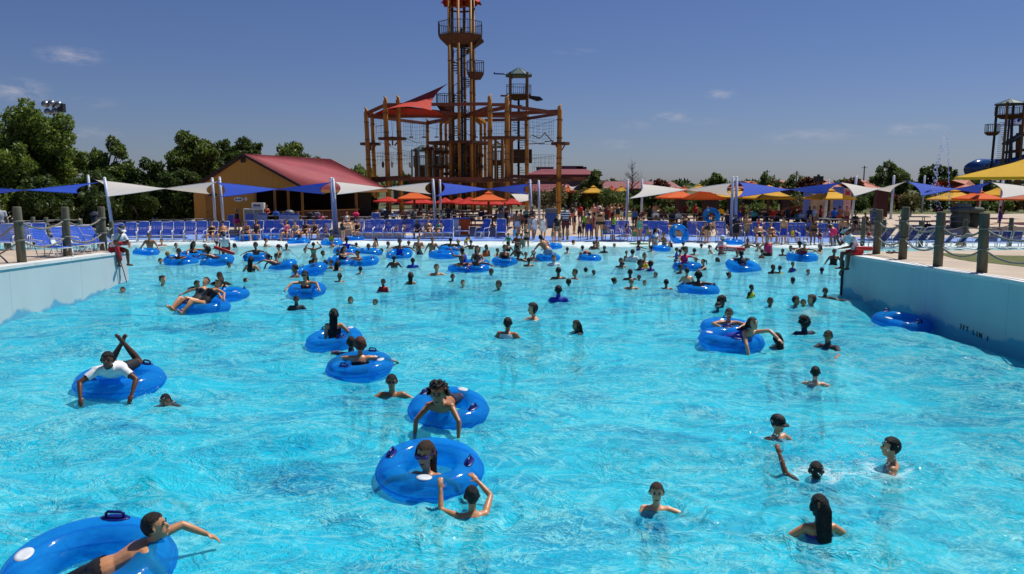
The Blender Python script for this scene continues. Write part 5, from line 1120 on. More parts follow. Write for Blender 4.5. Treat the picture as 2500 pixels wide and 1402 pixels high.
# ------------------------------------------------------------------ shade sails and their poles
def sail_mat(name, c, tl=.35):
    m = mat(name, c, .8, .05, 1.5, .04, bscale=60); N, L, b = nodes_of(m); out = N['Material Output']; t = N.new('ShaderNodeBsdfTranslucent'); t.inputs[0].default_value = hexc(c) + (1,); ms = N.new('ShaderNodeMixShader'); ms.inputs[0].default_value = tl
    L.new(b.outputs[0], ms.inputs[1]); L.new(t.outputs[0], ms.inputs[2]); L.new(ms.outputs[0], out.inputs[0]); return m
M_SAILW = sail_mat('sail_white', '#d8d6d0'); M_SAILB = sail_mat('sail_blue', '#1747b8', .25); M_POLE = mat('pole_white', '#aeb9d0', .4, .06, 2); M_POLECAP = mat('pole_cap', '#e8e8ea', .25, .03, 2)
def sail(label, corners, m, sag=.06, n=14):
    """corners: four (u, v, Y) round the cloth; edges curve inwards like a tensioned membrane"""
    c = [atY(*k) for k in corners]; ctr = sum(c, Vector()) / 4; q = MB(); V = []
    for i in range(n + 1):
        for j in range(n + 1):
            s, t = i / n, j / n; p = c[0].lerp(c[1], s).lerp(c[3].lerp(c[2], s), t)
            e = max(4 * s * (1 - s) * abs(2 * t - 1) ** 2, 4 * t * (1 - t) * abs(2 * s - 1) ** 2); p = p.lerp(Vector((ctr.x, ctr.y, p.z)), sag * 1.6 * e); V.append(p - ctr)
    q.add(V, [(i * (n + 1) + j, i * (n + 1) + j + 1, (i + 1) * (n + 1) + j + 1, (i + 1) * (n + 1) + j) for i in range(n) for j in range(n)])
    r = empty('shade_sail', ctr); tag(r, label, 'shade sail', 'shade sails over the pool deck'); q.build('fabric', m, r, True)
    h = MB(); idx = [i * (n + 1) for i in range(n + 1)] + [n * (n + 1) + j for j in range(1, n + 1)] + [(n - i) * (n + 1) + n for i in range(1, n + 1)] + [n - j for j in range(1, n)]
    h.path([V[k] for k in idx], .018, 4, closed=True); h.build('edge_webbing', m, r)
    w = MB()
    for k in range(4): p = c[k] - ctr; w.path([p, p + (p - Vector((0, 0, p.z))).normalized() * .35 + Vector((0, 0, .1))], .014, 4)
    w.build('tension_cable', M_STEEL, r); return r
def pole(label, ut, vt, ub, vb, r=.095):
    b = at_deck(ub, vb); a = atY(ut, vt, b.y); o = empty('shade_pole', b); tag(o, label, 'pole', 'white poles of the shade sails')
    q = MB(); q.cyl((0, 0, -.1), a - b, r, r * .92, 12); q.build('shaft', M_POLE, o, True); d = (a - b).normalized()
    q = MB(); q.sph(a - b, (r * .96, r * .96, r * .7), 12, 7); q.build('cap', M_POLECAP, o, True)
    q = MB(); q.box((0, 0, .012), (.34, .34, .03)); q.build('base_plate', M_STEEL, o); return o
for a in [('pole leaning between the blue and the first white sail, behind the rope fence', 215, 429, 226, 548), ('pole in front of the grove at the first white sail', 255, 435, 279, 578), ('first pole before the ochre gable wall', 518, 436, 527, 556), ('second pole before the ochre gable wall', 536, 434, 547, 556), ('twin pole in front of the snack bar roof, the one nearer the gable', 808, 436, 817, 572), ('twin pole in front of the snack bar roof, the one nearer the columns', 813, 437, 824, 572), ('pole at the corner of the blue sail, standing by the purple towel', 1057, 439, 1064, 560), ('shorter pole with bright cap by the blue sail under the rope course', 1074, 440, 1076, 535),
          ('pole at the meeting of blue sail and walkway', 1294, 441, 1298, 556), ('pole next to the blue litter bin at the walkway', 1315, 442, 1317, 548), ('pole on the walkway beside the white triangular sail', 1533, 441, 1529, 554), ('pole under the upper tip of the white triangular sail', 1568, 440, 1566, 535), ('double pole with dark slit between white and blue sails, the nearer', 1790, 434, 1784, 574), ('double pole with dark slit between white and blue sails, the farther', 1799, 434, 1795, 574), ('pole with bright cap in front of the mural panel', 2024, 441, 2012, 545),
          ('pole at the low point of the second white sail, before the reddish tree', 2091, 432, 2078, 545), ('pole in front of the pale green tree', 2183, 430, 2174, 535), ('pole of the blue sail next to the fountain', 2258, 430, 2250, 520), ('pole beside the orange canopy and the rock', 2397, 440, 2386, 545), ('pole under the big yellow canopy corner', 2449, 440, 2438, 545)]: pole(*a)
YS = 47
sail('blue sail running out of the frame over the left rope fence', [(238, 446, 48), (190, 472, 44), (-250, 445, 44), (-250, 500, 50)], M_SAILB)
sail('first white sail between the grove and the snack bar gable', [(234, 440, 53), (262, 480, 45.5), (531, 444, 45.5), (512, 474, 53)], M_SAILW, .07)
sail('blue sail in front of the ochre gable wall', [(530, 446, 53), (541, 481, 45.5), (806, 446, 45.5), (790, 474, 53)], M_SAILB, .07)
sail('white sail stretching from the red roof to the rope course', [(816, 444, 53), (822, 475, 45.5), (1050, 446, 45.5), (1052, 474, 53)], M_SAILW, .07)
sail('blue sail below the middle of the rope course', [(1080, 447, 55), (1066, 479, 46), (1293, 449, 46), (1290, 475, 55)], M_SAILB, .07)
sail('white triangular sail at the walkway, grey on its shaded half', [(1568, 450, 56), (1537, 485, 46), (1788, 447, 46), (1788, 478, 56)], M_SAILW, .07)
sail('blue sail above the yellow canopies right of the double pole', [(1803, 445, 56), (1803, 481, 46), (2054, 446, 46), (2022, 477, 56)], M_SAILB, .07)
sail('white sail with deep scalloped edge between two leaning poles', [(2052, 446, 57), (2086, 479, 47), (2212, 444, 47), (2174, 469, 57)], M_SAILW, .07)
sail('blue sail behind the falling fountain water', [(2214, 444, 57), (2250, 478, 47), (2420, 446, 47), (2393, 472, 57)], M_SAILB, .07)
sail('white sail cut by the picture edge below the yellow canopy', [(2422, 446, 55), (2445, 484, 47), (2680, 446, 47), (2680, 478, 55)], M_SAILW, .07)
sail('small distant white sail behind the right end column', [(1374, 453, 88), (1396, 466, 82), (1412, 452, 82), (1405, 458, 88)], M_SAILW, .1, 6)
sail('slatted white canopy low behind the red umbrellas', [(1248, 474, 66), (1266, 494, 62), (1290, 490, 62), (1290, 474, 66)], M_SAILW, .02, 6)

# ------------------------------------------------------------------ canopies (square umbrellas on one post)
M_ORANGE = sail_mat('canopy_orange', '#e8641a', .3); M_YELLOW = sail_mat('canopy_yellow', '#e6b020', .3); M_RED = sail_mat('canopy_red', '#c8281c', .3); M_TERRA = sail_mat('canopy_faded', '#c9724e', .3); M_POST = mat('canopy_post', '#4a3020', .6, .15, 3)
def canopy(label, ul, ur, ve, va, vb, m, vent=True, group='square canopies over the picnic tables', name='canopy_umbrella', Y=None):
    um = (ul + ur) / 2; p = at_deck(um, vb) if Y is None else Vector((atY(um, vb, Y).x, Y, deck_z(0, Y))); a, b = atY(ul, ve, p.y), atY(ur, ve, p.y); w = (b.x - a.x) / 2; ze = a.z - p.z; za = atY(um, va, p.y).z - p.z
    r = empty(name, p); tag(r, label, 'umbrella', group); q = MB(); k = 4 if m is not M_RED else 6; n = 6; V = [Vector((0, 0, za))]; off = PI / 4 if k == 4 else 0
    rim = [Vector((math.cos(off + 2 * PI * i / k) * w * (1.32 if k == 4 else 1.0), math.sin(off + 2 * PI * i / k) * w * (1.32 if k == 4 else 1.0), ze)) for i in range(k)]
    if k == 4: rim = [Matrix.Rotation(.12, 3, 'Z') @ x * .96 for x in rim]; 
    for x in rim: x.z = ze
    pts = []
    for i in range(k):
        A, B_ = rim[i], rim[(i + 1) % k]
        for j in range(n): e = A.lerp(B_, j / n); e = e * (1 - .05 * math.sin(PI * j / n)); e.z = ze; pts.append(e)
    N_ = len(pts); mid = [x * .5 for x in pts]
    for x in mid: x.z = ze + (za - ze) * .44
    q.add([V[0]] + mid + pts + [x - Vector((0, 0, .10)) for x in pts], [(0, 1 + i, 1 + (i + 1) % N_) for i in range(N_)] + [(1 + i, 1 + N_ + i, 1 + N_ + (i + 1) % N_, 1 + (i + 1) % N_) for i in range(N_)] + [(1 + N_ + i, 1 + 2 * N_ + i, 1 + 2 * N_ + (i + 1) % N_, 1 + N_ + (i + 1) % N_) for i in range(N_)])
    q.build('fabric', m, r)
    q = MB(); q.cyl((0, 0, -.05), (0, 0, za - .05), .085 if w > 1.3 else .045, n=8); q.build('post', M_POST, r)
    rb = MB()
    for x in rim: rb.bar((0, 0, za - .12), x + Vector((0, 0, -.03)), .05, .05)
    rb.build('ribs', M_POST, r)
    if vent and k == 4: q = MB(); q.add([(0, 0, za + .10)] + [x * .22 + Vector((0, 0, -x.z * .22 + za - .06)) for x in rim], [(0, 1 + i, 1 + (i + 1) % k) for i in range(k)]); q.build('vent_cap', m, r)
    return r
for a in [('orange canopy under the white sail left of the rope course pole', 967, 1058, 484, 466, 545, M_ORANGE), ('orange canopy in front of the red umbrellas, its post dark', 1147, 1239, 488, 470, 548, M_ORANGE),
          ('broad orange canopy beneath the grey sail, the outer one', 1604, 1700, 482, 462, 545, M_ORANGE), ('broad orange canopy beneath the grey sail, next to the yellow', 1668, 1762, 484, 462, 552, M_ORANGE), ('yellow canopy half hidden by the double pole', 1738, 1848, 480, 462, 540, M_YELLOW), ('yellow canopy with its point above the blue sail', 1820, 1926, 483, 455, 548, M_YELLOW), ('yellow canopy in front of the mural panel', 1970, 2072, 484, 463, 552, M_YELLOW),
          ('yellow canopy beside the fountain jet', 2277, 2375, 486, 464, 540, M_YELLOW), ('orange canopy above the artificial rock', 2336, 2430, 485, 467, 545, M_ORANGE), ('yellow canopy under the right white sail', 2400, 2490, 476, 452, 532, M_YELLOW), ('faded orange canopy cut by the picture edge', 2458, 2570, 486, 466, 545, M_TERRA)]: canopy(*a)
canopy('big yellow canopy looming in from the picture edge above everything', 2398, 2790, 432, 352, 600, M_YELLOW, Y=30.0, vent=False)
for a in [('small orange canopy behind the right end column', 1369, 1404, 468, 455, 512, M_ORANGE), ('yellow canopy seen through dry leaves near the walkway', 1418, 1478, 470, 455, 514, M_YELLOW), ('orange canopy beside a yellow one far behind the walkway', 1477, 1508, 467, 454, 508, M_ORANGE), ('yellow canopy far behind the walkway shrubs', 1500, 1532, 467, 453, 508, M_YELLOW), ('tiny orange canopy before the long maroon building', 1600, 1618, 458, 449, 500, M_ORANGE), ('orange canopy peeping over the white triangular sail', 1633, 1662, 465, 458, 512, M_ORANGE), ('second orange canopy peeping over the white triangular sail', 1655, 1684, 465, 456, 512, M_ORANGE), ('yellow canopy above the grey half of the sail', 1686, 1725, 462, 451, 512, M_YELLOW), ('faded canopy behind the upper edge of the grey sail', 1815, 1850, 455, 443, 505, M_TERRA)]: canopy(*a, group='distant canopies')
for a in [('red umbrella apart from the others, by the open end of the snack bar', 912, 984, 491, 480, 545, M_RED), ('red umbrella under the orange canopy edge', 985, 1072, 495, 483, 535, M_RED), ('red umbrella just right of the leaning white pole', 1062, 1112, 494, 482, 530, M_RED), ('red umbrella left of the big orange canopy', 1092, 1150, 494, 482, 532, M_RED), ('red umbrella whose top shows over its neighbours', 1108, 1182, 497, 481, 534, M_RED), ('wide red umbrella low beneath the orange canopy', 1150, 1240, 498, 485, 538, M_RED), ('red umbrella at the end of the row by the slatted canopy', 1215, 1284, 497, 484, 536, M_RED)]: canopy(*a, group='red umbrellas in front of the rope course', name='red_umbrella', vent=False)

# ------------------------------------------------------------------ strap chairs
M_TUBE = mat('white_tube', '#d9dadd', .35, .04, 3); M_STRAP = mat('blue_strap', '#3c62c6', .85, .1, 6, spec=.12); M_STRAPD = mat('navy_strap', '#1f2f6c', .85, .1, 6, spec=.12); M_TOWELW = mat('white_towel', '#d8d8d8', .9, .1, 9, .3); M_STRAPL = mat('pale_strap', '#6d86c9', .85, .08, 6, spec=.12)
def chair_meshes(long=False):
    w = .265; sl = .55 if not long else 1.15; back = .78; ang = rad(24 if not long else 38); by, bz = back * math.sin(ang), back * math.cos(ang); sz = .36
    fr = MB(); r = .016
    bt = Vector((0, by, sz + bz))
    for sx in (-1, 1):
        x = sx * w
        fr.path([(x, -sl, sz - .02), (x, 0, sz), (x, by * .96, sz + bz * .96), (x * .86, by, sz + bz)], r, 6)
        fr.path([(x * 1.08, by * .3, sz + .02), (x * 1.1, -.02, .03), (x * 1.1, -sl * .55 if long else -sl, .03), (x * 1.1, -sl * (.75 if long else 1.0), sz - .05)], r, 6)
    fr.path([(-w * .86, by, sz + bz), (w * .86, by, sz + bz)], r, 6); fr.path([(-w, -sl, sz - .02), (w, -sl, sz - .02)], r, 6); fr.path([(-w * 1.1, -.02, .03), (w * 1.1, -.02, .03)], r, 6)
    if long:
        for sx in (-1, 1): fr.path([(sx * w, -sl + .05, sz - .02), (sx * w * 1.02, -sl - .02, .03), (sx * w * 1.02, -sl + .32, .03)], r, 6)
    F_ = fr.mesh('frame', M_TUBE, True); arms = []
    for sx in (-1, 1):
        a = MB(); x = sx * w * 1.14; a.path([(x * .97, by * .42, sz + bz * .42), (x, by * .2, sz + .24), (x, -.38, sz + .22), (x, -.47, sz + .12), (x, -.44, .05)], r * 1.1, 6); arms.append(a.mesh('armrest', M_TUBE, True))
    bk = MB(); n = 11
    for i in range(n):
        t = (i + .5) / n; bk.box((0, by * t - .012, sz + bz * t), (w * 2.06, .012, back / n * .80), Matrix.Rotation(-ang, 3, 'X'))
    st = MB(); n = 8 if not long else 16
    for i in range(n): t = (i + .5) / n; st.box((0, -sl * t, sz + .008), (w * 2.06, sl / n * .78, .012))
    return F_, arms, bk.mesh('backrest', M_STRAP), st.mesh('seat', M_STRAP)
CH = {False: chair_meshes(), True: chair_meshes(True)}
def chair(label, loc, rz, long=False, m=M_STRAP, towel=None, group='blue strap chairs along the water', s=1.0):
    f, arms, b, st = CH[long]; r = empty('lounge_chair', loc, rz); r.scale = (s, s, s); tag(r, label, 'lounge chair', group)
    link_mesh('frame', f, r)
    for a in arms: link_mesh('armrest', a, r)
    for nm, me in (('backrest', b), ('seat', st)): o = link_mesh(nm, me, r); omat(o, m)
    if towel:
        ang = rad(24 if not long else 38); q = MB(); n = 8; V = []
        for i in range(n + 1):
            for j in range(5):
                t = -.35 + 1.38 * i / n; x = (j / 4 - .5) * .66
                if t < 1: y, z = .78 * math.sin(ang) * t - .045, .36 + .78 * math.cos(ang) * t
                else: y, z = .78 * math.sin(ang) + .07, .36 + .78 * math.cos(ang) - (t - 1) * .8
                V.append((x, y + .01 * math.sin(j * 2 + i), z + (.02 if t > .95 else 0)))
        q.add(V, [(i * 5 + j, i * 5 + j + 1, (i + 1) * 5 + j + 1, (i + 1) * 5 + j) for i in range(n) for j in range(4)])
        o = q.build('towel', towel, None, True); o.parent = None; o.location = loc; o.rotation_euler = (0, 0, rz); o.scale = (s, s, s); tag(o, 'towel over the ' + label, 'towel', 'towels hung on chairs')
    return r
def chair_px(label, u, v, f=0, **k):
    side = k.pop('side', False); p = at_deck(u, v, side=side); return chair(label, p, rad(f), **k)   # f = 0 faces the photographer
for i, (u, v) in enumerate([(352, 590), (383, 589), (411, 589), (438, 588), (466, 588), (494, 587)]):
    chair_px('empty blue strap chair, %s in the run left of the sunbathing couple' % ('first', 'second', 'third', 'fourth', 'fifth', 'sixth')[i], u, v, 14)
for i, (u, v, lb) in enumerate([(519, 589, 'blue chair under the woman with crossed arms'), (546, 589, 'blue chair under the big bare chested man'), (607, 587, 'blue chair under the sitter beside the pink towel'), (630, 586, 'blue chair under the woman holding a baby'), (656, 585, 'empty blue chair left of a pair, below the white towels'), (680, 585, 'empty blue chair with a dark towel on the seat'), (702, 585, 'blue chair under the woman in pink top'), (727, 585, 'blue chair under the woman in patterned swimsuit'), (749, 584, 'blue chair under the woman in black with raised knee'), (773, 584, 'blue chair under the woman in black shorts'), (797, 584, 'blue chair under the hugging kneed child'), (876, 582, 'blue chair under the woman reading with purple strap'), (902, 582, 'empty blue chair right of the reading woman'), (926, 582, 'empty blue chair left of the three children'), (951, 582, 'blue chair behind the small bathing boy'), (972, 582, 'blue chair behind the girl in pink'), (999, 582, 'empty blue chair by the standing little girl'), (1024, 582, 'blue chair under the person in navy'), (1046, 582, 'blue chair under the woman in printed swimsuit'), (1070, 582, 'blue chair under the woman with teal bag'), (1095, 582, 'empty blue chair first right of the teal bag'), (1112, 577, 'empty blue chair set back, next to a hanging towel'), (1134, 577, 'blue chair set back, second right of the teal bag'), (1183, 581, 'blue chair turned sideways on the painted strip'), (1224, 581, 'blue chair left of the standing crowd'),
                              (1481, 587, 'blue chair behind the girl in lime vest'), (1503, 587, 'empty blue chair right of the lime vest'), (1525, 587, 'empty blue chair by the walkway pole foot'), (1575, 587, 'blue chair behind the green swimsuit woman'), (1597, 588, 'blue chair behind the group with a tube'), (1620, 588, 'blue chair beyond the crouching bathers'), (1688, 589, 'empty blue chair right of the leaning tube'), (1716, 590, 'blue chair under the woman in dark bikini'), (1760, 590, 'blue chair behind the woman in black suit'), (1825, 592, 'blue chair behind the man with towel'), (1851, 592, 'blue chair under the man with red cap'), (1881, 593, 'blue chair under the woman beside red cap'), (1900, 593, 'empty blue chair by the standing boy in blue trunks'), (1931, 594, 'blue chair under the child in yellow vest'), (1956, 594, 'blue chair behind the two small kids'), (2012, 596, 'blue chair behind the pink shorts woman'), (2038, 596, 'blue chair under the maroon dressed boy')]):
    chair_px(lb, u, v, 0 if u != 1183 else -35, towel=cloth_mat('orange') if u == 1134 else M_TOWELW if u == 1112 else None)
for u, v, lb, m in [(566, 567, 'tall blue laced chair back beside the straw hatted woman', None), (609, 563, 'striped chair in the second row by the freezer', None), (640, 562, 'second row chair with a wide white towel, first of three', M_TOWELW), (693, 562, 'second row chair with a wide white towel, second of three', M_TOWELW), (718, 563, 'second row chair with a pale towel, third of three', M_TOWELW), (917, 560, 'second row chair under the child in orange', None)]: chair_px(lb, u, v, 5, towel=m, m=M_STRAP if u != 609 else M_STRAPL, group='chairs of the second row')
# long chairs on the raised deck at the left
for i, (u, v, f, lb) in enumerate([(112, 626, 62, 'blue chaise longue nearest the rope posts on the raised left deck'), (160, 619, 62, 'second blue chaise longue behind the rope posts'), (196, 613, 62, 'third blue chaise longue, its back against a post'), (228, 609, 62, 'fourth blue chaise longue, next to the double post')]): chair_px(lb, u, v, f, long=True, side=True, group='long chairs on the raised deck', s=.80)
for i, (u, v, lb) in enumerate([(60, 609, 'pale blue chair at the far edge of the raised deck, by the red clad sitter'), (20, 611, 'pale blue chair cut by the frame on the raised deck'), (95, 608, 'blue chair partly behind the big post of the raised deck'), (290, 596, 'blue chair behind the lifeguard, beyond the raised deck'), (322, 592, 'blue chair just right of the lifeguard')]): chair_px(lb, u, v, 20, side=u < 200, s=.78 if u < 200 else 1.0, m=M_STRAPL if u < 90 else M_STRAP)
# dark chairs along the raised deck at the right
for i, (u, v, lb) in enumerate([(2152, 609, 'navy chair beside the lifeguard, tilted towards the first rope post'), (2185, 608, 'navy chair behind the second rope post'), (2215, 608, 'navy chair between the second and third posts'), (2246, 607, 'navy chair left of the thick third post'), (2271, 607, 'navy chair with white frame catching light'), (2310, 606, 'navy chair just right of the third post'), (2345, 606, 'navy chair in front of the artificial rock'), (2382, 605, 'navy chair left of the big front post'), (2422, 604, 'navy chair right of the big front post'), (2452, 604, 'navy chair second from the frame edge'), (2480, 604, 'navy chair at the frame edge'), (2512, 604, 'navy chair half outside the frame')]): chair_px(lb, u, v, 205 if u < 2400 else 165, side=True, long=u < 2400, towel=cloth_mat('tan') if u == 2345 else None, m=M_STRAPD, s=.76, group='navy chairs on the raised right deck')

# ------------------------------------------------------------------ picnic tables
M_TTOP = mat('table_top', '#6e6a68', .6, .15, 3); M_TFR = mat('table_frame', '#17181c', .5, .1, 4)
def table_meshes():
    t = MB(); t.box((0, 0, .74), (1.85, .76, .05)); bn = []
    for s in (-1, 1): b = MB(); b.box((0, s * .68, .44), (1.85, .27, .045)); bn.append(b.mesh('bench', M_TTOP))
    fr = MB()
    for x in (-.62, .62):
        fr.path([(x, -.68, .42), (x, -.60, .02), (x, -.2, .02), (x, -.14, .72)], .028, 6); fr.path([(x, .68, .42), (x, .60, .02), (x, .2, .02), (x, .14, .72)], .028, 6); fr.bar((x, -.7, .40), (x, .7, .40), .045, .045)
    return t.mesh('tabletop', M_TTOP), bn, fr.mesh('table_frame', M_TFR)
TB = table_meshes()
def table(label, u, v, rz=0, group='picnic tables behind the chairs'):
    r = empty('picnic_table', at_deck(u, v), rz); tag(r, label, 'picnic table', group); link_mesh('tabletop', TB[0], r)
    for b in TB[1]: link_mesh('bench', b, r)
    link_mesh('table_frame', TB[2], r); return r
TABLES = []
for u, v, lb in [(322, 569, 'empty picnic table behind the lifeguard by the grove'), (407, 565, 'empty dark picnic table at the edge of the grove'), (487, 563, 'empty picnic table before the ochre gable'), (150, 566, 'picnic table between the posts of the rope fence'), (90, 569, 'picnic table behind the left rope posts'), (668, 553, 'picnic table with blue bag near the freezer'), (765, 556, 'picnic table with dark bags below the snack bar counter'), (868, 557, 'picnic table with pink bag beside the white tank top sitter'), (935, 556, 'shaded picnic table right of the double pole'), (985, 553, 'shaded picnic table under the first red umbrella'), (1030, 556, 'picnic table under the left orange canopy'), (1085, 552, 'picnic table with purple towel behind it'), (1120, 549, 'crowded picnic table under the red umbrella row'), (1165, 554, 'picnic table under the right orange canopy'), (1215, 552, 'picnic table near the walkway crowd'), (1075, 540, 'rear picnic table below the red umbrellas'), (1150, 538, 'rear picnic table behind the orange canopy post'), (1010, 540, 'rear picnic table by the log column'), (1240, 540, 'rear picnic table by the last red umbrella'),
                 (1575, 560, 'picnic table behind the girl with blue bikini'), (1640, 562, 'picnic table with bags under the orange canopies'), (1620, 548, 'rear picnic table near the white pole'), (1690, 548, 'rear picnic table beside the red shirt'), (1740, 556, 'picnic table behind the carried tube'), (1815, 557, 'picnic table right of the double white pole'), (1870, 556, 'picnic table under the yellow canopy post'), (1935, 561, 'empty topped picnic table before the flower shrub'), (1990, 562, 'picnic table beside the stroller'), (2050, 564, 'white picnic table before the orange towel bathers'), (2120, 560, 'picnic table behind the right lifeguard'), (2230, 556, 'picnic table between the right rope posts'), (2320, 556, 'picnic table in front of the rock')]:
    TABLES.append(table(lb, u, v, random.uniform(-.15, .15)))

# ------------------------------------------------------------------ post and rope fences on the raised decks
M_POST_W = mat('weathered_post', '#615d4c', .9, .35, 3, .5, stretch=(4, 4, .5)); M_ROPEW = mat('fence_rope', '#7d7a70', .9, .2, 30, .4)
def rope_fence(label, posts, h=1.36, r=.108, ends=True, drop=.22):
    P = [at_deck(u, v, side=True) for u, v in posts]; root = empty('rope_fence', P[0]); tag(root, label, 'fence', 'post and rope fences'); W = lambda p: p - P[0]; rg = random.Random(len(label))
    hs = []
    for p, (u, v) in zip(P, posts):
        hh = h * rg.uniform(.95, 1.05); hs.append(hh); q = MB(); t = Vector((rg.uniform(-.03, .03), rg.uniform(-.03, .03), 0)); q.path([W(p) - Vector((0, 0, .1)), W(p) + Vector((0, 0, hh * .5)) + t * .5, W(p) + Vector((0, 0, hh - .02)) + t, W(p) + Vector((0, 0, hh)) + t], [r * 1.04, r, r * .96, r * .86], 12); o = q.build('post', M_POST_W, root, True)
        for f in (.40, .74): s = MB(); s.path([W(p) + Vector((math.cos(a) * r * 1.06, math.sin(a) * r * 1.06, hh * f)) for a in np.linspace(0, 2 * PI, 13)[:-1]], .022, 6, closed=True); s.build('rope_wrap', M_ROPEW, o, True)
    for i in range(len(P) - 1):
        for f in (.40, .74):
            a, b = W(P[i]) + Vector((0, 0, hs[i] * f)), W(P[i + 1]) + Vector((0, 0, hs[i + 1] * f)); q = MB(); q.path([a.lerp(b, t) - Vector((0, 0, drop * 4 * t * (1 - t))) for t in np.linspace(0, 1, 13)], .024, 6); q.build('rope', M_ROPEW, root, True)
    return root
rope_fence('weathered post and rope fence along the left pool wall in front of the chaise longues', [(-70, 662), (54, 641), (165, 626), (253, 612), (275, 606)])
rope_fence('second rope fence behind the chaise longues on the left deck', [(-60, 612), (22, 607), (84, 596), (118, 595), (200, 601), (244, 604)], drop=.16)
rope_fence('weathered post and rope fence along the right pool wall beside the lawn', [(2139, 620), (2203, 633), (2289, 651), (2397, 666), (2560, 694)])
rope_fence('rear rope fence behind the navy chairs on the right deck', [(2105, 600), (2155, 604), (2197, 599), (2247, 603), (2352, 600), (2464, 600), (2560, 600)], drop=.16)

# ------------------------------------------------------------------ bins, rock, fountain and small things
box_thing('litter_bin', 'blue litter bin with grey lid at the walkway', 'bin', 1345, 556, [('body', M_BLUEP, [((0, 0, .5), (.72, .6, 1.0))]), ('lid', mat('bin_lid', '#5b6470', .5), [((0, 0, 1.14), (.80, .68, .28))])])
for u, v, lb in ((708, 552, 'dark litter bin with domed lid before the snack bar counter'), (936, 548, 'grey litter bin behind the child in orange'), (1592, 553, 'grey litter bin behind the blue bikini sitter'), (2134, 548, 'blue litter bin by the maroon column'), (236, 556, 'dark litter bin behind the rope fence posts')):
    p = at_deck(u, v); r = empty('litter_bin', p); tag(r, lb, 'bin', 'litter bins'); q = MB(); q.lathe((0, 0, 0), [(0, 0), (.28, 0), (.33, .85), (0, .86)], 14); q.build('body', M_BLUEP if u == 2134 else M_NAVYP, r, True); q = MB(); q.lathe((0, 0, .86), [(.36, 0), (.37, .08), (.28, .22), (.12, .28), (0, .28)], 14); q.build('lid', mat('bin_lid', '#5b6470', .5), r, True)
p = at_deck(2347, 556); r = empty('artificial_rock', p); tag(r, 'grey green artificial rock with a flat top behind the navy chairs', 'rock'); M_ROCK = mat('rock_grey', '#5d665c', .9, .25, 1.6, .6, bscale=12)
def boulder(c, d, seed):
    rg = np.random.default_rng(seed); q = MB(); q.sph((0, 0, 0), 1, 18, 12); V = np.array([tuple(v) for v in q.v]); k = rg.normal(size=(5, 3)); V = np.sign(V) * np.abs(V) ** .72
    n_ = sum(np.sin(V @ k[i] * 2.2 + i) for i in range(5)) * .035; V = V * (1 + n_[:, None]); V = V * np.array(d) + np.array(c); q.v = [tuple(v) for v in V]; return q
boulder((-.15, 0, .55), (.62, .5, .62), 1).build('rock_base', M_ROCK, r, True); boulder((.75, .1, .55), (.42, .45, .6), 2).build('rock_base', mat('rock_dark', '#343b34', .9, .2, 2, .5), r, True); boulder((.25, 0, 1.2), (1.12, .6, .22), 3).build('rock_slab', M_ROCK, r, True); boulder((.05, 0, 1.48), (.5, .35, .13), 4).build('cap_stone', mat('rock_pale', '#7d8274', .9, .2, 2, .5), r, True)
rg = np.random.default_rng(4); q = MB(); M_DROPS = mat('water_drops', '#eef4f8', .08, .03, 3, spec=.8)
for t in np.linspace(0, 1, 150):
    for k in range(2):
        u = 2280 + 28 * t + (1 - t) * rg.normal() * 3 + 2 * rg.normal(); v = 470 - 145 * t ** .7 + rg.normal() * 4; q.sph(atY(u, v, 50 + rg.normal() * .4), abs(rg.normal()) * .018 + .012, 5, 3)
for t in np.linspace(0, 1, 150): q.sph(atY(2311 + 8 * t ** .6 + rg.normal() * 1.2, 330 + 215 * t ** 1.3 + rg.normal() * 3, 50 + rg.normal() * .3), (.014 + .02 * rg.random(), .014, .03 + .04 * rg.random()), 5, 3)
for _ in range(160): q.sph(atY(2285 + rg.normal() * 12, 480 + rg.normal() * 26, 49.5 + rg.normal()), abs(rg.normal()) * .016 + .01, 5, 3)
tag(q.build('fountain_spray', M_DROPS), kind='stuff')
q = MB()
for (u, v, n, r_, hh) in [(2120, 1160, 130, .42, .32), (1900, 1086, 60, .32, .12), (1985, 1140, 50, .25, .2), (405, 982, 60, .22, .12), (1147, 605, 50, .35, .3), (1835, 618, 60, .45, .3), (2060, 1165, 70, .5, .12), (2150, 1130, 40, .15, .3), (1990, 940, 40, .2, .08)]:
    p, _ = at_water(u, v)
    for _ in range(n * 3): q.sph((p.x + rg.normal() * r_, p.y + rg.normal() * r_, p.z + abs(rg.normal()) * hh), abs(rg.normal()) * .0035 + .0022, 5, 3)
tag(q.build('splash_drops', M_DROPS), kind='stuff')
def bag(label, u, v, z, m, d=(.45, .3, .3), name='beach_bag', seed=1, sd=False):
    p = at_deck(u, v, side=sd); q = boulder((0, 0, d[2] * .5), (d[0] / 2, d[1] / 2, d[2] / 2), seed); r = empty(name, p + Vector((0, 0, z))); tag(r, label, 'bag'); q.build('sack', m, r, True)
    q = MB(); q.path([(-d[0] * .25, 0, d[2] * .85), (-d[0] * .15, 0, d[2] * 1.35), (d[0] * .15, 0, d[2] * 1.35), (d[0] * .25, 0, d[2] * .85)], .015, 6); q.build('bag_handle', m, r); return r
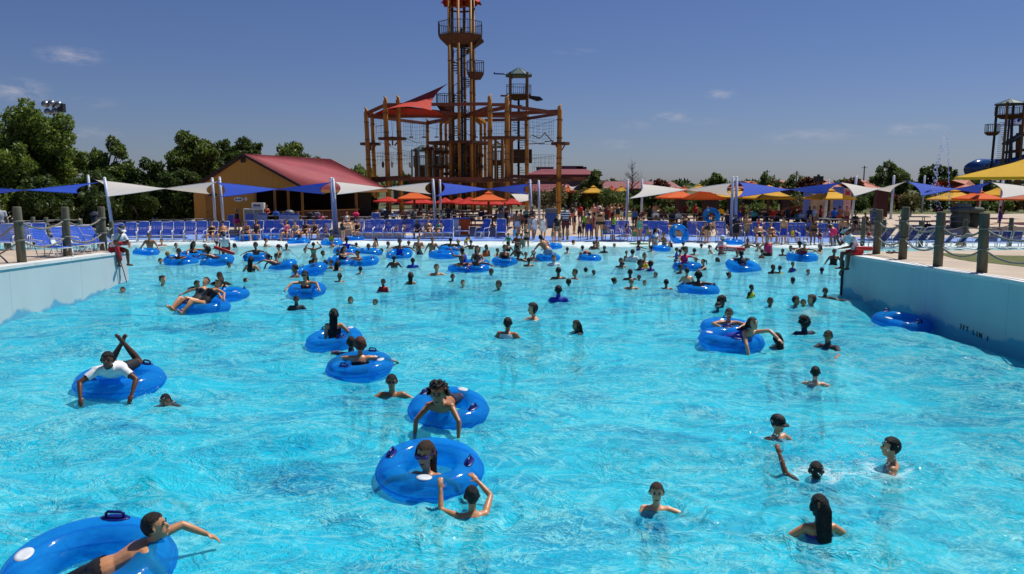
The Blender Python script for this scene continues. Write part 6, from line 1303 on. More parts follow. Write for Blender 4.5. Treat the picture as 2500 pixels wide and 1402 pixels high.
for i, (u, v, z, c, lb) in enumerate([(675, 555, .77, 'blue', 'blue beach bag on the table near the freezer'), (757, 557, .77, 'charcoal', 'charcoal bag on the table under the counter'), (775, 557, .77, 'grey', 'grey bag at the far end of the table under the counter'), (870, 558, .77, 'hotpink', 'hot pink bag on the table by the tank top sitter'), (1010, 556, .77, 'grey', 'grey bag on the table under the left orange canopy'), (1175, 555, .77, 'navy', 'navy bag on the table by the orange canopy post'), (1640, 563, .77, 'navy', 'navy bag on the table beneath the orange canopies'), (1655, 563, .77, 'lgrey', 'light grey bag next to a navy one on the table'), (1600, 561, .77, 'white', 'white bag on the table behind the blue bikini'), (1840, 558, .77, 'mint', 'mint bag on the table right of the double pole'), (1955, 562, .77, 'lgrey', 'pale bag on the empty table by the shrub'), (2215, 557, .77, 'lgrey', 'pale bag on the table between the right posts'), (2265, 557, .0, 'navy', 'navy stroller bag behind the right rope posts')]): bag(lb, u, v, z, cloth_mat(c), seed=i + 20)
q = MB(); V = []
for i in range(7):
    for j in range(9): V.append(((j / 8 - .5) * 1.05, .02 * math.sin(j * 1.7 + i), .75 - i * .105 + .02 * math.cos(j * 2.2)))
q.add(V, [(i * 9 + j, i * 9 + j + 1, (i + 1) * 9 + j + 1, (i + 1) * 9 + j) for i in range(6) for j in range(8)]); o = q.build('hanging_towel', cloth_mat('purple'), None, True); o.location = at_deck(1089, 560); tag(o, 'purple towel hanging from the table edge beside the white pole', 'towel')
q = MB()
for sx in (-1, 1): q.box((sx * .12, 0, .03), (.10, .27, .05), Matrix.Rotation(sx * .3, 3, 'Z'))
o = q.mesh('sandal', cloth_mat('brown'))
for k, (u, v) in enumerate(((2172, 619), (2185, 618))):
    r = empty('sandal', at_deck(u, v, side=True), .4 * k); tag(r, ('dark sandal lying by the first rope post of the right deck', 'dark sandal closer to the second rope post')[k], 'sandal', 'sandals on the right deck'); q = MB(); q.box((0, 0, .02), (.10, .27, .035)); q.build('sole', cloth_mat('brown'), r); q = MB(); q.path([(-.05, .03, .03), (0, .06, .08), (.05, .03, .03)], .014, 6); q.build('strap', cloth_mat('black'), r)
for lb, u, v, c in (('red water bottle on the wall top beside the left lifeguard', 269, 613, 'red'), ):
    p = at_deck(u, v, side=True); r = empty('water_bottle', p); tag(r, lb, 'bottle'); q = MB(); q.lathe((0, 0, 0), [(0, 0), (.045, 0), (.045, .18), (.03, .21), (0, .21)], 12); q.build('body', cloth_mat(c), r, True); q = MB(); q.lathe((0, 0, .21), [(.022, 0), (.022, .05), (0, .05)], 10); q.build('lid', cloth_mat('maroon'), r, True)

# ------------------------------------------------------------------ inflatable rings
def vinyl():
    m = bpy.data.materials.new('blue_vinyl'); m.use_nodes = True; N, L = m.node_tree.nodes, m.node_tree.links; b = N['Principled BSDF']; out = N['Material Output']
    tc = N.new('ShaderNodeTexCoord'); ns = N.new('ShaderNodeTexNoise'); ns.inputs['Scale'].default_value = 5; ns.inputs['Detail'].default_value = 3; L.new(tc.outputs['Object'], ns.inputs['Vector'])
    mx = N.new('ShaderNodeMix'); mx.data_type = 'RGBA'; mx.inputs[6].default_value = (.015, .33, .86, 1); mx.inputs[7].default_value = (.03, .45, .95, 1); L.new(ns.outputs[0], mx.inputs[0]); L.new(mx.outputs[2], b.inputs['Base Color'])
    b.inputs['Roughness'].default_value = .12; b.inputs['Coat Weight'].default_value = .4; b.inputs['Coat Roughness'].default_value = .06
    bp = N.new('ShaderNodeBump'); bp.inputs['Strength'].default_value = .25; bp.inputs['Distance'].default_value = .03; n2 = N.new('ShaderNodeTexNoise'); n2.inputs['Scale'].default_value = 9; L.new(tc.outputs['Object'], n2.inputs['Vector']); L.new(n2.outputs[0], bp.inputs['Height']); L.new(bp.outputs[0], b.inputs['Normal'])
    t = N.new('ShaderNodeBsdfTransparent'); t.inputs[0].default_value = (.18, .66, .98, 1); ms = N.new('ShaderNodeMixShader'); ms.inputs[0].default_value = .46
    tl = N.new('ShaderNodeBsdfTranslucent'); tl.inputs[0].default_value = (.02, .42, .95, 1); m2 = N.new('ShaderNodeMixShader'); m2.inputs[0].default_value = .45; L.new(b.outputs[0], m2.inputs[1]); L.new(tl.outputs[0], m2.inputs[2])
    L.new(t.outputs[0], ms.inputs[1]); L.new(m2.outputs[0], ms.inputs[2]); L.new(ms.outputs[0], out.inputs[0]); return m
M_VINYL = vinyl(); M_HANDLE = mat('navy_handle', '#10186e', .3, .08, 4, coat=.3); M_LABEL = mat('valve_label', '#cfd6dd', .4, .15, 8)
def ring_mesh():
    R_, r_ = .408, .150; n, m = 64, 20; V, Fs = [], []
    for i in range(n):
        a = 2 * PI * i / n
        for j in range(m):
            b = 2 * PI * j / m; rr = r_ * (1 + .018 * math.sin(24 * a) * max(0, -math.cos(b)) ** 2)        # puckers at the inner seam
            x = R_ + rr * math.cos(b) * (1.0 if math.cos(b) > 0 else 1.06); V.append((x * math.cos(a), x * math.sin(a), rr * math.sin(b) * 1.0))
    for i in range(n): Fs += [(i * m + j, ((i + 1) % n) * m + j, ((i + 1) % n) * m + (j + 1) % m, i * m + (j + 1) % m) for j in range(m)]
    q = MB(); q.add(V, Fs); ring = q.mesh('ring_body', M_VINYL, True)
    s = MB(); k = 96; s.add([((R_ + r_ + d) * math.cos(2 * PI * i / k), (R_ + r_ + d) * math.sin(2 * PI * i / k), z + .004 * math.sin(i * 2.3)) for d, z in ((-.004, -.012), (.013, 0), (-.004, .012)) for i in range(k)], [(a * k + i, a * k + (i + 1) % k, (a + 1) * k + (i + 1) % k, (a + 1) * k + i) for a in range(2) for i in range(k)]); seam = s.mesh('seam', M_VINYL, True)
    h = MB(); h.sph((0, 0, 0), (.13, .06, .012), 14, 6); h.path([(-.075, 0, .0), (-.075, 0, .045), (-.06, 0, .06), (.06, 0, .06), (.075, 0, .045), (.075, 0, .0)], .014, 8)
    v = MB(); v.sph((0, 0, 0), (.085, .06, .006), 16, 5)
    return ring, seam, h.mesh('handle', M_HANDLE, True), v.mesh('valve_label', M_LABEL, True)
RING = ring_mesh(); TUBES = {}
def tube(key, u, v, w, label, yaw=0, tilt=(0, 0), dz=.10, loc=None, group='blue inflatable rings in the pool'):
    if loc is None:
        b, p = at_water(u, v, dz); d = (p - Vector((0, 0, CAMZ))).length; D = min(max(w / F * d, .98), 1.32); loc = p
    else: D = w
    r = empty('inflatable_ring', loc); r.rotation_euler = (Matrix.Rotation(tilt[0], 3, 'X') @ Matrix.Rotation(tilt[1], 3, 'Y') @ Matrix.Rotation(yaw, 3, 'Z')).to_euler(); s = D / 1.12; r.scale = (s, s, s); tag(r, label, 'inflatable ring', group)
    link_mesh('ring_body', RING[0], r); link_mesh('seam', RING[1], r)
    for a in (.5, .5 + PI):
        h = link_mesh('handle', RING[2], r); h.location = (.42 * math.cos(a), .42 * math.sin(a), .150); h.rotation_euler = (0, 0, a + PI / 2); h.scale = (.85, .85, .8)
    if D > 1.0: l = link_mesh('valve_label', RING[3], r); l.location = (.40 * math.cos(2.2), .40 * math.sin(2.2), .149); l.rotation_euler = (0, 0, 2.2 + PI / 2)
    TUBES[key] = (r, s); return r
# ------------------------------------------------------------------ rings
for a in [('boy', 218, 1392, 372, 'big blue ring cut by the bottom edge with a bare backed boy across it', .55), ('girl', 1050, 1148, 252, 'blue ring with a child in blue goggles inside, pushed by a swimmer', 1.235), ('orange', 1095, 1000, 193, 'blue ring with a white valve label and a child in orange goggles lying on it', 2.6), ('kick', 294, 932, 184, 'blue ring under the white shirted boy kicking his legs up', .3), ('t5', 878, 895, 158, 'blue ring with a dark haired woman sunk in the hole, navy handle towards the viewer', 1.9), ('t6', 815, 830, 132, 'blue ring held by the man in dark shirt, long haired girl on it', 2.4), ('free', 2200, 790, 138, 'empty blue ring floating alone beside the shaded wall', .7), ('w8', 1785, 832, 150, 'blue ring with a smiling dark haired woman stretched over it', .5), ('b9', 1776, 802, 125, 'blue ring with a boy leaning folded arms on it, behind the smiling woman', 2.0), ('t10', 750, 708, 88, 'blue ring with a woman in dark goggles, arms spread over its front', 1.0), ('t11', 1705, 707, 98, 'blue ring with a boy seen from behind, hand on its rim', 1.3), ('t12', 497, 750, 128, 'blue ring carrying two women with legs over its side', .2), ('t13', 562, 718, 85, 'blue ring with handle up behind the two lounging women', 1.6), ('t14', 1815, 652, 104, 'blue ring tipped up on the left with a bather in grey shirt in it', .3), ('t15', 755, 662, 95, 'blue ring tilted up the swell with three people hanging on', .9), ('t16', 690, 650, 68, 'blue ring tilted up the swell with a boy bending over its left rim', .5), ('t17', 442, 638, 77, 'blue ring with a child lying across, arm along its top', .1), ('t18', 530, 638, 78, 'blue ring with a child reaching out over its left edge', .8), ('t19', 470, 625, 80, 'blue ring behind the two prone children, dark haired woman in it', .4), ('t20', 357, 616, 55, 'blue ring held by the bare chested boy by the left wall', 1.4), ('t21', 627, 628, 62, 'blue ring with a boy sitting upright, arms on both handles', .1), ('t22', 730, 590, 54, 'blue ring worn over patterned trunks at the beach edge', .6), ('t23', 810, 593, 52, 'blue ring with a child in yellow vest at the beach edge', .6), ('t24', 865, 583, 47, 'blue ring under the hands of the bending man', .9), ('t25', 602, 583, 52, 'blue ring with a dark child climbing off at the foam line', .3), ('t26', 658, 580, 46, 'blue ring half buried in foam under the empty chairs', 1.2), ('t27', 845, 613, 60, 'blue ring farther out with two boys behind it', .2), ('t28', 900, 617, 66, 'blue ring with black handle up and a child sunk inside', 1.9), ('t29', 832, 638, 64, 'blue ring with a brown haired woman leaning across', .5), ('t30', 890, 640, 70, 'blue ring with a boy resting his chin on folded arms', 1.1), ('t31', 975, 622, 64, 'blue ring tipped towards the viewer round a standing woman', .8), ('t32', 1083, 623, 82, 'large clear blue ring held by the bearded bare chested man', .4), ('t33', 1100, 608, 60, 'blue ring standing behind the clear one with a boy in it', 1.5), ('t34', 1125, 656, 60, 'blue ring with a boy draping one arm, left of a pair', .2), ('t35', 1162, 655, 66, 'blue ring with a boy whose arm hangs down its front', 1.7), ('t36', 1165, 643, 50, 'blue ring behind the pair with a long haired woman', .6), ('t37', 1232, 638, 64, 'blue ring with a person resting cheek on hand', .9), ('t38', 1348, 601, 50, 'blue ring floating behind the boy who climbs', .6), ('t39', 1338, 629, 60, 'blue ring with navy handle being climbed by a boy', .1), ('t40', 1440, 630, 44, 'blue ring under the trio with the orange ball', .7), ('t41', 1612, 607, 50, 'dark blue ring in front of the group of three women', 1.1), ('t43', 1790, 592, 48, 'blue ring on the foam behind the guard with lettered float', .9), ('t44', 1678, 650, 68, 'blue ring with pink shirted girl and friends piled on', .5), ('t45', 1958, 628, 70, 'blue ring under the hugging couple with white cap', .3)]:
    k = a[0]; tube(k, *a[1:5], yaw=a[5] * 2, tilt={'t15': (.10, -.26), 't16': (.08, -.28), 't14': (.22, .15), 't31': (.35, -.1), 't10': (.16, 0), 't30': (.12, -.15), 't29': (.1, .1), 't6': (.12, -.1), 't17': (.1, .12), 't18': (.1, -.14), 'boy': (.14, .05), 'girl': (.16, .02), 'orange': (.17, .03), 't5': (.10, -.04), 'free': (.10, .05)}.get(k, (.04, .03)))
p = at_deck(1655, 592); tube('t42', 0, 0, 1.12, 'blue ring leaning upright against the chairs near the water line', tilt=(1.25, .25), loc=p + Vector((0, -.2, .46)))
p = at_deck(1735, 566); tube('t47', 0, 0, 1.12, 'blue ring carried flat at the hip by the woman in navy', tilt=(1.2, .05), loc=p + Vector((0, -.1, 1.0)))

def rider(label, key, pose, f, up, fwd=0.0, side=0.0, s=1.0, **k):
    t, ts = TUBES[key]; c = t.location; a = rad(180 + f); d = Vector((-math.sin(a), math.cos(a), 0)); sd = Vector((math.cos(a), math.sin(a), 0))
    return figure(label, pose, c + d * fwd + sd * side + Vector((0, 0, up)), f, s, **k)[0]
N1 = .010
# ------------------------------------------------------------------ the bathers near the photographer
rider('bare backed boy with wet dark hair lying over the big ring, one arm held out', 'boy', 'reachside', 108, -.06, .06, -.04, s=.92, skin=2, hr='short:d', wear='trunks:black', vox=N1, face=True)
rider('child in blue goggles sunk in the ring, one hand on its handle', 'girl', 'hugside', -14, -.44, .02, s=.90, skin=2, hr='long:b', wear='goggles:purple swimsuit:navy', sex='f', kid=True, vox=N1, face=True)
put('swimmer with bunned dark hair and navy shorts reaching both hands up to the ring', 'pushup', 1152, 1185, 1250, 'shoulder', 196, 2, 'bun:k', 'trunks:navy', 'f', vox=N1)
rider('child with orange goggles on the forehead lying on the ring, arms trailing in the water', 'orange', 'prone', -6, .17, .16, s=.90, skin=3, hr='curly:k', wear='goggles_up:orange trunks:navy', kid=True, vox=N1, face=True)
put('man in mirrored swim goggles, shoulders just clear of the water', 'tread', 957, 913, 968, 'shoulder', 5, 3, 'short:k', 'goggles:black trunks:charcoal', vox=N1, face=True)
rider('boy in white shirt lying on the ring with both feet kicked up behind', 'kick', 'pronekick', 14, .24, .10, s=1.0, skin=5, hr='short:k', wear='tshirt:white trunks:black', vox=N1, face=True)
put('swimmer in charcoal shirt diving forward with only the wet hair clear of the water', 'swim', 405, 961, 992, 'neck', 20, 4, 'short:k', 'rash_guard:charcoal trunks:black', vox=N1)
put('woman with slicked back hair and purple swimsuit treading water, one arm stretched sideways', 'reachfar', 1602, 1178, 1243, 'shoulder', -8, 1, 'short:b', 'swimsuit:purple', 'f', s=.75, vox=N1, face=True)
put('woman with long straight black hair seen from behind, shoulders out of the water', 'spread', 1996, 1207, 1312, 'chest', 182, 2, 'long:k', 'swimsuit:purple', 'f', vox=N1)
put('man in black cap looking aside as he wades, chest just breaking the water', 'spread', 1898, 1014, 1074, 'shoulder', 30, 2, 'short:k', 'cap:black trunks:charcoal', vox=N1, face=True)
put('swimmer seen from behind raising one arm out of the splashing water', 'wave', 1992, 1126, 1160, 'neck', 170, 4, 'short:d', 'rash_guard:charcoal trunks:navy', vox=N1)
put('dark haired boy turned sideways in a burst of spray', 'float', 2172, 1066, 1140, 'shoulder', 245, 2, 'short:k', 'trunks:navy', vox=N1, face=True)
put('woman with dark hair in a round bun, back to the viewer', 'tread', 1989, 893, 938, 'shoulder', 160, 1, 'bun:k', 'swimsuit:grey', 'f', vox=N1)
put('man in dark shirt looking left, submerged to his shoulders by the shaded wall', 'treadf', 2020, 806, 850, 'shoulder', -40, 3, 'short:k', 'rash_guard:charcoal trunks:black', vox=.013, face=True)
put('person with white headband and curly hair facing away, arms wide', 'spread', 1962, 772, 812, 'shoulder', 190, 5, 'curly:k', 'headband:white rash_guard:navy', s=1.0, vox=.013)
put('woman with wet black hair facing away next to the stretched out arm', 'spread', 1896, 812, 848, 'shoulder', 195, 3, 'long:k', 'swimsuit:black', 'f', vox=.013)
rider('smiling dark haired woman stretched over the ring with one arm forward', 'w8', 'reachside', 35, .04, .02, s=.96, skin=1, hr='long:d', wear='swimsuit:royal', sex='f', vox=.013, face=True)
rider('boy with folded arms on the rear ring, chin over the rim', 'b9', 'hugfold', -10, -.24, .0, s=.9, skin=2, hr='short:d', wear='trunks:navy', vox=.013, face=True)
put('dark skinned boy behind another, hair black, neck deep', 'tread', 1762, 723, 752, 'neck', 10, 6, 'curly:k', 'trunks:navy', vox=.016)
put('thin dark skinned girl in pale goggles with one arm out to the side', 'spread', 1752, 737, 766, 'shoulder', -15, 6, 'short:k', 'goggles:lgrey swimsuit:black', 'f', vox=.013)
rider('long haired girl seated on the far rim of the ring, back to the viewer', 't6', 'hip', 185, -.14, .10, s=.90, skin=2, hr='long:k', wear='swimsuit:black', sex='f', vox=.013)
put('man in dark blue shirt with both arms hooked over the ring, seen from behind', 'hugfold', 858, 820, 868, 'shoulder', 190, 4, 'buzz:k', 'rash_guard:navy trunks:black', vox=.013)
rider('woman with thick brown hair sunk in the ring, arms over both sides, facing away', 't5', 'hugside', 182, -.32, .0, s=1.0, skin=2, hr='bob:r', wear='swimsuit:black', sex='f', vox=.013)
rider('woman in dark goggles with both arms spread over the front of the ring', 't10', 'hug', 2, -.20, .06, s=.98, skin=2, hr='long:k', wear='goggles:black swimsuit:maroon', sex='f', vox=.014, face=True)
put('bald dark skinned man in dark shirt chest deep near the goggled woman', 'float', 724, 721, 752, 'shoulder', 15, 5, 'buzz:k', 'rash_guard:charcoal', vox=.014, face=True)
put('girl with wet hair smiling, chin at the water', 'tread', 856, 724, 742, 'neck', 10, 1, 'long:b', 'swimsuit:lime', 'f', kid=True, vox=.016, face=True)
put('girl with wet hair facing the smiling girl', 'tread', 916, 730, 748, 'neck', -35, 1, 'short:b', 'swimsuit:navy', 'f', kid=True, vox=.016, face=True)
put('boy in red shirt holding a dark float against his chest', 'crossed', 936, 680, 714, 'chest', -10, 4, 'buzz:k', 'tshirt:red', kid=True, vox=.016)
rider('woman with sunglasses lounging in the ring, knees bent over its side', 't12', 'lounge', -42, .14, .05, -.14, s=.95, skin=2, hr='pony:b', wear='swimsuit:black sunglasses:black', sex='f', vox=.014)
rider('second lounging woman leaning back with her legs hanging into the water', 't12', 'lounge', -18, .14, .02, .22, s=.92, skin=1, hr='bun:b', wear='swimsuit:charcoal', sex='f', vox=.014)
put('boy with wet head holding on behind the ring with the raised handle', 'treadf', 531, 695, 716, 'neck', 20, 2, 'short:d', 'trunks:navy', vox=.016)
put('man in black shirt with very short hair, chest deep', 'tread', 537, 663, 694, 'shoulder', 10, 5, 'buzz:k', 'rash_guard:black', vox=.016)
put('woman pale faced, right in front of the black shirted man', 'float', 541, 674, 700, 'shoulder', -5, 1, 'bun:d', 'swimsuit:grey', 'f', vox=.016, face=True)
put('swimmer in wet navy shirt bent face down in the water', 'swim', 482, 684, 706, 'neck', 60, 3, 'short:k', 'rash_guard:navy', vox=.016)
put('woman with bunned hair turned right, neck deep by the left wall', 'treadf', 398, 672, 692, 'neck', 60, 1, 'bun:d', 'swimsuit:grey', 'f', vox=.016)
put('boy with round dark head turning aside above a blue float', 'treadf', 1217, 684, 708, 'neck', -30, 3, 'short:k', 'trunks:royal', vox=.016)
put('broad shouldered man seen from behind, chest deep', 'float', 1363, 651, 684, 'shoulder', 185, 4, 'buzz:k', 'trunks:navy', vox=.016)
put('boy turned to the broad shouldered man', 'tread', 1403, 656, 682, 'shoulder', -60, 3, 'short:k', 'trunks:navy', kid=True, vox=.016)
put('girl with brown hair facing down between the man and blue shirt', 'tread', 1388, 680, 697, 'neck', 200, 3, 'bob:b', 'rash_guard:grey', 'f', kid=True, vox=.016)
put('man in royal blue shirt with dark hair, back to the viewer', 'float', 1363, 696, 734, 'shoulder', 180, 4, 'short:k', 'rash_guard:royal', vox=.014)
put('woman with shoulder length black hair pushing through the water', 'treadf', 1300, 739, 784, 'shoulder', -70, 1, 'bob:k', 'swimsuit:black', 'f', vox=.013)
put('man in white tank top and dark glasses seen from behind', 'float', 1240, 774, 818, 'shoulder', 160, 3, 'short:k', 'tank_top:white sunglasses:black', fat=1.25, vox=.013)
put('woman with braided hair reaching ahead with her left arm', 'treadf', 1406, 781, 814, 'shoulder', -65, 3, 'braids:d', 'rash_guard:charcoal', 'f', vox=.013)
put('girl with tied hair facing sideways at the edge of a group of five heads', 'tread', 1500, 677, 692, 'neck', 100, 3, 'bun:k', 'swimsuit:black', 'f', vox=.018)
put('man with back turned at the top of a group of five heads', 'float', 1538, 656, 683, 'shoulder', 180, 5, 'buzz:k', 'trunks:navy', vox=.018)
put('man in wraparound dark glasses facing the viewer, arms spread under water', 'spread', 1541, 679, 706, 'shoulder', 0, 2, 'buzz:g', 'sunglasses:black trunks:royal', fat=1.2, vox=.016)
put('child chin deep behind the man in dark glasses', 'tread', 1560, 671, 685, 'neck', -10, 4, 'short:k', 'trunks:navy', kid=True, vox=.018)
put('pale child laughing beside the man in dark glasses', 'tread', 1574, 684, 697, 'neck', 20, 1, 'short:d', 'trunks:navy', kid=True, vox=.018)
put('broad headed man facing away on his own, neck deep', 'float', 1626, 681, 706, 'shoulder', 178, 3, 'short:k', 'trunks:navy', vox=.016)
rider('boy seen from behind in the ring, hair black, one hand on the rim', 't11', 'hugside', 172, -.24, 0, s=.92, skin=5, hr='curly:k', wear='trunks:navy', vox=.016)
put('boy in yellow and black life vest', 'float', 1834, 694, 722, 'chest', 40, 5, 'buzz:k', 'life_vest:yellow', kid=True, vox=.016)
put('boy with short hair alone between the vest and the three heads', 'tread', 1880, 725, 749, 'neck', -5, 4, 'buzz:k', 'trunks:navy', vox=.016)
put('man in a huddle of three heads, hair black', 'float', 1943, 722, 748, 'neck', 40, 3, 'short:k', 'trunks:navy', vox=.016)
put('smiling woman in the middle of the huddle of three heads', 'float', 1961, 730, 749, 'neck', 0, 2, 'bun:k', 'swimsuit:black', 'f', vox=.016)
put('woman in profile at the right side of the huddle', 'treadf', 1980, 719, 748, 'neck', -75, 1, 'bob:b', 'swimsuit:grey', 'f', vox=.016)
put('boy with arm out, close to the corner of the shaded wall', 'reachfar', 2014, 702, 728, 'shoulder', -10, 4, 'short:k', 'rash_guard:charcoal', vox=.018)
put('child mostly hidden beside the end of the shaded wall', 'float', 2054, 658, 682, 'shoulder', 250, 4, 'short:k', 'trunks:navy', kid=True, vox=.02)
# ------------------------------------------------------------------ the middle of the pool
put('bare chested boy standing behind his ring at the left wall end', 'wade', 366, 569, 612, 'waist', 5, 3, 'short:k', 'trunks:navy')
put('blond child looking away, chin deep', 'tread', 410, 613, 630, 'neck', 160, 1, 'short:y', 'trunks:navy', kid=True)
put('boy in dark and yellow vest near the blond child', 'float', 392, 630, 645, 'neck', 40, 2, 'short:k', 'life_vest:yellow', kid=True)
rider('child lying on the ring with head on one arm', 't17', 'hugfold', 10, -.18, .1, s=.85, skin=4, hr='short:k', wear='trunks:navy', kid=True)
rider('child reaching down over the left edge of the ring', 't18', 'reachside', -80, .1, -.05, s=.85, skin=4, hr='curly:k', wear='trunks:black', kid=True)
rider('woman with long dark hair in the ring behind two children', 't19', 'hugside', 60, -.15, 0, s=.95, skin=3, hr='long:k', wear='swimsuit:navy', sex='f')
put('girl in pink swimsuit standing waist deep', 'stand', 502, 595, 630, 'waist', 20, 2, 'pony:d', 'swimsuit:pink', 'f', kid=True)
put('lifeguard in white shirt and visor standing thigh deep with a red rescue tube', 'stoop', 549, 570, 622, 'thigh', 15, 5, 'short:k', 'tshirt:white trunks:red visor:white', s=.98)
put('woman with a long wet dark ponytail and bare tan back', 'wade', 614, 625, 662, 'chest', 182, 2, 'long:k', 'bikini_top:black briefs:black', 'f')
put('child beside the boy on two handles, chin deep', 'tread', 599, 622, 636, 'neck', 20, 3, 'short:k', 'trunks:navy', kid=True)
rider('boy upright in the ring with both hands on handles', 't21', 'hugside', 0, -.12, 0, s=.85, skin=4, hr='short:k', wear='trunks:navy', kid=True)
put('woman in maroon cap turned left, hip deep', 'float', 681, 597, 631, 'waist', -85, 2, 'pony:d', 'cap:maroon bikini_top:black briefs:black', 'f')
put('boy in front of the maroon cap, chest deep', 'float', 674, 618, 640, 'chest', -70, 4, 'short:k', 'trunks:navy', kid=True)
rider('boy bending over the left rim of the tilted ring', 't16', 'reachside', -75, .05, .1, s=.9, skin=4, hr='pony:k', wear='trunks:navy')
put('woman in teal bikini with both hands on her head, back turned', 'headhands', 766, 591, 628, 'hip', 185, 3, 'bun:k', 'bikini_top:mint briefs:mint', 'f')
put('child tossing a wet head near the teal bikini', 'float', 789, 612, 626, 'neck', 60, 3, 'bob:d', 'swimsuit:pink', 'f', kid=True)
rider('child in yellow life vest sitting in the ring at the beach edge', 't23', 'hugside', 0, -.02, 0, s=.78, skin=6, hr='short:k', wear='life_vest:yellow', kid=True)
rider('bather in patterned trunks with the ring round the waist', 't22', 'stand', 180, -.25, 0, s=.72, skin=4, hr='short:k', wear='trunks:floral rash_guard:royal', kid=True)
put('man in dark trunks bending down to a ring at the beach edge', 'bend', 868, 546, 590, 'feet', 80, 1, 'short:d', 'trunks:charcoal', s=1.02)
put('dark skinned child slipping off a ring at the foam', 'squat', 585, 560, 586, 'feet', 60, 6, 'short:k', 'trunks:navy', kid=True)
put('boy in profile holding the low side of the tilted ring', 'treadf', 721, 645, 678, 'shoulder', -75, 4, 'short:k', 'trunks:navy')
put('woman with brown hair behind the tilted ring', 'hugfold', 770, 628, 655, 'shoulder', 60, 2, 'bob:b', 'swimsuit:black', 'f')
put('child hugging the brown haired woman', 'hugfold', 760, 634, 655, 'shoulder', 80, 4, 'short:k', 'trunks:navy', kid=True)
put('man with cropped hair behind the right end of the tilted ring', 'float', 795, 634, 654, 'neck', 185, 3, 'buzz:k', 'trunks:navy')
put('girl smiling at the cropped haired man', 'tread', 808, 634, 654, 'shoulder', -45, 3, 'bun:k', 'swimsuit:navy', 'f', kid=True)
put('woman with long black hair in front of the clear rings', 'float', 826, 636, 662, 'shoulder', 160, 2, 'long:k', 'swimsuit:black', 'f')
rider('boy in blue shirt sitting in the far ring', 't27', 'hugside', 170, -.1, 0, s=.85, skin=5, hr='short:k', wear='rash_guard:royal', kid=True)
put('boy in dark cap shape leaning behind the far ring', 'hugfold', 826, 608, 624, 'shoulder', 60, 4, 'short:k', 'rash_guard:black')
rider('brown haired woman leaning across the ring, face to the side', 't29', 'hugfold', 60, -.12, 0, s=.95, skin=1, hr='long:b', wear='swimsuit:black', sex='f')
rider('child sunk low in the ring with the upright handle', 't28', 'hugside', 10, -.30, 0, s=.8, skin=4, hr='short:k', wear='trunks:navy', kid=True)
rider('boy with chin on folded arms on the ring', 't30', 'hugfold', -50, -.22, .1, s=.9, skin=3, hr='short:k', wear='trunks:navy')
put('small child in yellow floaty peeping beside a ring', 'tread', 931, 606, 620, 'neck', -30, 3, 'short:d', 'life_vest:yellow', kid=True)
rider('woman standing in the tipped ring with an arm along its rim', 't31', 'hugside', 20, -.10, 0, s=1.0, skin=4, hr='pony:k', wear='swimsuit:royal', sex='f')
put('man with goggles on his head, back turned, chest deep', 'float', 962, 623, 652, 'chest', 190, 5, 'buzz:k', 'goggles_up:lgrey trunks:navy')
put('boy in royal blue shirt facing away, shoulder deep', 'float', 1008, 629, 651, 'shoulder', 180, 5, 'short:k', 'rash_guard:royal')
put('teenager with arms crossed, waist deep', 'crossed', 1022, 576, 612, 'waist', 10, 2, 'short:k', 'trunks:navy')
put('boy playing with a dark float under the crossed arms teenager', 'crossed', 1024, 600, 622, 'chest', 40, 4, 'short:k', 'rash_guard:navy', kid=True)
put('broad bare chested man holding the clear ring, thigh deep', 'wade', 1056, 579, 614, 'waist', 20, 3, 'buzz:r', 'trunks:black', fat=1.15)
put('bald bare chested man behind the clear ring', 'stand', 1119, 582, 612, 'chest', 0, 2, 'none', 'trunks:navy')
rider('boy with only head above the upright clear ring', 't33', 'hugside', 180, -.2, 0, s=.9, skin=4, hr='short:k', wear='trunks:navy')
put('boy in royal blue vest reaching out to the ring, back turned', 'pushup', 1128, 604, 644, 'waist', 235, 4, 'short:k', 'life_vest:royal', s=.92)
rider('woman with long loose hair in the rear ring', 't36', 'crossed', 10, -.12, 0, s=.98, skin=2, hr='long:d', wear='swimsuit:charcoal', sex='f')
rider('boy draping one arm over the ring, left of the pair', 't34', 'hugfold', 20, -.2, 0, s=.9, skin=4, hr='short:k', wear='trunks:navy')
rider('boy with a hand hanging down the front of the ring', 't35', 'hugside', 30, -.2, 0, s=.9, skin=5, hr='curly:k', wear='trunks:navy')
put('child in yellow vest splashing at the beach edge', 'stoop', 1146, 572, 600, 'knee', 40, 5, 'short:k', 'life_vest:yellow', kid=True)
put('woman in orange red swim top, waist deep', 'stand', 1187, 597, 624, 'waist', -10, 4, 'long:k', 'tankini:orange briefs:orange', 'f')
rider('woman resting her cheek on one hand in the ring', 't37', 'face', -10, -.12, 0, s=.95, skin=3, hr='pony:k', wear='swimsuit:black', sex='f')
put('boy turning with one arm flung out, neck deep', 'reachfar', 1199, 655, 674, 'neck', -20, 4, 'short:k', 'rash_guard:navy')
put('teenager facing the viewer, arms under water, chest deep', 'tread', 1066, 644, 672, 'shoulder', 15, 2, 'short:k', 'trunks:royal')
put('child with long wet hair seen from behind, veiled in water', 'float', 1003, 664, 690, 'shoulder', 180, 2, 'long:b', 'swimsuit:grey', 'f', kid=True)
put('dark skinned boy with short hair at the left of a chatting group', 'tread', 1266, 610, 636, 'shoulder', 150, 5, 'short:k', 'trunks:navy')
put('woman in dark glasses in the chatting group', 'tread', 1284, 615, 634, 'shoulder', 20, 2, 'bun:k', 'sunglasses:black swimsuit:black', 'f')
put('man in white cap in the chatting group', 'tread', 1303, 610, 632, 'shoulder', -30, 2, 'short:d', 'cap:white trunks:navy')
put('boy with back turned just in front of the chatting group', 'float', 1291, 628, 650, 'shoulder', 175, 3, 'buzz:d', 'trunks:navy')
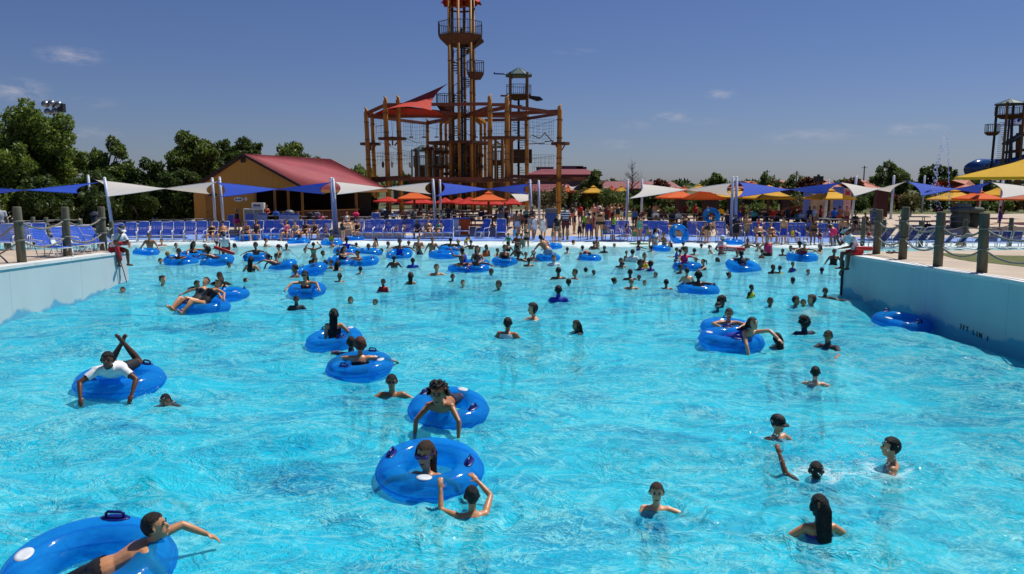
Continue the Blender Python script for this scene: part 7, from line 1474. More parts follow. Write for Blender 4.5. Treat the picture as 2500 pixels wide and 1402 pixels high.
rider('boy climbing onto the ring, back and swim shorts towards the viewer', 't39', 'climb', 200, .28, .0, s=.95, skin=2, hr='short:k', wear='trunks:lgrey')
put('man in soaked white shirt in front of the climbing boy', 'float', 1352, 622, 648, 'shoulder', 10, 2, 'short:k', 'tshirt:white')
put('swimmer with arms spread, facing away, beyond the trio', 'spread', 1422, 599, 612, 'neck', 180, 3, 'short:k', 'trunks:navy')
put('woman at the left of the trio on one ring', 'hugfold', 1418, 616, 634, 'shoulder', 20, 2, 'bun:k', 'swimsuit:navy', 'f')
put('boy in the middle of the trio above an orange ball', 'hugfold', 1429, 613, 632, 'shoulder', 0, 4, 'short:k', 'rash_guard:orange', kid=True)
put('boy at the right of the trio, arm along the ring', 'hugfold', 1439, 615, 634, 'shoulder', -30, 4, 'short:k', 'trunks:navy', kid=True)
put('shirtless girl standing next to the soaked white shirt', 'stand', 1529, 612, 637, 'waist', 10, 3, 'bun:k', 'bikini_top:brown briefs:brown', 'f', kid=True)
put('man in soaked white shirt facing away from the shirtless girl', 'float', 1544, 608, 640, 'chest', 160, 2, 'short:k', 'tshirt:white')
put('dark haired man above two small children with pink floats', 'float', 1516, 629, 652, 'shoulder', 10, 3, 'short:k', 'trunks:navy')
put('child with pink arm floats in front of the dark haired man', 'float', 1519, 640, 656, 'shoulder', 10, 4, 'curly:k', 'life_vest:hotpink', kid=True)
put('woman holding children in bright floats, facing the viewer', 'crossed', 1573, 618, 650, 'chest', 10, 2, 'topbun:k', 'swimsuit:yellow', 'f')
put('child in yellow and purple vest held on the left of the woman', 'float', 1564, 634, 658, 'shoulder', 30, 4, 'curly:d', 'life_vest:purple', kid=True)
put('child in purple shirt held on the right of the woman', 'float', 1588, 636, 660, 'shoulder', 200, 3, 'bob:d', 'rash_guard:purple', 'f', kid=True)
put('boy in royal blue rash shirt standing alone near the guard', 'crossed', 1652, 604, 634, 'waist', 70, 3, 'short:d', 'rash_guard:royal', kid=True)
put('girl with arm stretched to the crowded ring, far left', 'treadf', 1649, 632, 650, 'shoulder', -20, 3, 'short:k', 'swimsuit:navy', 'f', kid=True)
put('woman with dark hair behind the crowded ring', 'hugfold', 1666, 628, 648, 'shoulder', 30, 4, 'long:k', 'swimsuit:red', 'f')
rider('girl in hot pink shirt lying across the crowded ring', 't44', 'hugside', 30, -.02, .0, .2, s=.88, skin=3, hr='bun:k', wear='rash_guard:hotpink', sex='f', kid=True)
put('man with short hair and dark glasses behind the pink shirt', 'float', 1699, 627, 646, 'shoulder', 0, 3, 'buzz:k', 'sunglasses:black trunks:navy')
put('woman with high ponytail reaching to the crowded ring', 'treadf', 1716, 632, 658, 'chest', -80, 2, 'pony:d', 'swimsuit:black', 'f')
put('man with short black hair, chest deep in front of the crowded ring', 'float', 1662, 645, 668, 'shoulder', 50, 4, 'short:k', 'trunks:navy')
put('man with bare back turned left beside the boy in the ring', 'float', 1676, 653, 690, 'chest', 200, 1, 'buzz:d', 'trunks:navy')
put('child crouching on hands near the guard, back turned', 'crawl', 1731, 598, 618, 'hip', 235, 2, 'pony:b', 'swimsuit:cream', 'f', kid=True)
put('lifeguard in white cap and shirt holding a lettered red float, waist deep', 'hip', 1763, 575, 620, 'waist', 35, 3, 'short:k', 'cap:white tshirt:white trunks:red', s=1.06, fat=1.1)
rider('bather in grey shirt leaning over the tipped ring', 't14', 'hugfold', 190, -.15, .0, s=.95, skin=5, hr='short:k', wear='rash_guard:charcoal')
put('woman in coral tank top and black shorts, hand on hip', 'hip', 1873, 574, 622, 'thigh', 5, 1, 'pony:b', 'tank_top:hotpink trunks:black', 'f', s=1.05, fat=1.1)
rider('man hugging a woman in the ring, brown back', 't45', 'hugfold', 185, -.1, .05, s=1.0, skin=3, hr='short:k', wear='trunks:navy', fat=1.2)
rider('woman in white cap hugged in the ring', 't45', 'hugside', 0, -.06, .12, s=.95, skin=3, hr='bun:k', wear='cap:white swimsuit:red', sex='f')
put('child in puffy royal blue float vest', 'float', 1935, 639, 662, 'chest', 20, 3, 'short:d', 'life_vest:royal', kid=True)
put('man in black shirt carrying a child in yellow vest', 'treadf', 1887, 645, 668, 'shoulder', 30, 5, 'buzz:k', 'rash_guard:black')
put('child in yellow and black vest on the man in black', 'float', 1903, 648, 666, 'shoulder', 200, 5, 'short:k', 'life_vest:yellow', kid=True)
put('child with dark hair and pink top low in the water', 'float', 1973, 657, 674, 'shoulder', 20, 2, 'short:k', 'rash_guard:pink', kid=True)
put('lone dark head close to the right lifeguard feet', 'tread', 2006, 652, 666, 'neck', 170, 5, 'short:k', 'trunks:navy')
put('woman in black swimsuit wading by the right lifeguard', 'wade', 2035, 607, 648, 'waist', -10, 4, 'bun:k', 'swimsuit:black', 'f', fat=1.15)
put('child lying on a green board at the beach edge', 'float', 1557, 590, 602, 'chest', 10, 3, 'buzz:d', 'trunks:green', kid=True)
b_, _ = at_water(330, 1085)
figure('swimmer in dark clothes fully under water, blurred by the ripples', 'swim', (b_.x, b_.y, b_.z - .62), 35, 1.0, 4, 'short:k', 'rash_guard:navy trunks:black', vox=.016)
for i, (u, vt, vw, sk, hr_, wr, sx, lb) in enumerate([(1330, 612, 626, 3, 'short:k', 'trunks:navy', 'm', 'dark haired man peeping from behind the climbing boy'), (1385, 603, 618, 2, 'bun:k', 'swimsuit:teal', 'f', 'woman in teal chest deep between the climbing boy and the trio'), (1475, 600, 618, 4, 'short:k', 'rash_guard:black', 'm', 'man in black shirt facing the beach, right of the trio'), (1215, 606, 622, 3, 'short:k', 'trunks:navy', 'm', 'boy between the orange red top and the cheek resting woman'), (1262, 596, 624, 4, 'short:k', 'trunks:patterned', 'm', 'man in print trunks waist deep above the chatting group'), (1800, 612, 628, 3, 'short:k', 'trunks:navy', 'm', 'man chest deep right of the lettered float'), (1695, 606, 622, 2, 'bob:k', 'swimsuit:red', 'f', 'woman in red between the crouching child and the blue rash shirt'), (1910, 607, 624, 4, 'short:k', 'trunks:navy', 'm', 'boy between the coral tank top and the hugging couple'), (560, 640, 656, 3, 'short:k', 'trunks:navy', 'm', 'boy alone left of the wet ponytail'), (880, 650, 668, 2, 'bun:d', 'swimsuit:purple', 'f', 'woman in purple below the boy with folded arms'), (1105, 668, 684, 4, 'short:k', 'trunks:navy', 'm', 'boy alone below the pair of draped rings'), (1430, 652, 668, 3, 'short:k', 'trunks:royal', 'm', 'boy right of the boy talking to the broad man'), (1600, 664, 680, 2, 'short:d', 'trunks:navy', 'm', 'boy between the five heads and the crowded ring'), (1780, 664, 680, 3, 'bun:k', 'swimsuit:black', 'f', 'woman in black left of the tipped ring, chin deep'), (1935, 676, 692, 4, 'short:k', 'trunks:navy', 'm', 'boy right of the yellow vest, chin deep'), (300, 700, 716, 2, 'short:k', 'trunks:navy', 'm', 'boy close to the foam at the sunlit wall')]):
    put(lb, ['tread', 'float', 'treadf'][i % 3], u, vt, vw, 'chest', [10, 170, -50, 60, 200][i % 5], sk, hr_, wr, sx)
lm = [(395, 600, 'left of the bare chested boy with ring'), (430, 606, 'between the blond child and the girl in pink'), (530, 608, 'behind the left wading guard'), (572, 606, 'right of the left wading guard'), (650, 604, 'left of the maroon cap'), (700, 612, 'between maroon cap and teal bikini'), (745, 618, 'left of the teal bikini'), (812, 604, 'right of the teal bikini'), (870, 604, 'under the bending man'), (915, 602, 'near the small yellow floaty'), (948, 606, 'left of the tipped ring with a standing woman'), (998, 600, 'left of the crossed arms teenager'), (1150, 606, 'below the yellow vest splasher'), (1170, 616, 'left of the orange red top'), (1240, 612, 'right of the orange red top'), (1322, 596, 'left of the far ring behind the climber'), (1400, 598, 'right of the far ring behind the climber'), (1450, 608, 'above the trio with the ball'), (1500, 606, 'left of the shirtless girl'), (1560, 610, 'right of the soaked white shirt'), (1590, 616, 'in front of the dark blue ring'), (1635, 604, 'right of the dark blue ring'), (1668, 610, 'right of the royal blue rash shirt'), (1712, 606, 'left of the crouching child'), (1825, 606, 'left of the coral tank top'), (1850, 612, 'at the elbow of the coral tank top'), (1930, 612, 'left of the hugging couple'), (2000, 616, 'right of the hugging couple'), (600, 690, 'right of the ring with raised handle'), (830, 690, 'left of the red shirt boy'), (1130, 700, 'left of the boy above the blue float'), (1450, 672, 'left of the five heads'), (1660, 628, 'far side of the crowded ring'), (1750, 640, 'left of the tipped ring'), (1860, 632, 'right of the tipped ring')]
for i, (u, vw, pl) in enumerate(lm):
    kid_ = i % 3 == 1; sx = 'mf'[(i // 2) % 2]; px = [17, 13, 20, 12, 24][i % 5]; put('%s with %s %s' % ('child' if kid_ else 'woman' if sx == 'f' else 'man', ['shoulders out', 'only the head showing', 'wet back turned'][i % 3], pl), ['tread', 'float', 'wade', 'treadf'][i % 4], u, vw - px, vw, ['shoulder', 'neck', 'chest', 'neck', 'chest'][i % 5], [10, 40, 180, -60, 120, -20][i % 6 if i % 3 != 2 else 2], [2, 3, 1, 4, 2, 5, 3][i % 7], ['short:k', 'bun:d', 'short:d', 'long:k', 'buzz:b', 'pony:b'][i % 6], ('trunks:' if sx == 'm' else 'swimsuit:') + ['navy', 'red', 'teal', 'black', 'pink', 'royal', 'orange'][i % 7], sx, kid=kid_)
# ------------------------------------------------------------------ standing along the shore
put('woman in blue swimsuit bent towards the child on the board', 'stoop', 1579, 555, 609, 'knee', -40, 2, 'bun:k', 'swimsuit:blue', 'f')
put('woman in soaked white shirt behind a ring, hand raised', 'face', 1601, 556, 606, 'thigh', 60, 2, 'long:d', 'tshirt:white', 'f', fat=1.15)
put('woman in dark print swimsuit at the right of the ring', 'wade', 1619, 566, 603, 'hip', -60, 3, 'bun:k', 'swimsuit:patterned', 'f')
put('woman in black swimsuit leaning forward at the foam', 'stoop', 1742, 545, 596, 'feet', 40, 2, 'bun:k', 'swimsuit:black', 'f', fat=1.2)
put('woman in navy swimsuit carrying a ring at her hip', 'hip', 1774, 517, 574, 'feet', -30, 2, 'pony:d', 'swim_dress:navy', 'f', fat=1.25)
put('man with a towel round his chest standing by the red cap', 'crossed', 1822, 531, 592, 'feet', 20, 2, 'short:d', 'towel:tan', fat=1.1)
put('boy in long blue trunks standing with bare back', 'stand', 1912, 538, 598, 'feet', 195, 2, 'buzz:d', 'trunks:royal')
put('woman in dark bikini standing at the foam between children', 'stand', 1984, 552, 598, 'feet', 10, 4, 'long:k', 'bikini_top:black briefs:black', 'f', fat=1.15)
put('boy in red trunks and dark shirt beside the dark bikini', 'stand', 2001, 557, 598, 'feet', 0, 5, 'short:k', 'rash_guard:maroon trunks:red', kid=True)
put('woman in hot pink shorts bending over, back turned', 'stoop', 2021, 541, 600, 'feet', 190, 5, 'short:k', 'trunks:hotpink bikini_top:black', 'f', fat=1.15)
put('small girl in white top standing before the flower shrub', 'stand', 1963, 557, 595, 'feet', 20, 2, 'long:k', 'tshirt:white briefs:orange', 'f', kid=True)
put('toddler in blue and orange beside the small girl in white', 'stand', 1949, 558, 595, 'feet', 0, 2, 'short:d', 'rash_guard:blue trunks:orange', kid=True)
put('woman in white cover up at the walkway, the one nearer the crowd', 'walk', 1305, 521, 586, 'feet', 20, 3, 'bun:k', 'swim_dress:white', 'f', fat=1.1)
put('woman in white cover up nearer the blue bin', 'walk', 1326, 531, 590, 'feet', 5, 2, 'bun:b', 'swim_dress:white', 'f', fat=1.1)
put('woman in black shirt over a printed skirt by the blue bin', 'stand', 1360, 530, 592, 'feet', 10, 2, 'long:k', 'tshirt:black skirt:patterned', 'f', fat=1.3)
put('girl in printed swimsuit holding hands at the foam, left', 'walk', 1350, 560, 594, 'feet', 20, 2, 'long:b', 'swimsuit:patterned', 'f', kid=True)
put('girl in printed swimsuit stepping into the foam, right', 'walk', 1367, 560, 598, 'feet', 0, 2, 'long:b', 'swimsuit:patterned', 'f', kid=True)
put('man in blue and white striped shirt and maroon shorts', 'stand', 1380, 513, 586, 'feet', 185, 5, 'short:k', 'tshirt:stripes trunks:maroon', s=1.1, fat=1.15)
put('boy in spotted trunks in front of the striped shirt', 'stand', 1385, 562, 590, 'feet', 200, 3, 'short:k', 'trunks:patterned', kid=True)
put('person in red orange shorts walking away up the walkway', 'walk', 1395, 508, 550, 'feet', 185, 4, 'short:k', 'tank_top:charcoal trunks:orange')
put('woman in red top walking away, red bag on her shoulder', 'walk', 1416, 507, 548, 'feet', 180, 3, 'bun:k', 'tshirt:red trunks:maroon', 'f', fat=1.2)
put('girl in pink top following the red top', 'walk', 1428, 513, 546, 'feet', 175, 3, 'pony:k', 'tank_top:hotpink skirt:pink', 'f', kid=True)
put('girl in black dress at the foam with loose arms', 'stand', 1415, 541, 587, 'feet', 0, 2, 'long:d', 'swim_dress:black', 'f', kid=True)
put('person in lime and black top behind the girl in black', 'stand', 1427, 530, 580, 'feet', 20, 3, 'short:k', 'tank_top:lime trunks:charcoal')
put('boy with bare back and royal blue shorts', 'stand', 1438, 527, 586, 'feet', 185, 3, 'short:k', 'trunks:royal')
put('woman in magenta dress next to the royal blue shorts', 'stand', 1450, 529, 583, 'feet', 190, 3, 'bun:k', 'swim_dress:magenta', 'f', fat=1.2)
put('woman in cap and black bikini seen from behind at the foam', 'stand', 1463, 537, 588, 'feet', 182, 2, 'pony:k', 'cap_back:cream bikini_top:black briefs:black', 'f', fat=1.25, s=1.08)
put('child standing in the water with back bare before the black bikini', 'stand', 1457, 578, 603, 'hip', 180, 3, 'short:k', 'trunks:black', kid=True)
put('bare chested man with pale shoulders on the walkway', 'stand', 1449, 509, 548, 'feet', 10, 1, 'short:d', 'trunks:tan')
put('woman in dark print with child on the walkway', 'face', 1469, 512, 550, 'feet', 10, 3, 'bun:k', 'swimsuit:patterned skirt:charcoal', 'f')
put('man in maroon shirt and long shorts on the walkway', 'walk', 1481, 515, 556, 'feet', 10, 4, 'short:k', 'tshirt:maroon trunks:charcoal')
put('girl in lime green vest standing in front of empty chairs', 'hip', 1498, 531, 586, 'feet', 60, 3, 'long:k', 'tank_top:lime briefs:royal', 'f', kid=True, s=.86)
put('child in black sitting on the painted strip under the lime vest', 'floorsit', 1494, 569, 588, 'feet', 20, 3, 'short:k', 'rash_guard:black', kid=True)
put('woman in navy swimsuit adjusting her hair on the walkway', 'headhands', 1508, 507, 548, 'feet', 10, 2, 'bun:b', 'swimsuit:navy', 'f', fat=1.2)
put('child in orange trunks before the navy swimsuit', 'stand', 1517, 526, 562, 'feet', 30, 2, 'short:b', 'trunks:orange', kid=True)
put('boy in dark green trunks with bare back at the foam', 'stand', 1550, 549, 590, 'feet', 185, 2, 'short:d', 'trunks:green', kid=True)
put('girl in mint swimsuit with ponytail at the foam', 'stand', 1561, 539, 589, 'feet', 160, 2, 'pony:d', 'swimsuit:mint', 'f', kid=True, s=.84)
put('woman in steel blue top behind the dark green trunks', 'stand', 1549, 526, 562, 'feet', 0, 3, 'bun:k', 'tank_top:blue trunks:charcoal', 'f')
put('man in white cap bending over by the walkway crowd', 'stoop', 1250, 527, 574, 'feet', -30, 2, 'short:d', 'cap:white trunks:black')
put('man with bare tan back and white trunks in the crowd', 'stand', 1262, 513, 576, 'feet', 180, 3, 'short:k', 'trunks:white')
put('man with brown back next to the white trunks', 'stand', 1272, 518, 572, 'feet', 190, 4, 'short:k', 'trunks:charcoal')
put('woman in teal top behind the crowd', 'stand', 1284, 513, 562, 'feet', 10, 3, 'bob:k', 'tshirt:teal trunks:black', 'f')
put('man in black lettered tee shirt in the crowd', 'crossed', 1288, 530, 576, 'feet', 5, 3, 'short:k', 'tshirt:black trunks:charcoal')
put('child wrapped in a sky blue towel', 'stand', 1257, 553, 592, 'feet', 170, 3, 'short:d', 'towel:sky tshirt:sky', kid=True)
put('child in green rash shirt at the foam', 'wade', 1241, 569, 602, 'knee', 0, 3, 'short:d', 'rash_guard:green', kid=True)
put('brown backed man in printed trunks, knee deep', 'crossed', 1262, 568, 612, 'thigh', -20, 4, 'short:k', 'trunks:patterned')
put('girl in teal swimsuit beside the printed trunks', 'stand', 1273, 570, 606, 'knee', 10, 3, 'bob:k', 'swimsuit:teal', 'f', kid=True)
put('blonde woman in black bikini walking into the foam', 'headhands', 1285, 548, 603, 'knee', 0, 1, 'long:y', 'bikini_top:black briefs:black', 'f')
put('woman with baby blue ring beside her knee, white cover up', 'stand', 1296, 528, 584, 'feet', 190, 2, 'bob:k', 'swim_dress:lgrey', 'f')
# seated on the chairs at the water
for i, (u, vt, vf, sk, hr_, wr, sx, lb) in enumerate([(1222, 520, 572, 3, 'short:k', 'tshirt:grey trunks:navy', 'm', 'man in grey shirt at the left end of the walkway crowd'), (1236, 516, 566, 2, 'bun:k', 'tank_top:black trunks:charcoal', 'f', 'woman in black tank top behind the bending white cap'), (1300, 512, 560, 4, 'short:k', 'tank_top:navy trunks:red', 'm', 'man in navy tank top and red shorts behind the white cover ups'), (1335, 512, 556, 2, 'short:d', 'tshirt:white trunks:navy', 'm', 'man in white shirt in front of the blue bin'), (1352, 508, 548, 3, 'pony:k', 'swimsuit:orange', 'f', 'woman in orange beyond the blue bin'), (1402, 522, 572, 2, 'bob:b', 'swimsuit:navy', 'f', 'woman in navy between striped shirt and black dress'), (1434, 505, 542, 4, 'short:k', 'trunks:sky', 'm', 'boy in sky blue trunks far up the walkway'), (1458, 506, 545, 3, 'bun:k', 'tshirt:pink trunks:grey', 'f', 'woman in pink shirt far up the walkway'), (1490, 508, 548, 2, 'short:k', 'trunks:red', 'm', 'bare chested boy in red trunks on the walkway'), (1526, 512, 552, 3, 'bun:k', 'tankini:royal briefs:royal', 'f', 'woman in royal blue by the thin white walkway pole'), (1475, 540, 588, 4, 'short:k', 'trunks:teal', 'm', 'boy in teal trunks right of the black bikini'), (1530, 545, 589, 2, 'long:k', 'swimsuit:purple', 'f', 'girl in purple swimsuit left of the green trunks'), (1640, 552, 592, 3, 'short:k', 'trunks:orange', 'm', 'boy in orange trunks left of the upright ring'), (1670, 545, 590, 2, 'pony:d', 'swimsuit:black', 'f', 'woman in black at the right edge of the upright ring'), (1795, 548, 592, 4, 'short:k', 'rash_guard:navy trunks:black', 'm', 'person in navy at the foot of the double pole'), (1975, 548, 594, 3, 'bun:k', 'tankini:blue briefs:navy', 'f', 'woman in blue top left of the dark bikini'), (2055, 548, 598, 2, 'short:k', 'trunks:navy', 'm', 'man in navy trunks left of the shaded side lifeguard'), (834, 548, 588, 3, 'short:k', 'trunks:teal', 'm', 'boy in teal trunks behind the bending man'), (480, 552, 586, 2, 'short:d', 'trunks:orange', 'm', 'boy in orange trunks by the run of empty chairs')]):
    kid_ = lb.startswith(('boy', 'girl')); put(lb, ['stand', 'walk', 'hip', 'phone', 'crossed'][i % 5], u, vt, vf, 'feet', [5, 180, 20, -30, 170, 60][i % 6], sk, hr_, wr, sx, kid=kid_, s=None)
def seated(label, u, vt, vf, f=0, skin=2, hr='short:k', wear='', sex='m', fat=1.0, kid=False, pose='sit', s=None, dz=.44, **k):
    p = at_deck(u, vf); zt = atY(u, vt, p.y).z - p.z; b = body(pose, sex, fat, .024, kid); s = s or min(max((zt - dz) / b['top'], .5 if kid else .86), .8 if kid else 1.1)
    R = rotz(180 + f); off = R @ V3(0, .14, 0)
    return figure(label, pose, (p.x - off[0] * 0, p.y - .12 - off[1] * 0, p.z + max(dz, zt - b['top'] * s)), f, s, skin, hr, wear, sex, fat, kid, .024, **k)[0]
for a in [('woman in black swimsuit with arms crossed on the first occupied chair', 519, 546, 590, 5, 2, 'bun:d', 'swimsuit:black sunglasses:black', 'f', 1.05, False, 'sitlean'), ('big bare chested man with folded hands sunning in his chair', 546, 545, 590, 5, 2, 'buzz:d', 'cap:black trunks:charcoal', 'm', 1.5, False, 'sitlean'), ('person in dark bikini bent over a phone beside the pink towel', 607, 548, 587, 5, 3, 'short:k', 'bikini_top:black briefs:black', 'f', 1.15, False, 'sitfwd'), ('woman with a baby on her lap', 629, 545, 586, 5, 3, 'long:k', 'swimsuit:charcoal', 'f', 1.15, False, 'sit'), ('woman in pink tank top with a hand behind her head', 701, 546, 586, 0, 2, 'long:k', 'tankini:pink briefs:maroon', 'f', 1.1, False, 'sithead'), ('woman in floral swimsuit with hands between her knees', 727, 543, 586, 0, 1, 'topbun:k', 'swimsuit:floral', 'f', 1.3, False, 'sitfwd'), ('woman in black top with one raised knee', 748, 546, 585, 0, 3, 'bun:k', 'tank_top:black briefs:black', 'f', 1.3, False, 'sitlean'), ('woman in black with white towel on her shoulders', 773, 548, 585, 0, 3, 'bun:k', 'swim_dress:black', 'f', 1.1, False, 'sitfwd'), ('child hugging knees on a chair, hair hanging', 798, 553, 585, 0, 3, 'long:k', 'trunks:navy', 'f', 1.0, True, 'sitfwd'), ('woman reading with a purple strap on her chair', 874, 544, 583, -20, 2, 'bun:d', 'swimsuit:black', 'f', 1.15, False, 'sit'), ('child in orange shorts seated in the second row', 917, 535, 566, 0, 4, 'short:k', 'trunks:orange', 'm', 1.0, True, 'sit'), ('small bathing boy in black trunks at the chair row', 949, 541, 581, 10, 2, 'short:b', 'trunks:navy', 'm', 1.0, True, 'sit'), ('girl in pink bikini beside the small bathing boy', 970, 548, 581, 0, 2, 'bun:b', 'bikini_top:pink briefs:pink', 'f', 1.0, True, 'sitfwd'), ('person in navy shirt leaning forward on a chair', 1025, 544, 582, -20, 4, 'short:k', 'tshirt:navy trunks:navy', 'm', 1.1, False, 'sitfwd'), ('woman in printed swimsuit sitting low at the water', 1046, 547, 582, 0, 2, 'bun:d', 'swimsuit:patterned', 'f', 1.3, False, 'sitlean'), ('woman in dark glasses with a teal bag on her lap', 1070, 546, 582, -20, 2, 'short:d', 'sunglasses:black tankini:teal', 'f', 1.05, False, 'sitlean'),
          ('woman in dark bikini with sunglasses next to the straw hat', 1716, 553, 590, 0, 2, 'bun:k', 'bikini_top:brown briefs:brown sunglasses:black', 'f', 1.25, False, 'sitfwd'), ('bare chested man in red cap with folded arms', 1850, 547, 593, -10, 1, 'short:d', 'cap_back:red trunks:charcoal', 'm', 1.4, False, 'sitlean'), ('woman in dark bikini beside the red cap', 1881, 554, 594, 0, 2, 'bun:k', 'bikini_top:maroon briefs:brown', 'f', 1.15, False, 'sitlean'), ('child in yellow vest sitting on a chair', 1931, 560, 595, 0, 3, 'short:k', 'life_vest:yellow trunks:yellow', 'm', 1.0, True, 'sit'), ('boy in maroon shirt on the last chair before the right lifeguard', 2038, 565, 597, -10, 5, 'short:k', 'tshirt:maroon trunks:navy', 'm', 1.0, True, 'sit'), ('child in red trunks on the navy chairs behind the right fence', 2117, 565, 600, 0, 2, 'short:d', 'tank_top:red trunks:red', 'm', 1.0, True, 'sit')]: seated(*a[:5], a[5], a[6], a[7], a[8], a[9], a[10], a[11])
put('little girl in pink swim shorts standing between chairs', 'stand', 987, 542, 582, 'feet', 185, 1, 'topbun:k', 'trunks:pink', 'f', kid=True)
put('woman in wide straw hat and hot pink skirt standing by the laced chair', 'stand', 580, 523, 569, 'feet', 200, 2, 'bun:d', 'sunhat:straw tank_top:black skirt:hotpink', 'f')
put('woman in red apron top in front of the freezer', 'face', 653, 506, 553, 'feet', 30, 3, 'bob:k', 'tank_top:red trunks:charcoal', 'f')
# at the tables in the shade: (u, v of head top, v of feet, shirt)
for i, (u, vt, vf, c, kind, lb) in enumerate([
    (848, 527, 558, 'white', 'tank_top', 'man in white tank top sitting with his back turned below the counter'), (755, 519, 556, 'black', 'tshirt', 'person in black at the table below the counter'), (782, 526, 557, 'pink', 'tshirt', 'person in pale pink behind the bags below the counter'), (925, 514, 550, 'charcoal', 'tshirt', 'person in charcoal near the grey litter bin'), (960, 517, 553, 'blue', 'tshirt', 'person in blue denim shirt by the grey litter bin'), (985, 512, 550, 'maroon', 'tshirt', 'person in maroon under the first red umbrella'), (1010, 520, 556, 'black', 'tshirt', 'person in black under the left orange canopy'), (1040, 517, 552, 'charcoal', 'tank_top', 'person in charcoal tank top left of the leaning white pole'), (1085, 514, 548, 'teal', 'tshirt', 'person in teal at the rear table under the red umbrellas'), (1110, 516, 549, 'maroon', 'tshirt', 'person in maroon beside the teal shirt'), (1130, 515, 549, 'red', 'tank_top', 'person in red tank top at the crowded table'), (1155, 519, 552, 'black', 'tshirt', 'person in black left of the orange canopy post'), (1182, 512, 548, 'charcoal', 'tshirt', 'person in charcoal right of the orange canopy post'), (1222, 512, 552, 'navy', 'tshirt', 'large person in navy near the walkway crowd'), (1233, 499, 545, 'grey', 'tshirt', 'person in grey standing under the last red umbrella'), (1065, 526, 556, 'black', 'tshirt', 'person in black beside the leaning white pole'), (1200, 530, 558, 'navy', 'tank_top', 'child in navy at the table by the walkway'),
    (1590, 534, 566, 'blue', 'bikini_top', 'woman in blue bikini top sitting at the first table right of the walkway'), (1568, 512, 548, 'maroon', 'tshirt', 'person in maroon behind the thin white pole'), (1600, 505, 545, 'tan', 'tshirt', 'person in tan by the grey litter bin right of the walkway'), (1612, 508, 545, 'brown', 'tank_top', 'person in brown standing beside the tan shirt'), (1640, 517, 552, 'maroon', 'tshirt', 'person in maroon under the outer orange canopy'), (1665, 528, 562, 'navy', 'tshirt', 'person in navy with white pattern at the bag table'), (1680, 532, 562, 'tan', 'towel', 'person wrapped in a tan towel at the bag table'), (1697, 505, 548, 'red', 'tshirt', 'person in red standing with a white cap under the orange canopy'), (1700, 540, 566, 'white', 'tshirt', 'child in white in the dark under the inner orange canopy'), (1760, 503, 540, 'yellow', 'tshirt', 'person in yellow standing far back by the double pole'), (1727, 508, 540, 'olive', 'tshirt', 'person in olive beside the dark column'), (1800, 528, 570, 'royal', 'tshirt', 'person in royal blue right of the double pole'), (1840, 524, 558, 'black', 'tshirt', 'person in black under the yellow canopy by the double pole'), (1868, 517, 552, 'charcoal', 'tshirt', 'person in charcoal under the yellow canopy post'), (1896, 528, 562, 'black', 'tank_top', 'person in black and white by the flower shrub'), (1975, 508, 560, 'charcoal', 'tshirt', 'tall man in charcoal in front of the mural panel'), (1985, 508, 560, 'white', 'tshirt', 'person in white shirt behind the tall man in charcoal'), (2002, 510, 556, 'red', 'tshirt', 'person in red shirt pointing before the mural panel'), (2048, 503, 556, 'orange', 'trunks', 'bare chested person in orange towel by the pink poster'), (2065, 503, 560, 'red', 'trunks', 'bare chested man in red trunks by the pink poster'), (2140, 540, 566, 'navy', 'tshirt', 'person in navy at the table behind the right lifeguard'), (2440, 505, 560, 'purple', 'swim_dress', 'woman in purple under the big yellow canopy'), (2130, 515, 548, 'grey', 'tshirt', 'person in grey at the foot of the white sail pole'),
    (5, 537, 608, 'lgrey', 'tshirt', 'person in pale shirt and red shorts at the left frame edge'), (1405, 492, 515, 'charcoal', 'tshirt', 'person in charcoal far up the walkway by the dark cart'), (1360, 490, 512, 'blue', 'tshirt', 'person in blue far behind the right end column'), (1482, 484, 508, 'white', 'tshirt', 'person in white far behind the dry shrubs'), (1412, 480, 505, 'sky', 'tshirt', 'person in sky blue far off under the white sail')]):
    std = vf - vt > 38; sk = [2, 3, 4, 2, 5, 3][i % 6]; sx = 'm' if i % 3 else 'f'; hr = ['short:k', 'bun:k', 'short:d', 'bob:k', 'buzz:k'][i % 5]; wr = '%s:%s' % (kind, c) + ('' if kind in ('trunks', 'towel', 'swim_dress') else ' trunks:charcoal')
    if u == 5: put(lb, 'stand', u, vt, vf, 'feet', 30, sk, hr, 'tshirt:lgrey trunks:maroon', side=True)
    elif std: put(lb, ['stand', 'hip', 'phone', 'crossed'][i % 4], u, vt, vf, 'feet', [10, -40, 60, 170][i % 4], sk, hr, wr, sx)
    else: seated(lb, u, vt, vf, [0, 180, 40, -40, 160][i % 5], sk, hr, wr, sx, 1.1, 'child' in lb, ['sit', 'sitfwd', 'sitface'][i % 3])
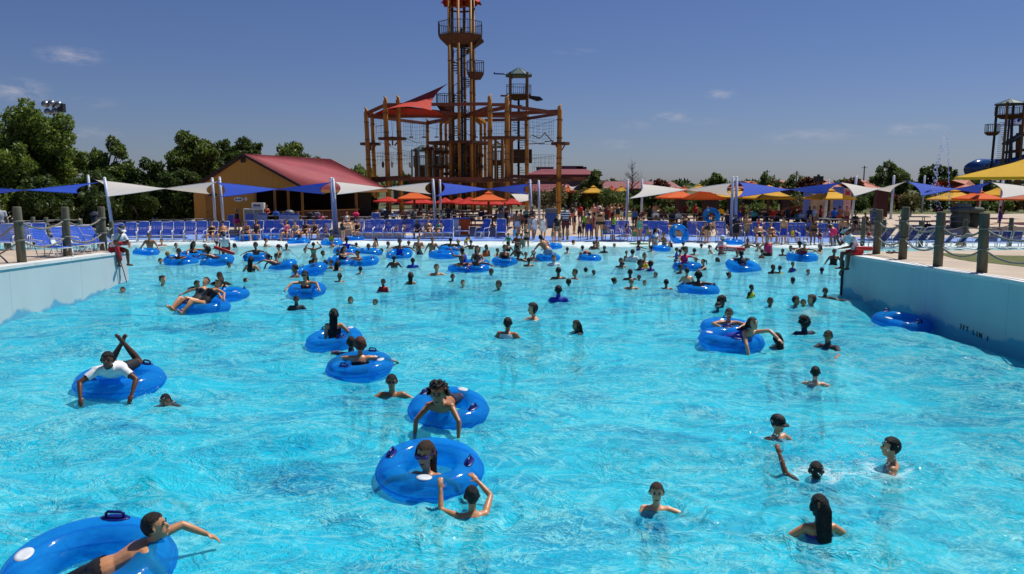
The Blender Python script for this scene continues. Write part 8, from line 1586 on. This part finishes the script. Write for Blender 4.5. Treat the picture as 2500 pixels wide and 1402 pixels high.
for i, (u, vt, vf, c, pl) in enumerate([(1585, 520, 556, 'black', 'left of the bag table'), (1607, 524, 558, 'charcoal', 'behind the blue bikini sitter'), (1625, 512, 548, 'navy', 'by the rear table near the white pole'), (1650, 512, 548, 'black', 'under the outer orange canopy edge'), (1672, 511, 546, 'maroon', 'between the two orange canopies'), (1708, 512, 550, 'black', 'beside the red shirted person'), (1722, 524, 560, 'charcoal', 'behind the woman in dark bikini and sunglasses'), (1745, 512, 548, 'purple', 'behind the carried ring'), (1812, 512, 548, 'maroon', 'just right of the double pole'), (1828, 508, 545, 'grey', 'in front of the column right of the double pole'), (1855, 508, 545, 'black', 'left of the yellow canopy post'), (1884, 512, 548, 'red', 'right of the yellow canopy post'), (1922, 522, 558, 'charcoal', 'left of the flower shrub'), (1945, 520, 556, 'teal', 'in front of the flower shrub'), (1960, 516, 556, 'black', 'before the mural panel, at its edge'), (2018, 520, 560, 'grey', 'at the white table under the mural'), (2035, 524, 562, 'blue', 'beside the white table under the mural'), (2085, 522, 560, 'black', 'at the foot of the leaning pole'), (2110, 525, 562, 'maroon', 'left of the shaded lifeguard table'), (2205, 518, 552, 'navy', 'behind the thick post'), (2290, 520, 552, 'maroon', 'left of the rock'), (990, 526, 558, 'charcoal', 'beneath the first red umbrella'), (1020, 508, 545, 'brown', 'behind the left orange canopy post'), (1050, 510, 545, 'black', 'under the second red umbrella'), (1095, 524, 556, 'charcoal', 'behind the purple towel'), (1140, 530, 560, 'black', 'at the crowded table, near side'), (1195, 510, 546, 'maroon', 'below the wide red umbrella'), (1210, 518, 552, 'brown', 'left of the large navy person'), (945, 528, 560, 'navy', 'right of the child in orange shorts'), (690, 520, 556, 'charcoal', 'between freezer and counter posts'), (730, 524, 558, 'brown', 'at the table by the twin pole')]):
    lb = 'shaded person in %s shirt %s' % (c, pl); sk = [3, 2, 4, 3, 5, 2][i % 6]
    seated(lb, u, vt, vf, [10, 180, 50, -60, 150, -20][i % 6], sk, ['short:k', 'bun:k', 'bob:d', 'short:d', 'long:k'][i % 5], 'tshirt:%s trunks:charcoal' % c, 'mf'[i % 2], 1.1, False, ['sit', 'sitfwd', 'sitlean'][i % 3]) if i % 4 else put(lb, ['stand', 'phone', 'hip'][i % 3], u, vt - 8, vf, 'feet', [20, 160, -50][i % 3], sk, 'short:k', 'tshirt:%s trunks:charcoal' % c)
# ------------------------------------------------------------------ the two seated lifeguards and their gear
def lifeguard(label, u, v, f, skin, hd, s=1.0):
    p = at_deck(u, v, side=True); return figure(label, 'sitface', (p.x, p.y, p.z + .10), f, s, skin, 'short:k', 'tshirt:white trunks:red ' + hd, 'm', 1.05, False, .013, True)
figure('lifeguard in white visor sitting on the sunlit wall end, hand at his mouth', 'sitface', (-12.32, 24.05, 1.20), 62, 1.0, skin=4, hr='short:k', wear='tshirt:white trunks:red visor:white', vox=.013)
figure('lifeguard in white visor sitting on the shaded wall end, elbows on knees', 'sitface', (10.22, 22.95, 1.22), -80, 1.02, skin=4, hr='short:k', wear='tshirt:white trunks:red visor:white', vox=.013)
M_RESCUE = mat('rescue_red', '#b01218', .4, .08, 5, coat=.2)
def rescue_tube(label, loc, R, L=1.05, lettering=None, strap=None, fat=.62):
    r = empty('rescue_tube', loc); r.rotation_euler = R; tag(r, label, 'rescue tube', 'red rescue tubes of the lifeguards'); q = MB(); n = 12; V = []
    V, Fs = _tube([(x, 0, 0) for x in np.array([-.5, -.48, -.42, 0, .42, .48, .5]) * L], np.array([.02, .055, .075, .08, .075, .055, .02]) * fat, np.array([.02, .07, .12, .13, .12, .07, .02]) * fat, V3(0, 1, 0), V3(0, 0, 1), 12); q.add(V, Fs); q.build('foam_body', M_RESCUE, r, True)
    q = MB(); q.path([(x, .09 * math.cos(x * 3), .0) for x in (-.2, 0, .2)], .015, 5); q.build('grab_strap', mat('strap_white', '#d0d0d0', .7), r)
    if lettering:
        for i, chx in enumerate(lettering):
            me = text_mesh(chx, .20, .003); me.materials.append(mat('letter_white', '#e6e6e6', .6)); t = link_mesh('letter', me, r); t.location = (-.38 + i * .125, -.082, 0); t.rotation_euler = (PI / 2, 0, 0)
    if strap:
        q = MB(); q.path([Vector(x) for x in strap], .014, 6); q.build('shoulder_strap', mat('strap_red', '#8a0f16', .7), r)
    return r
rescue_tube('red rescue tube lying across the left lifeguard lap', (-12.05, 23.95, 1.36), (0, .1, 1.3), .6, fat=.55)
t1 = rescue_tube('red rescue can hanging on straps down the left wall end', (-12.02, 23.7, 1.06), (0, 1.35, 1.2), .5, None, [(.25, 0, 0), (.6, .0, .02), (.98, .02, .04)], fat=.6)
rescue_tube('red rescue tube across the right lifeguard lap', (10.30, 22.72, 1.30), (0, .05, .2), .6, fat=.5)
b_, _ = at_water(1788, 620); rescue_tube('red float lettered GUARD held by the guard in white cap', (b_.x - .15, b_.y - .42, b_.z + .26), (0, .06, .05), 1.25, 'GUARD', fat=.9)
b_, _ = at_water(552, 622); rescue_tube('red rescue tube held low by the left wading guard', (b_.x + .05, b_.y - .35, b_.z + .22), (0, .35, .2), .95)
p, _ = at_water(1559, 601); r = empty('kickboard', p + Vector((0, -.1, .10))); tag(r, 'green kickboard under the child at the beach edge', 'board'); q = MB(); q.prism([(math.cos(a) * .5 * (1 if abs(math.cos(a)) < .8 else .95), math.sin(a) * .24, 0) for a in np.linspace(0, 2 * PI, 18)[:-1]], (0, 0, .05)); q.build('foam_board', cloth_mat('green'), r)
p, _ = at_water(1429, 628); q = MB(); q.sph((0, 0, 0), .15, 14, 9); o = q.build('beach_ball', cloth_mat('orange'), None, True); o.location = p + Vector((0, -.35, .18)); tag(o, 'orange ball among the trio on one ring', 'ball')
# ------------------------------------------------------------------ tidy up
bpy.data.scenes.remove(TMP)
bpy.context.view_layer.update()
